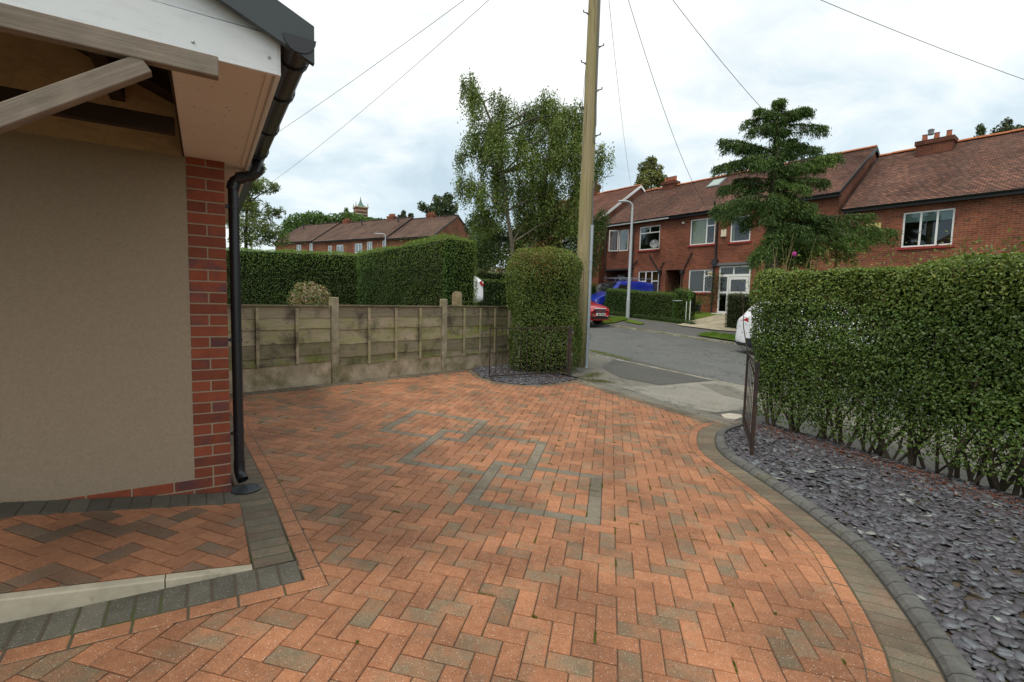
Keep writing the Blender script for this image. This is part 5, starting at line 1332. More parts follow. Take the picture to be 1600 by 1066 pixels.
# ------------------------------------------------------------------ vegetation
def R(n): return np.random.default_rng(n)
def tints(n, base, var=.35, hue=.15, seed=0, bright=None):
    r = R(seed); b = np.array(base)[None]*(1+var*(r.random((n, 1))*2-1)); h = r.random((n, 1))*2-1
    b = b*np.concatenate([1+hue*h, np.ones((n, 1)), 1-hue*h*.5], 1)
    if bright is not None: b = b*bright[:, None]
    return np.clip(b, .001, 1)
def hedge(name, label, A, B, wid, ztop, zbot, base, n, leaf=.03, seed=1, core=True, mat='leaf', group=None, bulge=.06, stems=0, thin=None, round_=.12, top_boost=1.0, zb2=None, ztop2=None, tbase=None, cat='hedge', cin=.11):
    """a clipped hedge from A to B: leaves on the shell (and inside where it is thin), a near-black core for the shade within, stems"""
    A, B = Vector(A), Vector(B); X = (B-A).normalized(); L = (B-A).length; Y = Vector((-X.y, X.x)); r = R(seed)
    hh = (ztop-zbot); zb2 = zbot if zb2 is None else zb2; ztop2 = ztop if ztop2 is None else ztop2
    root = thing(name, label, cat, (*((A+B)/2), min(zbot, zb2)), group)
    # shell area weights: two long sides, top, two ends
    areas = np.array([L*hh, L*hh, L*wid, wid*hh, wid*hh]); f = r.choice(5, n, p=areas/areas.sum())
    u, v = r.random(n), r.random(n); P = np.zeros((n, 3)); N_ = np.zeros((n, 3))
    for k, (pu, pv, pw, nn_) in enumerate((('u', 0., 'v', (0, -1, 0)), ('u', 1., 'v', (0, 1, 0)), ('u', 'v', 1., (0, 0, 1)), (0., 'u', 'v', (-1, 0, 0)), (1., 'u', 'v', (1, 0, 0)))):
        m = f == k; g = lambda q: (u[m] if q == 'u' else v[m] if q == 'v' else np.full(m.sum(), q))
        P[m] = np.stack([g(pu), g(pv), g(pw)], 1); N_[m] = nn_
    loc = np.stack([P[:, 0]*L, (P[:, 1]-.5)*wid, P[:, 2]*hh], 1)
    # rounded arrises
    cen = np.stack([np.clip(loc[:, 0], round_, L-round_), np.clip(loc[:, 1], -wid/2+round_, wid/2-round_), np.minimum(loc[:, 2], hh-round_)], 1)
    d = loc-cen; dl = np.linalg.norm(d, axis=1, keepdims=True); dirs = np.where(dl > 1e-6, d/np.maximum(dl, 1e-6), N_)
    loc = cen+dirs*round_; N_ = norm(dirs*.8+N_*.4)
    depth = np.abs(r.normal(size=n))*leaf*1.3
    strayed = (r.random(n) < .05)*np.abs(r.normal(size=n))*leaf*1.8
    depth = depth-strayed*2.
    loc = loc+N_*(snoise(loc, 3.1, seed+5)*bulge+snoise(loc, 9, seed+9)*bulge*.4)[:, None]-N_*depth[:, None]
    hf = loc[:, 2]/hh
    if thin is not None:
        keep = thin(loc, hf, r); loc, N_, depth, hf = loc[keep], N_[keep], depth[keep], hf[keep]
    m = len(loc); zb = zbot+(zb2-zbot)*loc[:, 0]/L; zt = ztop+(ztop2-ztop)*loc[:, 0]/L
    W3 = np.stack([A.x+X.x*loc[:, 0]+Y.x*loc[:, 1], A.y+X.y*loc[:, 0]+Y.y*loc[:, 1], zb+(zt-zb)*loc[:, 2]/hh], 1)
    NW = np.stack([X.x*N_[:, 0]+Y.x*N_[:, 1], X.y*N_[:, 0]+Y.y*N_[:, 1], N_[:, 2]], 1)
    NW = norm(NW+r.normal(size=(m, 3))*.62+np.array([0, 0, .25]))
    col = tints(m, base, .38, .18, seed)
    cl = snoise(loc, 2.2, seed+3); col *= (1+.22*cl)[:, None]
    if tbase is not None:  # upper leaves tinted lighter, imitating skylight on the hedge top
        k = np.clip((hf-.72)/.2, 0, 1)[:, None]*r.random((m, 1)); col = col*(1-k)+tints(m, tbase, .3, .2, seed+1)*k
    putfast('foliage', leaf_mesh('foliage', W3, NW, leaf*r.uniform(.7, 1.25, m), leaf*.55*r.uniform(.7, 1.2, m), col, tipdir=r.normal(size=(m, 3))+[0, 0, .5]), mat, root, 'stuff')
    if core:  # near-black core stands in for the shade behind the leaves
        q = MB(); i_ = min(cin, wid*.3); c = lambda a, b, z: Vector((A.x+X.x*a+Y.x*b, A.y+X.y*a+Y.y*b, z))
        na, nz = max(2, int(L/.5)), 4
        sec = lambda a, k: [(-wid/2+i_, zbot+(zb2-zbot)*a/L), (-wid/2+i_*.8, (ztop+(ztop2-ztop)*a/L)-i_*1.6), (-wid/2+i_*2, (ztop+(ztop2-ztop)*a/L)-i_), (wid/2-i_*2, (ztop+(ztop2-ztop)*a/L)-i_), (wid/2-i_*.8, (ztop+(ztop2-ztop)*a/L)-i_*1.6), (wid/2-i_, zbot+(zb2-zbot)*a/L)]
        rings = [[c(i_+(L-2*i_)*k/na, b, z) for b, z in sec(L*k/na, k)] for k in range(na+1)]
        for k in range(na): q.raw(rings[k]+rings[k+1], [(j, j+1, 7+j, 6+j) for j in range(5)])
        q.poly(rings[0]); q.poly(rings[-1]); obj('shade_core', q, 'hedge_core', root)
    return root, X, Y, L

# --- long privet hedge on the right, thin and leggy low down
def thinfn(loc, hf, r):
    n = len(loc); g = snoise(loc, 5.5, 77)+.6*snoise(loc, 13, 78)
    hole = np.clip((.40-hf)/.34, 0, 1)*1.12        # legs of the hedge carry fewer leaves
    win = np.exp(-((loc[:, 0]-.75)/.9)**2-((hf-.66)/.17)**2)*.62
    p = np.clip(1.0-hole*.66-win*.75-.22*g*(hf < .85)*(hf < .8), .08, 1)
    return r.random(n) < p
HW = .62; hA, hB = HA, HB+HD*.8
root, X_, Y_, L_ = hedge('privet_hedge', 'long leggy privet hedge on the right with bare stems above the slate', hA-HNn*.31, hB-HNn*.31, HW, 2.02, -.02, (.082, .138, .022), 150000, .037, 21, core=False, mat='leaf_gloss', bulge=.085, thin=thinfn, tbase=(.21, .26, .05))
# inner leaves, tinted darker to mimic shade, give depth, twigs carry them
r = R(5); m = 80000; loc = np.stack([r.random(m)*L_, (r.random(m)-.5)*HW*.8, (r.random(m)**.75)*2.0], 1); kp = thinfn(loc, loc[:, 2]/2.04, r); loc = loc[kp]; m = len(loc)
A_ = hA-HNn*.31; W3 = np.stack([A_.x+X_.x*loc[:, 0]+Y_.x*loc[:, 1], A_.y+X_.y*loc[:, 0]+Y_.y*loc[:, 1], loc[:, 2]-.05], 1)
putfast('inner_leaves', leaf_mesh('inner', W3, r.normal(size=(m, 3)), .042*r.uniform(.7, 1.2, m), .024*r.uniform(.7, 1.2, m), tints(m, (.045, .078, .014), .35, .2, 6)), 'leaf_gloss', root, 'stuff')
q = MB()  # near-black sheets painted in as the shade deep inside this hedge
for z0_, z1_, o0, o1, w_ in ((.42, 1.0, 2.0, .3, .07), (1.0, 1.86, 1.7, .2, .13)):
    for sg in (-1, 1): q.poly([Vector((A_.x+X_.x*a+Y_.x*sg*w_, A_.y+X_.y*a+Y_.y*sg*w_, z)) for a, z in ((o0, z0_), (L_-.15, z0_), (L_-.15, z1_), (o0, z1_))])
q.poly([Vector((A_.x+X_.x*a+Y_.x*b, A_.y+X_.y*a+Y_.y*b, 1.86)) for a, b in ((1.7, -.13), (L_-.15, -.13), (L_-.15, .13), (1.7, .13))]); obj('shade_core', q, 'hedge_core', root)
random.seed(31)
for k in range(30):
    d = .30+(L_-.2)*(k+random.uniform(-.25, .25))/30; b0 = random.uniform(-.13, .13); base = A_+X_*d+Y_*b0; z = zd(base.x, base.y)-.03; q = MB()
    for s_ in range(random.randint(3, 5)):
        p = Vector((base.x+random.uniform(-.06, .06), base.y+random.uniform(-.06, .06), z)); pts = [p]; dx, dy = random.gauss(0, .045), random.gauss(0, .045)
        for i in range(6):
            h = [.16, .22, .28, .34, .38, .4][i]; p = p+Vector((dx*(1+i*.3)+random.gauss(0, .025), dy*(1+i*.3)+random.gauss(0, .025), h)); 
            off = (Vector((p.x, p.y))-A_).dot(Y_)
            if abs(off) > .26: p -= Vector((Y_.x, Y_.y, 0))*(off*.5); dx *= .3; dy *= .3
            if p.z > 1.9: break
            pts.append(p)
        r0 = random.uniform(.012, .026); q.tube(pts, [r0*(1-.13*i) for i in range(len(pts))], 5)
        for tw_ in range(7):
            i = random.randint(1, len(pts)-1); a = pts[i]; bdir = Vector((random.gauss(0, .35), random.gauss(0, .35), random.uniform(.4, 1.))).normalized()*random.uniform(.15, .34); q.tube([a, a+bdir*.5+Vector((0, 0, .02)), a+bdir], [.005, .0035, .002], 3, cap=False)
    obj('stem', q, 'bark', root)
# a few long shoots standing out of the top at the near end of the gate
q = MB()
for k in range(14):
    p = Vector((hA.x-HNn.x*.3+random.uniform(-.1, .45), hA.y-HNn.y*.3+random.uniform(-.5, .1), 1.6)); d = Vector((random.gauss(-.06, .14), random.gauss(0, .1), 1)); L0 = random.uniform(.45, .95); q.tube([p, p+d*L0*.5, p+d*L0+Vector((random.gauss(0, .05), 0, 0))], [.003, .0025, .0012], 4)
obj('dry_shoots', q, simple and M_('dry_stem', simple((.28, .22, .10), .8)), root, 'stuff')
shp = []
for (px, py, Y_0) in ((1520, 388, 4.5), (1545, 384, 4.4), (1588, 372, 4.3), (1512, 372, 4.5)):
    p = at(px, py, Y_0); shp += [(p.x+random.gauss(0, .05), p.y+random.gauss(0, .04), p.z-random.random()*.16) for _ in range(26)]
shp = np.array(shp); putfast('top_shoots', leaf_mesh('sh', shp, R(3).normal(size=(len(shp), 3))+[0, 0, .6], .04, .018, tints(len(shp), (.09, .14, .03), .3)), 'leaf_gloss', root, 'stuff')

# --- clipped bush by the low gate
bx = at(846, 590, 9.75)
bA, bB = at(793, 480, 9.95), at(908, 480, 10.15)
def thin2(loc, hf, r):
    g = snoise(loc, 5, 7); return r.random(len(loc)) < np.clip(1-np.clip((.26-hf)/.26, 0, 1)*.75-.1*g, .1, 1)
root, X_, Y_, L_ = hedge('clipped_bush', 'tall clipped privet bush between the board fence and telegraph pole', Vector((bA.x+.02, 10.25)), Vector((bB.x-.02, 10.25)), .95, 2.63, .06, (.095, .140, .024), 52000, .038, 41, core=True, mat='leaf_gloss', bulge=.115, thin=thin2, round_=.40, tbase=(.21, .25, .045), cat='bush', cin=.27)
random.seed(8)
for k in range(12):
    q = MB(); p = Vector((bA.x+.2+L_*.8*random.random(), 10.25+random.uniform(-.3, .2), .0)); pts = [p]
    for i in range(5): p = p+Vector((random.gauss(0, .07), random.gauss(-.02, .05), .26)); pts.append(p)
    q.tube(pts, [.016, .014, .012, .010, .008, .006], 5); obj('stem', q, 'bark', root)
n = 900; r = R(9); c = at(838, 405, 9.8); P = np.stack([r.normal(c.x, .26, n), r.normal(9.73, .035, n), r.normal(c.z, .20, n)], 1)
putfast('browned_tips', leaf_mesh('bt', P, r.normal(size=(n, 3))+[0, -1, .3], .03, .015, tints(n, (.16, .075, .03), .4)), 'dead_leaf', root, 'stuff')

# --- the tall dense hedges beyond the fence
def xy(px, Y): p = at(px, 480, Y); return Vector((p.x, p.y))
z0 = .55
hedge('tall_hedge', 'tall dense dark hedge running left behind the board fence', Vector((-13.5, 15.9)), Vector((-4.9, 16.4)), 1.1, 3.12, .3, (.075, .140, .022), 64000, .045, 51, bulge=.05, tbase=(.17, .29, .045), round_=.14, ztop2=2.98)
hedge('tall_hedge', 'tall dense square-cut hedge rising beside the round-topped concrete post', xy(562, 15.6)+Vector((.25, .5)), xy(716, 11.9)+Vector((0.02, .5)), 1.15, 3.02, .2, (.092, .155, .026), 70000, .036, 52, bulge=.055, tbase=(.19, .29, .05), round_=.16, ztop2=3.14)
# --- pale flowering shrub above the fence
sc_ = at(483, 462, 8.9); sh = thing('shrub', 'small pinkish green shrub peeping over the board fence', 'shrub', (sc_.x, sc_.y, .2))
n = 2600; r = R(61); d = norm(r.normal(size=(n, 3))); P = d*(r.random((n, 1))**.4)*np.array([.40, .35, .36])+np.array([sc_.x, sc_.y, sc_.z-.08]); P += (snoise(P, 9, 4)*.04)[:, None]*d
tc = tints(n, (.17, .18, .07), .4, .3, 62); k = r.random(n) < .3; tc[k] = tints(k.sum(), (.5, .32, .25), .3, .1, 63)
putfast('foliage', leaf_mesh('f', P, d+r.normal(size=(n, 3))*.5, .045*r.uniform(.7, 1.3, n), .024, tc), 'leaf', sh, 'stuff')
q = MB()
for k in range(6): a = random.uniform(0, 6.3); q.tube([Vector((sc_.x, sc_.y, .2)), Vector((sc_.x+cos(a)*.12, sc_.y+sin(a)*.1, .9)), Vector((sc_.x+cos(a)*.3, sc_.y+sin(a)*.25, sc_.z))], [.012, .009, .004], 5)
obj('stem', q, 'bark', sh)

# --- hedges across the road
def sthedge(name, lab, s0, s1, t0, wd, h, base, n, leaf, seed, **k):
    a, b = st(s0, t0), st(s1, t0); return hedge(name, lab, a.xy, b.xy, wd, a.z+h, a.z-.05, base, n, leaf, seed, zb2=b.z-.05, ztop2=b.z+h, **k)
def sof(px, py, t):            # street coordinate s of a photo bearing on the line t
    r_ = ray(px, py); k = t/(.78*r_.x+.62*r_.y); return .62*r_.x*k-.78*r_.y*k
s_a, s_b = sof(944, 480, 19.3), sof(1052, 480, 19.3)
sthedge('garden_hedge', 'neatly clipped low hedge behind the tall lamp post', s_a, s_b, 19.7, .9, 1.28, (.080, .145, .024), 26000, .045, 71, tbase=(.11, .17, .03), bulge=.04, round_=.2)
s_c = sof(1058, 480, 19.6); 
sthedge('garden_bush', 'brighter leafy bush at the gate end of the clipped hedge', s_c-.45, s_c+.5, 20.1, .9, 1.42, (.10, .18, .03), 6000, .05, 72, bulge=.12, round_=.35, cat='bush')
s_d, s_e = sof(1133, 480, 19.3), sof(1162, 480, 19.3)
sthedge('garden_hedge', 'short dark clipped hedge beside the white front door', s_d, s_e+.9, 19.6, .8, 1.45, (.075, .09, .025), 12000, .04, 73, bulge=.03, round_=.2)
# low ivy-like growth along the foot of the clipped hedge
n = 6000; r = R(75); s__ = r.uniform(s_a+.3, s_b+1.2, n); t__ = 19.1+np.abs(r.normal(0, .14, n))-.05; P = np.array([tuple(st(a, b, .02+abs(random.gauss(0, .09)))) for a, b in zip(s__, t__)])
putfast('ground_cover', leaf_mesh('gc', P, r.normal(size=(n, 3))*.5+[0, -.4, 1], .05, .03, tints(n, (.05, .085, .02), .4, .2, 2)), 'leaf', None, 'stuff', 'low ground cover growing along the foot of the clipped garden hedge')
# hedges at the far left junction, seen through the gap
p1, p2 = at(730, 470, 23.5), at(800, 470, 25.5)
hedge('far_hedge', 'long clipped hedge across the road seen through the gap', Vector((p1.x-3, p1.y-.6)), Vector((p2.x+4.5, p2.y+1.2)), .9, 2.62, .9, (.06, .12, .02), 16000, .06, 81, bulge=.03, tbase=(.14, .2, .03), zb2=1.25)
p1, p2 = at(725, 470, 30), at(800, 470, 31)
hedge('far_hedge', 'second hedge a little higher behind the long clipped one', Vector((p1.x-3, p1.y)), Vector((p2.x+3, p2.y)), .9, 3.35, 1.5, (.09, .16, .03), 9000, .07, 82, bulge=.05, tbase=(.14, .2, .03))
fw = thing('garden_wall', 'pale concrete panel wall behind the far hedges', 'wall', at(765, 440, 33)); 
for k in range(5):
    a, b = at(735+13*k, 430, 33), at(735+13*k+12.4, 430, 33); q = MB(); q.beam(Vector((a.x, a.y, 3.0)), Vector((b.x, b.y, 3.0)), .08, 1.6); obj('panel', q, 'stump_concrete' if k % 2 else 'drive_concrete', fw)
pj = MB(); P = [at(x, y, Y) for x, y, Y in ((700, 470, 19), (800, 478, 19), (830, 470, 25), (700, 464, 25))]
pj.poly([Vector((p.x, p.y, G(p.x, p.y)+.1)) for p in P]); struct('far_verge', pj, 'grass')

# grass tufts on the verges and moss along the kerb
def tufts(name, lab, pts, n, h, base, seed, spread=.05, mat='leaf'):
    r = R(seed); P = []
    for _ in range(n):
        a, b = pts[r.integers(len(pts))]; k = r.random(); c = a.lerp(b, k); x, y = c.x+r.normal(0, spread), c.y+r.normal(0, spread); P.append((x, y, c.z+h*.3))
    P = np.array(P); return putfast(name, leaf_mesh(name, P, norm(r.normal(size=(n, 3))*[1, 1, .2]), h*r.uniform(.5, 1.3, n), h*.16, tints(n, base, .4, .2, seed), tipdir=np.tile([0, 0, 1.], (n, 1))+r.normal(size=(n, 3))*.35), mat, None, 'stuff', lab)
def fillpts(pxs, m, dz=.06):
    P = [grd(x, y) for x, y in pxs]; poly = [(p.x, p.y) for p in P]; out = []; xs_ = [p[0] for p in poly]; ys_ = [p[1] for p in poly]
    while len(out) < m:
        x, y = random.uniform(min(xs_), max(xs_)), random.uniform(min(ys_), max(ys_))
        if in_poly(x, y, poly): p = Vector((x, y, G(x, y)+dz)); out.append((p, p))
    return out
tufts('verge_grass', 'bright grass on the verge by the lamp post', fillpts([(930, 507), (937, 500), (950, 497), (975, 497), (982, 501), (960, 506), (945, 508)], 400), 2600, .07, (.15, .23, .02), 1)
tufts('verge_grass', 'bright grass on the verge in front of the low dark hedge', fillpts([(1088, 526), (1110, 521), (1165, 529), (1300, 560), (1290, 572), (1165, 538)], 600), 6000, .07, (.13, .24, .02), 2)
tufts('moss', 'yellow-green moss and weeds along the near kerb', [(grd(922, 548, .02), grd(945, 553, .02)), (grd(945, 553, .02), grd(985, 563, .02))], 1500, .035, (.20, .22, .03), 3, .06, 'moss')
tufts('moss', 'moss and weeds at the foot of the telegraph pole', [(grd(915, 590, .02), grd(935, 583, .02)), (grd(920, 594, .0), grd(950, 598, .0))], 1800, .03, (.12, .13, .03), 4, .10, 'moss')
tufts('moss', 'thin moss line along the far kerb', [(grd(945, 504, .05), grd(1010, 516, .05)), (grd(1010, 516, .05), grd(1120, 536, .05))], 1500, .03, (.17, .19, .03), 5, .05, 'moss')
# moss and weeds in the paving joints
pts = []
random.seed(91)
for _ in range(330):
    u, v = random.randint(-30, 30), random.randint(-20, 40); du, dv = random.choice(((1, 0), (0, 1), (0, 1))); p, q_ = grid(u, v, 0.), grid(u+du*random.random(), v+dv*random.random(), 0.)
    if in_poly(p.x, p.y, field) and (p.x > .3 or random.random() < .3) and random.random() < .75: pts.append((p, q_))
tufts('moss', 'small tufts of moss in the paving joints', pts, 7500, .013, (.13, .18, .025), 6, .0028, 'moss')

# ------------------------------------------------------------------ trees
def clump_tree(name, label, Y, trunk, blobs, base, n, leaf, seed, thick=.9, gap=.35, strand=0, bark='bark', tr=.16, cat='tree', mat='leaf', cap=None, freq=1.1, group=None, branch=True, z0=None):
    """trunk: photo bearings up the stem; blobs: (px, py, rx, ry) clumps of crown at this distance, given real depth"""
    r = R(seed); T = [at(x, y, Y) for x, y in trunk]
    if z0 is not None: T[0].z = z0
    root = thing(name, label, cat, T[0], group); q = MB(); k = len(T); q.tube(T, [tr*(1-.72*i/(k-1)) for i in range(k)], 8); trk = smoothmod(obj('trunk', q, bark, root))
    bl = []
    for (px, py, rx, ry) in blobs:
        c = at(px, py, Y); s_ = Y/FOC; bl.append((np.array([c.x, c.y+r.normal()*rx*s_*.55*thick, c.z]), rx*s_, max(rx, ry)*s_*thick*.9, ry*s_))
    if branch:
        q = MB()
        for c, a, b, h in bl:
            cand = [i for i in range(k-1)]; best = min(cand, key=lambda i: (Vector(c)-T[i]).length+max(0, T[i].z-c[2]+h)*.9); p = T[best]; e = Vector(c); m_ = p.lerp(e, .5)+Vector((0, 0, .06*(e-p).length)); r0 = min(tr*.45, .03+.02*(e-p).length)
            q.tube([p, m_, e], [r0, r0*.6, r0*.3], 6)
            for _ in range(5): d = Vector(norm(r.normal(size=(1, 3)))[0]); e2 = e+Vector((d.x*a*.8, d.y*b*.8, d.z*h*.8)); q.tube([m_.lerp(e, .6), e.lerp(e2, .5)+Vector((0, 0, .03)), e2], [r0*.3, r0*.2, r0*.08], 4, cap=False)
        obj('branches', q, bark, root)
    vol = np.array([a*h for _, a, b, h in bl]); cnt = r.multinomial(n, vol/vol.sum()); Ps = []; Ds = []
    for (c, a, b, h), m in zip(bl, cnt):
        m2 = int(m*2.2); d = norm(r.normal(size=(m2, 3))); rr = r.random((m2, 1))**.45*(1+.16*snoise(d*3, 1.3, seed+len(Ps))[:, None]); P = c+d*rr*np.array([a, b, h]); 
        g = snoise(P, freq*6.28/max(.6, a), seed+2)+.5*snoise(P, freq*15/max(.6, a), seed+4); keep = g > np.quantile(g, gap); P, d = P[keep][:m], d[keep][:m]; Ps.append(P); Ds.append(d)
    P = np.concatenate(Ps); D = np.concatenate(Ds)
    if strand:
        ln = r.uniform(.35, 1., len(P))*strand; kk = 7; t = (np.arange(kk)/kk)[None, :, None]; sw = r.normal(size=(len(P), 1, 3))*[.12, .12, 0]
        S_ = P[:, None, :]+np.array([0, 0, -1.])*ln[:, None, None]*t+sw*t*ln[:, None, None]+r.normal(size=(len(P), kk, 3))*leaf*.55; P = S_.reshape(-1, 3); D = np.repeat(D, kk, 0)
    m = len(P); NW = D*.5+r.normal(size=(m, 3))*.8+np.array([0, 0, .5]); tip = r.normal(size=(m, 3))*.6+[0, 0, -1.2 if strand else 0]
    cl = snoise(P, 2.2, seed+7); col = tints(m, base, .35, .16, seed, 1+.25*cl)
    putfast('crown', leaf_mesh('crown', P, NW, leaf*r.uniform(.7, 1.3, m), leaf*.6*r.uniform(.7, 1.2, m), col, tipdir=tip), mat, root, 'stuff')
    return root
# weeping birch over the junction
birch = [(733, 128, 14, 16), (742, 158, 20, 24), (760, 190, 26, 26), (752, 225, 22, 22), (790, 172, 18, 22), (775, 150, 12, 14), (828, 170, 24, 22), (858, 155, 20, 20), (884, 178, 22, 22), (902, 170, 18, 18), (870, 205, 34, 28), (822, 208, 30, 26), (785, 225, 30, 28),
         (735, 212, 16, 12), (728, 285, 20, 18), (748, 300, 20, 16), (722, 240, 12, 14), (775, 262, 30, 30), (830, 255, 32, 30), (880, 250, 32, 30), (905, 222, 18, 26), (800, 292, 36, 30), (855, 300, 34, 30), (900, 290, 22, 34), (940, 242, 16, 17), (930, 262, 12, 16),
         (770, 322, 26, 22), (755, 335, 22, 18), (830, 332, 36, 24), (885, 335, 30, 26)]
clump_tree('birch_tree', 'tall airy weeping birch beyond the clipped bush', 25., [(806, 430), (800, 380), (792, 330), (786, 270), (775, 210), (755, 160), (735, 125)], birch, (.155, .205, .052), 9500, .11, 101, strand=1.25, gap=.46, bark='birch_bark', tr=.12, thick=.8, freq=.8, z0=.8)
clump_tree('birch_tree', 'second slimmer birch stem leaning right behind the weeping birch', 25.8, [(822, 430), (838, 370), (850, 300), (862, 220), (868, 160)], [(860, 175, 20, 22), (872, 235, 24, 26), (850, 290, 26, 26), (905, 200, 14, 16)], (.105, .135, .045), 1500, .10, 102, strand=1.1, gap=.5, bark='birch_bark', tr=.12, z0=.8)
und = [(760, 365, 30, 24), (748, 398, 22, 24), (790, 372, 30, 26), (778, 405, 34, 26), (825, 365, 32, 28), (815, 405, 38, 28), (860, 375, 34, 36), (870, 410, 38, 28), (900, 365, 22, 34), (905, 405, 24, 30), (855, 340, 24, 20), (930, 370, 16, 34), (940, 345, 14, 18), (928, 410, 12, 26), (745, 425, 20, 14)]
clump_tree('broad_tree', 'dense dark green understorey tree below the birch', 27., [(840, 440), (840, 400), (842, 360)], und, (.080, .122, .030), 26000, .12, 103, gap=.2, thick=.9, z0=.8, tr=.2)
# trees left of and behind the far terrace
clump_tree('ash_tree', 'light airy tree just right of the black downpipe', 24., [(385, 420), (384, 370), (386, 320), (390, 280)], [(402, 262, 12, 11), (386, 290, 20, 16), (410, 292, 22, 14), (428, 293, 10, 9), (378, 318, 24, 18), (402, 330, 26, 18), (430, 330, 11, 10), (380, 350, 28, 16), (412, 358, 26, 18), (388, 375, 32, 14), (425, 372, 22, 14)], (.15, .19, .055), 11000, .10, 104, gap=.42, freq=.9, z0=.6, tr=.1)
clump_tree('chestnut_tree', 'rounded dark tree behind the left end of the far terrace', 84., [(475, 400), (477, 370), (480, 345)], [(465, 350, 22, 16), (485, 342, 26, 16), (510, 345, 24, 14), (450, 365, 14, 18), (475, 370, 30, 20), (535, 342, 16, 12)], (.085, .15, .032), 9000, .42, 105, gap=.25, z0=4, tr=.5)
clump_tree('young_tree', 'spreading light green tree left of the brick tower', 92., [(565, 390), (560, 350), (553, 338)], [(545, 338, 14, 8), (560, 343, 16, 8), (541, 329, 4, 5), (575, 346, 14, 6), (592, 344, 12, 4)], (.10, .18, .035), 2600, .38, 106, gap=.4, z0=4, tr=.3)
clump_tree('pine_tree', 'tall loose tree behind the end house of the far terrace', 88., [(690, 400), (692, 350), (697, 315)], [(700, 310, 9, 10), (690, 322, 14, 12), (705, 326, 12, 12), (672, 326, 14, 10), (660, 324, 7, 8), (690, 335, 20, 8), (681, 312, 4, 7)], (.08, .11, .045), 3800, .42, 107, gap=.4, z0=4, tr=.3)
clump_tree('small_conifer', 'small pointed tree beside the chimney of the far terrace', 86., [(629, 380), (629, 350), (629, 330)], [(629, 332, 4, 5), (629, 340, 7, 6), (641, 336, 5, 4), (614, 339, 5, 4)], (.04, .062, .024), 800, .35, 108, gap=.3, z0=4, tr=.2)
clump_tree('dark_tree', 'dark tree filling the gap right of the far brick gable', 48., [(752, 430), (752, 400), (750, 370)], [(738, 350, 14, 18), (752, 372, 18, 22), (745, 400, 14, 24), (765, 400, 20, 24), (770, 365, 18, 22)], (.045, .08, .025), 7000, .22, 109, gap=.15, z0=2.4, tr=.25)
clump_tree('lime_tree', 'golden green tree rising behind the terrace ridge', 48., [(1018, 400), (1018, 320), (1017, 270)], [(1018, 252, 9, 9), (1008, 262, 12, 9), (1028, 264, 13, 10), (1016, 278, 20, 12), (1002, 288, 13, 10), (1034, 284, 12, 12), (1012, 298, 20, 9)], (.17, .18, .055), 5000, .22, 110, gap=.36, z0=2.5, tr=.25)
clump_tree('sycamore_tree', 'dark treetop showing above the ridge at the right edge', 38., [(1560, 420), (1562, 300), (1565, 215)], [(1572, 192, 8, 7), (1530, 206, 7, 8), (1532, 198, 4, 6), (1562, 205, 16, 9), (1590, 205, 14, 10), (1545, 212, 14, 6), (1575, 222, 30, 14)], (.06, .08, .03), 2600, .20, 111, gap=.3, z0=1, tr=.25)
# broad masses low on the horizon so that no bare field shows
mass = []
hz_ = thing('hedgerow_tree', 'low line of trees on the skyline behind the far terrace', 'trees', at(540, 400, 115)); n = 9000; r = R(120); xs_ = r.uniform(-110, 34, n); hgt = 5.6+2.2*np.sin(xs_*.21)+1.5*np.sin(xs_*.53+1)
P = np.stack([xs_, 118+r.normal(0, 3, n), 3+r.random(n)*hgt], 1); putfast('crown', leaf_mesh('m', P, r.normal(size=(n, 3))+[0, -.5, .5], .9, .7, tints(n, (.07, .115, .035), .35, .15, 121)), 'leaf', hz_, 'stuff')

# conifer in front of the terrace: tiers of limbs with hanging sprays
CY = 15.6
cf = thing('conifer_tree', 'tall ragged conifer with drooping sprays in front of the terrace', 'tree', at(1208, 470, CY), None)
tk = [at(x, y, CY) for x, y in ((1204, 470), (1206, 400), (1209, 330), (1212, 262), (1214, 205), (1216, 165))]; tk[0].z = .2
q = MB(); q.tube(tk, [.21, .19, .165, .13, .07, .03], 10); smoothmod(obj('trunk', q, 'bark', cf))
def zt6(X, Y): return 1060+X*360/1371, 140+Y*280/1066
limbs = [(617, 60, 90), (575, 75, 100), (460, 120, 150), (375, 195, 180), (780, 110, 160), (800, 125, 150), (885, 228, 220), (700, 150, 150), (520, 170, 150), (420, 250, 200), (245, 300, 380), (270, 330, 370), (350, 340, 370), (640, 190, 180),
         (210, 465, 420), (300, 440, 430), (390, 410, 400), (450, 440, 430), (870, 355, 380), (760, 330, 340), (700, 300, 320), (980, 385, 480), (930, 400, 480), (860, 450, 500), (760, 470, 470), (690, 480, 480), (240, 590, 560), (330, 540, 540), (410, 600, 560), (215, 700, 640), (260, 740, 660),
         (350, 640, 600), (370, 790, 700), (480, 690, 640), (590, 660, 620), (700, 640, 600), (780, 590, 560), (890, 545, 540), (640, 560, 540), (830, 690, 660), (760, 720, 680), (660, 710, 680), (540, 730, 690), (900, 760, 740), (940, 770, 760), (1170, 745, 830), (1060, 800, 840), (1300, 840, 850), (1200, 850, 850), (1100, 880, 850), (1000, 840, 830), (880, 880, 850),
         (780, 830, 800), (700, 860, 820), (620, 840, 820), (560, 870, 830), (640, 950, 870), (740, 950, 880), (850, 960, 880), (950, 970, 890), (500, 960, 880), (450, 1000, 890), (580, 1000, 890), (1050, 960, 880), (700, 1010, 900), (820, 1020, 900), (1130, 900, 860), (600, 450, 440), (520, 250, 230), (660, 250, 240), (590, 150, 160), (690, 390, 390), (560, 600, 560), (650, 800, 760), (740, 560, 540)]
rr_ = random.Random(4); Pn = []; Dn = []; bq = MB()
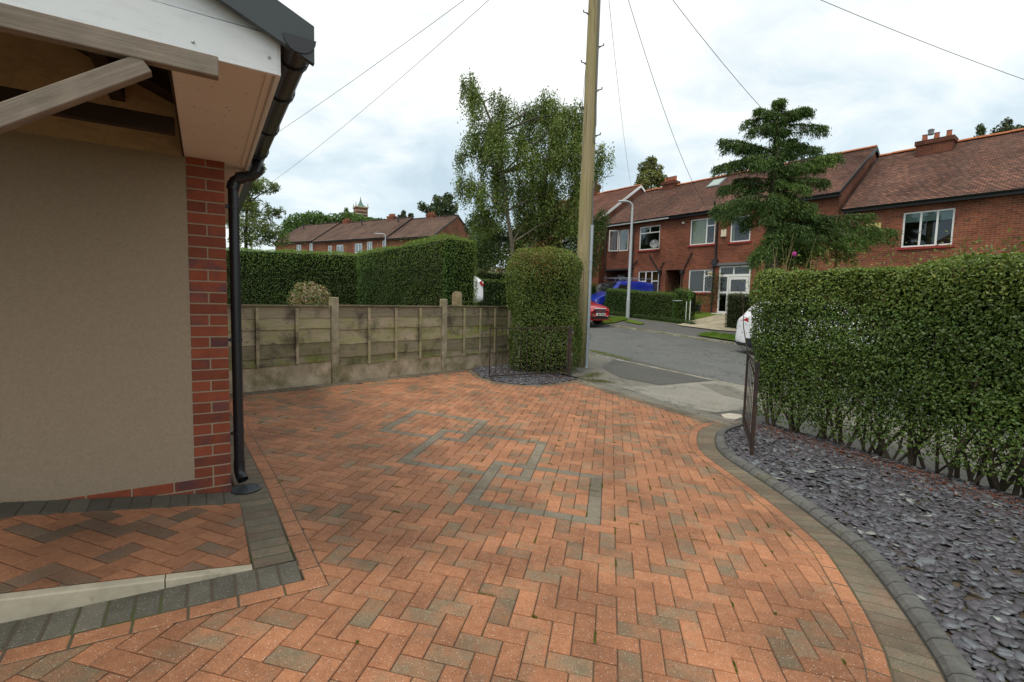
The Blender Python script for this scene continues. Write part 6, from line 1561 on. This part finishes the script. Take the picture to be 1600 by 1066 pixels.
def trunk_at(py):
    z = at(1212, py, CY).z
    for a, b in zip(tk, tk[1:]):
        if a.z <= z <= b.z: return a.lerp(b, (z-a.z)/(b.z-a.z))
    return tk[-1] if z > tk[-1].z else tk[0]
for (X, Y, ty) in limbs:
    x, y = zt6(X, Y); dep = rr_.uniform(-1, 1)*.25*abs(X-590)/120+rr_.uniform(-.7, .5)*(.35+min(1.2, (Y/700)**2)); tip = at(x, y, CY+max(-2.6, min(2.2, dep))); b0 = trunk_at(zt6(0, ty)[1]); L0 = (tip-b0).length
    mid = b0.lerp(tip, .5)+Vector((0, 0, .10*L0)); pts = [b0.lerp(mid, k/4).lerp(mid.lerp(tip, k/4), k/4) for k in range(5)]; r0 = .012+.016*L0; bq.tube(pts, [r0*(1-.2*k) for k in range(5)], 5)
    axis = (tip-b0).normalized(); side = axis.cross(UP); side = side.normalized() if side.length > .1 else Vector((1, 0, 0)); n = int(110+210*L0)
    for _ in range(n):
        t_ = rr_.random()**.60; c = b0.lerp(mid, t_).lerp(mid.lerp(tip, t_), t_); wd = (.05+.17*(1-abs(t_-.6)))*(1.35 if Y > 600 else 1.)*min(1, L0*.6+.3); s_ = rr_.gauss(0, .5)*wd; dr_ = rr_.random()**1.5*(.12+.26*(1-t_*.5))*(1.7 if Y > 600 else 1.)*min(1, .35+L0*.5)
        c = c+side*s_+Vector((0, 0, .04-dr_-abs(s_)*.35)); Pn.append(tuple(c)); d = axis*.45+side*(.9 if s_ > 0 else -.9)*rr_.random()+Vector((0, 0, -.3-1.0*rr_.random())); Dn.append(tuple(d))
obj('limbs', bq, 'bark', cf)
for k in range(1500):
    t_ = rr_.random(); c = tk[0].lerp(tk[-1], .22+.78*t_) if False else trunk_at(zt6(0, 60+840*t_)[1]); a_ = rr_.uniform(0, 6.28); rad = rr_.uniform(.05, .22); Pn.append((c.x+cos(a_)*rad, c.y+sin(a_)*rad-.05, c.z+rr_.uniform(-.12, .12)-rad*.3)); Dn.append((cos(a_)*.5, sin(a_)*.5, -1.1))
P = np.array(Pn); D = np.array(Dn); r = R(44); gp_ = snoise(P, 4.2, 12)+.6*snoise(P, 9., 13); kk_ = gp_ > np.quantile(gp_, .10); P, D = P[kk_], D[kk_]; n = len(P)
# each spray: a main feather plus two side feathers
allP = np.concatenate([P, P+norm(D)*.05+r.normal(size=(n, 3))*.028, P+norm(D)*.08+r.normal(size=(n, 3))*.034]); allD = np.concatenate([D, D+r.normal(size=(n, 3))*.45, D+r.normal(size=(n, 3))*.45]); m = len(allP)
cl = snoise(allP, 3.2, 3); fresh = np.clip(snoise(allP, 2.1, 8)-.15, 0, 1)[:, None]; col = tints(m, (.066, .118, .026), .4, .15, 45, 1+.3*cl)*(1-fresh*.6)+np.array([.24, .36, .06])*fresh*.6*r.random((m, 1))*1.4
putfast('sprays', leaf_mesh('sprays', allP, r.normal(size=(m, 3))+[0, -.6, .5], .12*r.uniform(.6, 1.25, m), .026*r.uniform(.7, 1.3, m), col, tipdir=allD), 'needle', cf, 'stuff')
pf = at(1241, 397, 14.6); q = MB(); 
al = thing('allium_flower', 'round purple flower head poking above the long hedge', 'flower', (pf.x, pf.y, .4)); q.sphere(pf, .07, 10, 7); obj('flower_head', q, 'petal', al, smooth=True); q = MB(); q.tube([Vector((pf.x, pf.y, .4)), pf-Vector((0, 0, .05))], .008, 5); obj('stalk', q, 'bark', al)

# ------------------------------------------------------------------ telegraph pole, cables, lamp posts
pb = drv(905, 578); pbz = pb.z-.2; top = at(936, -165, pb.y); pole = thing('telegraph_pole', 'tall mossy wooden telegraph pole with step irons and cable guard', 'pole', (pb.x, pb.y, pbz))
pz = lambda z: Vector((pb.x+(top.x-pb.x)*(z-pbz)/(top.z-pbz), pb.y, z))
q = MB(); zs = fr(pbz, top.z, 14); q.tube([pz(z) for z in zs], [.172-.055*(z-pbz)/(top.z-pbz) for z in zs], 20); smoothmod(obj('shaft', q, 'pole_wood', pole))
for i, (px, py, sd_) in enumerate(((918, 20, -1), (938, 72, 1), (914, 98, -1), (936, 140, 1), (913, 168, -1), (935, 211, 1), (913, 244, -1))):
    z = at(px, py, pb.y).z; c = pz(z); rad = .172-.055*(z-pbz)/(top.z-pbz); q = MB(); a = c+Vector((sd_*rad*.8, -.02, -.03)); b = c+Vector((sd_*(rad+.10), -.02, .0)); q.tube([a, b], .011, 6); q.tube([b, b+Vector((0, 0, .045))], .012, 6); q.tube([a-Vector((0, 0, .05)), a.lerp(b, .6)], .008, 5); obj('step_iron', q, 'dark_step', pole)
for z in (top.z-.2, top.z-.75): q = MB(); q.tube([pz(z)-Vector((.45, 0, 0)), pz(z)+Vector((.45, 0, 0))], .03, 6); obj('cross_arm', q, 'dark_step', pole)
gx = lambda px, py: at(px, py, pb.y-.12)
g0, g1 = gx(916, 578), gx(925, 352); q = MB(); X = Vector((1, 0, 0)); w_ = .042
sec = [(-w_, .06), (-w_, 0), (-w_*.5, -.034), (w_*.5, -.034), (w_, 0), (w_, .06)]
n_ = 6; q.raw([g0.lerp(g1, k/n_)+Vector((u, v, 0)) for k in range(n_+1) for u, v in sec], [(k*6+i, k*6+i+1, (k+1)*6+i+1, (k+1)*6+i) for k in range(n_) for i in range(5)]+[(n_*6, n_*6+1, n_*6+2, n_*6+3, n_*6+4, n_*6+5)]); obj('cable_guard', q, 'galvanised', pole)
cbz = gx(915, 583); q = MB(); q.raw([cbz+Vector((u*1.5, v*1.5, 0)) for u, v in sec]+[g0+Vector((u, v, .09)) for u, v in sec], [(i, i+1, 7+i, 6+i) for i in range(5)]+[tuple(range(6))]); obj('guard_foot', q, 'lamp_grey', pole)
q = MB(); pts = [gx(926, 355), gx(926, 300), gx(929, 288), gx(927, 283)]; q.tube(pts, .012, 6); pts = [gx(930, 225), gx(927, 216), gx(931, 195), gx(932, 120), gx(935, 30), gx(937, -60)]; q.tube(pts, .014, 6); obj('pole_cable', q, 'cable', pole)
def cable(lab, a, b, sag, r_=.008, n=18, grp='overhead cables from the telegraph pole'):
    q = MB(); q.tube([a.lerp(b, k/n)-Vector((0, 0, sag*4*(k/n)*(1-k/n))) for k in range(n+1)], r_, 5, cap=False); o = obj('overhead_cable', q, 'cable', None, None, lab); o['category'] = 'cable'; o['group'] = grp; return o
tt = top-Vector((0, 0, .1))
cable('overhead cable reaching furthest up on the left, running to the rooftops', tt, at(300, 292, 26), .25, .007)
cable('lower of the two overhead cables crossing the left sky', tt, at(395, 305, 30), .35, .007)
cable('overhead cable dropping just right of the telegraph pole to the terrace', tt, at(988, 300, 36), .6, .007)
cable('overhead cable curving down to the terrace roof light', tt, T1.P(T1.fac(1113, 328)[0], -.3, ZE1-.05), .75, .008)
cable('overhead cable passing behind the tip of the ragged conifer', tt, at(1290, 265, 21.), .45, .008)
cable('overhead cable running off to the right edge', tt, at(1720, 165, 14), .22, .007)
cable('thin overhead cable hanging just left of the pole into the birch', tt, at(907, 190, 24), .5, .008)
def lamp_post(lab, px, pyb, pyt, Y, side, r0, arm, grp='street lamp posts'):
    b = at(px, pyb, Y); t = at(px, pyt, Y); t.x = b.x; k = thing('lamp_post', lab, 'lamp post', b, grp); H = t.z-b.z
    q = MB(); q.tube([b-Vector((0, 0, .1)), b+Vector((0, 0, .9))], r0*1.25, 10); q.tube([b+Vector((0, 0, .9)), b+Vector((0, 0, .95)), b+Vector((0, 0, H-.25))], [r0*1.2, r0, r0*.7], 10); smoothmod(obj('column', q, 'lamp_grey', k))
    q = MB(); c = b+Vector((0, 0, H-.25)); dx = Vector((side, -.1, 0)); q.tube([c, c+Vector((0, 0, .14))+dx*.02, c+Vector((0, 0, .24))+dx*.12, c+Vector((0, 0, .28))+dx*arm*.6, c+Vector((0, 0, .28))+dx*arm], r0*.6, 8); smoothmod(obj('arm', q, 'lamp_grey', k))
    e = c+Vector((0, 0, .27))+dx*(arm+.1); q = MB(); q.sphere(e, .2, 10, 6, (1., .5, .28)); ln = obj('lantern', q, 'lamp_grey', k, smooth=True); q = MB(); q.sphere(e-Vector((0, 0, .02)), .15, 10, 6, (1., .5, .30)); obj('lens', q, 'lamp_clear', ln, smooth=True)
    return k
lp = grd(980.5, 498); lamp_post('tall grey lamp post on the verge in front of the terrace', 980.5, 498, 316, lp.y, -1, .075, .42)
lamp_post('distant lamp post in front of the far terrace', 602, 430, 366, 45, -1, .07, .7)
# gate posts and little sign plate across the road
gs = grd(1091, 505); gt = thing('garden_gate', 'white tubular gate posts at the front drive across the road', 'gate', gs)
for px, py0, py1, w__ in ((1077, 505, 470, .02), (1071, 506, 471, .014)): a, b = at(px, py0, gs.y), at(px, py1, gs.y); b.x = a.x; q = MB(); q.tube([a, b], w__, 6); obj('gate_post', q, 'white_paint', gt)
lh = grd(1053, 503); q = MB(); a, b = at(1051, 470, lh.y), at(1066, 470, lh.y); lt = thing('low_gate', 'dark open gate against the end of the clipped hedge', 'gate', lh)
q.tube([a, b], .02, 5); obj('rail', q, 'lamp_grey', lt); q = MB(); q.tube([a, Vector((a.x, a.y, lh.z-.05))], .025, 5); obj('stile', q, 'black_paint', lt)
# potted plant by the wall
pp = T1.P(T1.fac(1102, 480)[0], -.7, 0); pp.z = G(pp.x, pp.y)+.1; pt = thing('potted_plant', 'spiky plant in a black pot below the front window', 'plant', pp)
q = MB(); q.tube([pp, pp+Vector((0, 0, .3)), pp+Vector((0, 0, .34))], [.13, .18, .19], 12); obj('pot', q, 'black_plastic', pt)
n = 260; r = R(31); d = norm(r.normal(size=(n, 3))+[0, 0, 1.1]); P = np.array(pp)+[0, 0, .34]+d*r.random((n, 1))*.55; putfast('leaves', leaf_mesh('l', P, np.cross(d, r.normal(size=(n, 3))), .16, .03, tints(n, (.10, .16, .03), .3), tipdir=d), 'leaf', pt, 'stuff')
cp = T1.P(T1.fac(1120, 440)[0], -.2, 0); cp.z = G(cp.x, cp.y)+.1; cb = thing('climbing_plant', 'thin climbing plant on the brickwork beside the front window', 'plant', cp)
n = 900; r = R(33); P = np.stack([cp.x+r.normal(0, .28, n), cp.y+r.normal(0, .12, n), cp.z+.2+r.random(n)**.7*1.7], 1); P[:, 0] += .2*np.sin(P[:, 2]*3); putfast('leaves', leaf_mesh('l', P, r.normal(size=(n, 3))+[-.6, -.6, 0], .06, .04, tints(n, (.05, .08, .02), .3)), 'leaf', cb, 'stuff')

# ------------------------------------------------------------------ vehicles
def vehicle(name, label, cat, pos, yaw, st_, paint, Lw=None, wheels=None, wr=.31, glass=(), extras=None, wx=None, halfw=.85):
    """st_: stations along x (nose at +x): (x, z_under, z_sill, z_belt, z_top, half width low, half width belt, half width top)"""
    root = thing(name, label, cat, pos); W_ = Matrix.Translation(Vector(pos))@Matrix.Rotation(yaw, 4, 'Z'); Rt = lambda x, y, z: W_@Vector((x, y, z))
    q = MB(); rings = []
    for (x, zu, zs_, zb_, zt_, w0, w1, w2) in st_:
        half = [(w0*.82, zu), (w0, zu+.07), (w0*1.0, zs_), (w1*1.005, (zs_+zb_)/2+.06), (w1, zb_), (w1*.985, zb_+.015)]
        if zt_-zb_ > .08: half += [(w2+(w1-w2)*.25, zb_+(zt_-zb_)*.72), (w2*.97, zt_-.03), (w2*.8, zt_), (0, zt_+.02)]
        else: half += [(w1*.93, zb_+(zt_-zb_)*.5), (w1*.82, zt_), (w1*.55, zt_+.012), (0, zt_+.02)]
        rings.append([(x, y, z) for y, z in half]+[(x, -y, z) for y, z in half[-2::-1]])
    n = len(rings[0]); V = [Rt(*p) for rg in rings for p in rg]; F = [(i*n+k, i*n+(k+1) % n, (i+1)*n+(k+1) % n, (i+1)*n+k) for i in range(len(rings)-1) for k in range(n)]
    F += [tuple(range(n)), tuple(range((len(rings)-1)*n, len(rings)*n))[::-1]]; q.raw(V, F)
    me_o = obj('body', q, paint, root); mod = me_o.modifiers.new('round', 'SUBSURF'); mod.levels = 1; mod.render_levels = 1; me_o.data.polygons.foreach_set('use_smooth', [True]*len(me_o.data.polygons))
    def panel(nm, P, m, parent=root, th=.012, out=None):
        qq = MB(); c = sum((Vector(p) for p in P), Vector((0, 0, 0)))/len(P); nn = (Vector(P[1])-Vector(P[0])).cross(Vector(P[2])-Vector(P[0])).normalized()
        if nn.dot(c-Vector((sum(s[0] for s in st_)/len(st_), 0, .7))) < 0: nn = -nn
        A = [W_@(Vector(p)+nn*(out if out is not None else th)) for p in P]; B = [W_@(Vector(p)-nn*.03) for p in P]; k = len(P)
        qq.raw(A+B, [tuple(range(k))]+[(i, (i+1) % k, k+(i+1) % k, k+i) for i in range(k)]); return obj(nm, qq, m, parent)
    for x in wx:
        for s_ in (1, -1):
            y0_, y1_ = s_*(halfw-.19), s_*(halfw+.005); q = MB(); N2 = 20; sec = [(wr*.62, y1_), (wr*.9, y1_+s_*.01), (wr, y1_-s_*.03), (wr, y0_+s_*.03), (wr*.9, y0_), (wr*.6, y0_)]
            q.raw([Rt(x+cos(2*pi*i/N2)*a, b, wr+sin(2*pi*i/N2)*a) for i in range(N2) for a, b in sec], [(i*6+k, i*6+k+1, ((i+1) % N2)*6+k+1, ((i+1) % N2)*6+k) for i in range(N2) for k in range(5)])
            wh = thing_part('wheel', q, 'tyre', root); q = MB(); q.tube([Rt(x, y1_-s_*.035, wr), Rt(x, y1_-s_*.02, wr)], [wr*.62, wr*.60], N2); q2 = obj('rim', q, 'rim', wh)
            q = MB()
            for k in range(5): a = 2*pi*k/5; q.beam(Rt(x+cos(a)*.03, y1_-s_*.015, wr+sin(a)*.03), Rt(x+cos(a)*wr*.55, y1_-s_*.015, wr+sin(a)*wr*.55), .03, .03)
            obj('spokes', q, 'trim', wh)
            q = MB(); q.raw([Rt(x+cos(t)*a, s_*(halfw-.02)+b*s_, wr+sin(t)*a) for t in fr(-.15, pi+.15, 14) for a, b in ((wr*1.2, .008), (wr*1.0, .010))], [(i*2, i*2+1, i*2+3, i*2+2) for i in range(14)]); obj('wheel_arch', q, 'trim', root)
    def screen(nm, rows):
        qq = MB()
        for (x0, w0, z0), (x1, w1, z1) in zip(rows, rows[1:]):
            n_ = Vector((z1-z0, 0, x0-x1)).normalized()*.03; qq.poly([Rt(*(Vector((x0, w0, z0))+n_)), Rt(*(Vector((x0, -w0, z0))+n_)), Rt(*(Vector((x1, -w1, z1))+n_)), Rt(*(Vector((x1, w1, z1))+n_))])
        return obj(nm, qq, 'dark_glass', root)
    globals()['screen'] = screen
    return root, panel, Rt, W_
def thing_part(nm, q, m, root): return obj(nm, q, m, root)
def text_part(body, size, mtx, m, parent, name='lettering'):
    cu = bpy.data.curves.new(name, 'FONT'); cu.body = body; cu.size = size; cu.extrude = .002; cu.align_x = 'CENTER'; cu.align_y = 'CENTER'
    tmp = bpy.data.objects.new('tmp_text', cu); COL.objects.link(tmp); dg = bpy.context.evaluated_depsgraph_get(); dg.update(); me = bpy.data.meshes.new_from_object(tmp.evaluated_get(dg)); bpy.data.objects.remove(tmp); me.materials.clear(); me.materials.append(MATS[m])
    o = put(name, me, mtx, parent, MATS[m]); return o
def hatch(Lc=4.05, hw__=.84, H=1.44):
    n = Lc/2
    return [(n, .30, .42, .56, .60, hw__*.62, hw__*.64, .3), (n-.10, .20, .42, .66, .72, hw__*.86, hw__*.86, .5), (n-.35, .18, .40, .76, .82, hw__*.97, hw__*.95, .6), (n-.75, .18, .40, .84, .90, hw__, hw__*.97, .6), (n-1.05, .18, .40, .90, .96, hw__, hw__*.97, .62), (n-1.20, .18, .40, .92, 1.04, hw__, hw__*.98, .70), (n-1.55, .18, .40, .94, 1.27, hw__, hw__*.98, .66), (n-1.95, .18, .40, .94, H-.02, hw__, hw__*.98, .62), (n-2.6, .18, .40, .95, H, hw__, hw__*.98, .62),
            (n-3.2, .18, .40, .97, H-.05, hw__, hw__*.97, .60), (n-3.65, .20, .42, .98, H-.18, hw__, hw__*.95, .58), (n-3.88, .24, .44, .98, 1.12, hw__*.96, hw__*.90, .56), (-n, .30, .46, .92, .98, hw__*.86, hw__*.84, .5)]
# red hatchback, nose towards us
yD = math.atan2(-.78, .62)
rc = st(sof(936, 500, 15.55), 15.55, -.02); s_r = sof(930, 500, 15.55)-2.15; s_r += .35; rc = st(s_r, 15.6, -.02)
S_ = hatch(); root, panel, Rt, W_ = vehicle('parked_car', 'red hatchback parked at the far kerb behind the telegraph pole', 'car', rc, yD, S_, 'red_paint', wx=(1.22, -1.28), halfw=.84)
nn_ = 4.05/2
screen('windscreen', [(nn_-1.13, .68, .99), (nn_-1.52, .62, 1.27), (nn_-1.88, .56, 1.42)])
panel('rear_window', [(nn_-3.94, .55, 1.06), (nn_-3.94, -.55, 1.06), (nn_-3.55, -.50, 1.30), (nn_-3.55, .50, 1.30)], 'dark_glass', th=.04)
for s_ in (1, -1):
    panel('side_window', [(nn_-1.35, s_*.80, .97), (nn_-2.3, s_*.80, .98), (nn_-2.3, s_*.64, 1.34), (nn_-1.85, s_*.66, 1.30)], 'dark_glass', th=.03); panel('side_window', [(nn_-2.4, s_*.80, .98), (nn_-3.3, s_*.79, 1.0), (nn_-3.2, s_*.62, 1.28), (nn_-2.4, s_*.64, 1.34)], 'dark_glass', th=.03)
    panel('headlight', [(nn_-.05, s_*.44, .60), (nn_-.13, s_*.68, .62), (nn_-.42, s_*.80, .76), (nn_-.22, s_*.55, .74)], 'lamp_clear', th=.03)
    panel('tail_light', [(-nn_+.05, s_*.55, .80), (-nn_+.05, s_*.75, .80), (-nn_+.1, s_*.74, 1.0), (-nn_+.1, s_*.6, 1.0)], 'tail_red', th=.03); panel('fog_light', [(nn_-.03, s_*.50, .30), (nn_-.1, s_*.68, .30), (nn_-.1, s_*.68, .40), (nn_-.03, s_*.50, .40)], 'trim', th=.03)
panel('grille', [(nn_-.0, .30, .52), (nn_-.0, -.30, .52), (nn_-.05, -.36, .65), (nn_-.05, .36, .65)], 'trim', th=.03); panel('grille_trim', [(nn_-.04, .37, .655), (nn_-.04, -.37, .655), (nn_-.06, -.37, .68), (nn_-.06, .37, .68)], 'chrome', th=.034)
panel('lower_grille', [(nn_+.0, .44, .24), (nn_+.0, -.44, .24), (nn_+.0, -.48, .36), (nn_+.0, .48, .36)], 'trim', th=.03)
panel('badge', [(nn_+.01, .055, .55), (nn_+.01, -.055, .55), (nn_-.01, -.055, .64), (nn_-.01, .055, .64)], 'chrome', th=.04)
pl_ = panel('number_plate', [(nn_+.02, .26, .39), (nn_+.02, -.26, .39), (nn_+.02, -.26, .50), (nn_+.02, .26, .50)], 'plate_white', th=.035)
text_part('SJ67 WCZ', .105, W_@Matrix.Translation(Vector((nn_+.060, 0, .445)))@Matrix(((0, 0, 1, 0), (1, 0, 0, 0), (0, 1, 0, 0), (0, 0, 0, 1))), 'ink', pl_)
panel('bumper_strip', [(nn_-.02, .6, .20), (nn_-.02, -.6, .20), (nn_-.02, -.6, .235), (nn_-.02, .6, .235)], 'red_paint', th=.05)
# blue van behind the hedge
vz = st(sof(965, 455, 21.2), 21.2, .05); vz.z = at(965, 439, vz.y).z-1.80
nv = 2.15; SV_ = [(nv, .3, .45, .62, .68, .70, .70, .4), (nv-.12, .2, .45, .78, .84, .82, .80, .5), (nv-.5, .18, .45, .92, .98, .86, .84, .6), (nv-.85, .18, .45, 1.0, 1.08, .87, .85, .62), (nv-1.0, .18, .45, 1.02, 1.18, .87, .85, .70), (nv-1.45, .18, .45, 1.05, 1.62, .87, .86, .70), (nv-1.75, .18, .45, 1.05, 1.77, .87, .86, .70), (nv-2.4, .18, .45, 1.06, 1.82, .87, .86, .72), (nv-3.4, .18, .45, 1.06, 1.81, .87, .86, .73), (nv-4.1, .2, .45, 1.05, 1.76, .87, .86, .74), (-nv, .28, .45, 1.0, 1.70, .85, .84, .72)]
vyaw = math.atan2(-.62, -.78)+.25
vyaw = radians(208)
root, panel, Rt, W_ = vehicle('parked_van', 'blue van with a roof rack behind the clipped hedge', 'van', vz, vyaw, SV_, 'blue_paint', wx=(1.35, -1.35), halfw=.87, wr=.32)
screen('windscreen', [(nv-.97, .72, 1.14), (nv-1.40, .68, 1.60), (nv-1.62, .62, 1.72)])
for s_ in (1, -1): panel('side_window', [(nv-1.30, s_*.86, 1.10), (nv-2.15, s_*.86, 1.10), (nv-2.15, s_*.76, 1.55), (nv-1.65, s_*.76, 1.56)], 'dark_glass', th=.02); panel('headlight', [(nv-.1, s_*.55, .62), (nv-.1, s_*.78, .64), (nv-.4, s_*.82, .84), (nv-.2, s_*.6, .80)], 'lamp_clear', th=.03)
rk = MB()
for s_ in (1, -1): rk.tube([Rt(nv-1.7, s_*.66, 1.95), Rt(-nv+.15, s_*.66, 1.95)], .018, 6)
for x in (nv-1.75, nv-2.5, nv-3.3, -nv+.2): rk.tube([Rt(x, -.66, 1.80), Rt(x, -.66, 1.95), Rt(x, .66, 1.95), Rt(x, .66, 1.80)], .016, 6)
rk.tube([Rt(nv-1.72, -.55, 1.95), Rt(nv-1.72, -.55, 2.06)], .012, 5); rk.tube([Rt(nv-1.72, .55, 1.95), Rt(nv-1.72, .55, 2.06)], .012, 5); obj('roof_rack', rk, 'galvanised', root)
# white estate car behind the long hedge, tail towards the left
ns = 2.25; SW = [(ns, .35, .5, .66, .72, .72, .72, .4), (ns-.15, .25, .48, .82, .88, .88, .86, .5), (ns-.6, .22, .48, .95, 1.0, .92, .90, .6), (ns-1.1, .22, .48, 1.02, 1.08, .93, .91, .65), (ns-1.35, .22, .48, 1.04, 1.2, .93, .91, .72), (ns-1.9, .22, .48, 1.06, 1.56, .93, .91, .66), (ns-2.4, .22, .48, 1.06, 1.66, .93, .91, .66), (ns-3.2, .22, .48, 1.08, 1.67, .93, .91, .66), (ns-3.9, .24, .48, 1.10, 1.60, .93, .90, .66), (ns-4.2, .28, .50, 1.12, 1.50, .92, .89, .64), (ns-4.38, .32, .54, 1.10, 1.20, .90, .87, .60), (ns-4.47, .36, .56, 1.02, 1.10, .87, .84, .56), (-ns, .40, .58, .90, .96, .84, .80, .5)]
tail = at(1151, 515, 1); 
s_w = sof(1151, 500, 14.75)+2.25; wc = st(s_w, 15.6, -.02); SW = [(x, a*1.05, b*1.05, c*1.10, d*1.085, e, f_, g) for x, a, b, c, d, e, f_, g in SW]
root, panel0, Rt, W_ = vehicle('parked_car', 'white car with red tail light half hidden behind the long hedge', 'car', wc, yD, SW, 'car_white', wx=(1.38, -1.38), halfw=.92, wr=.35)
panel = lambda nm, P, m, th=.012: panel0(nm, [(x, y, z*1.09) for x, y, z in P], m, th=th)
panel('windscreen', [(ns-1.3, .74, 1.12), (ns-1.3, -.74, 1.12), (ns-2.1, -.62, 1.55), (ns-2.1, .62, 1.55)], 'dark_glass', th=.04); panel('rear_window', [(-ns+.22, .62, 1.15), (-ns+.22, -.62, 1.15), (-ns+.55, -.56, 1.50), (-ns+.55, .56, 1.50)], 'dark_glass', th=.05)
for s_ in (1, -1):
    panel('side_window', [(ns-1.6, s_*.88, 1.12), (ns-2.6, s_*.88, 1.12), (ns-2.6, s_*.74, 1.52), (ns-2.1, s_*.74, 1.50)], 'dark_glass', th=.03); panel('side_window', [(ns-2.7, s_*.88, 1.12), (ns-3.75, s_*.88, 1.14), (ns-3.7, s_*.74, 1.48), (ns-2.7, s_*.74, 1.52)], 'dark_glass', th=.03)
    panel('tail_light', [(-ns+.12, s_*.52, .96), (-ns+.14, s_*.86, .94), (-ns+.40, s_*.90, 1.02), (-ns+.26, s_*.80, 1.14), (-ns+.16, s_*.55, 1.08)], 'tail_red', th=.08); panel('reflector', [(-ns+.03, s_*.55, .66), (-ns+.05, s_*.74, .66), (-ns+.06, s_*.74, .73), (-ns+.04, s_*.55, .73)], 'tail_red', th=.05)
panel('rear_bumper', [(-ns+.0, .76, .38), (-ns+.0, -.76, .38), (-ns-.0, -.76, .56), (-ns-.0, .76, .56)], 'trim', th=.045)
for s_ in (1, -1): panel('bumper_corner', [(-ns+.02, s_*.74, .36), (-ns+.5, s_*.93, .34), (-ns+.5, s_*.93, .52), (-ns+.02, s_*.74, .56)], 'trim', th=.03); panel('sill_trim', [(-ns+1.3, s_*.93, .24), (ns-1.3, s_*.93, .24), (ns-1.3, s_*.93, .42), (-ns+1.3, s_*.93, .42)], 'trim', th=.02)
panel('number_plate', [(-ns-.01, .26, .70), (-ns-.01, -.26, .70), (-ns+.02, -.26, .81), (-ns+.02, .26, .81)], 'plate_yellow', th=.05)
q = MB(); q.beam(Rt(-ns+.10, -.84, .50), Rt(-ns+.10, .84, .50), .26, .28, bev=.07)
for s_ in (1, -1): q.beam(Rt(-ns+.08, s_*.83, .50), Rt(-ns+.62, s_*.90, .47), .10, .27, bev=.03)
obj('bumper_moulding', q, 'trim', root)
# white car far left, only its tail past the tall hedge
wt = at(727, 480, 17.2); wt.z = at(738, 478, 17.2).z-.12
root, panel, Rt, W_ = vehicle('parked_car', 'white car with only its tail showing past the tall square-cut hedge', 'car', (wt.x-1.45, wt.y+.5, wt.z), radians(187), hatch(4.0, .82, 1.45), 'car_white', wx=(1.2, -1.25), halfw=.82)
n4 = 2.0
for s_ in (1, -1): panel('tail_light', [(-n4+.0, s_*.52, .84), (-n4+.03, s_*.76, .84), (-n4+.12, s_*.76, .98), (-n4+.06, s_*.56, .98)], 'tail_red', th=.05)
panel('rear_window', [(-n4+.14, .58, 1.03), (-n4+.14, -.58, 1.03), (-n4+.52, -.52, 1.33), (-n4+.52, .52, 1.33)], 'dark_glass', th=.05); panel('rear_bumper', [(-n4+.0, .6, .26), (-n4+.0, -.6, .26), (-n4-.0, -.6, .42), (-n4, .6, .42)], 'trim', th=.06)
panel('windscreen', [(n4-1.12, .66, .97), (n4-1.12, -.66, .97), (n4-1.90, -.54, 1.38), (n4-1.90, .54, 1.38)], 'dark_glass', th=.035)
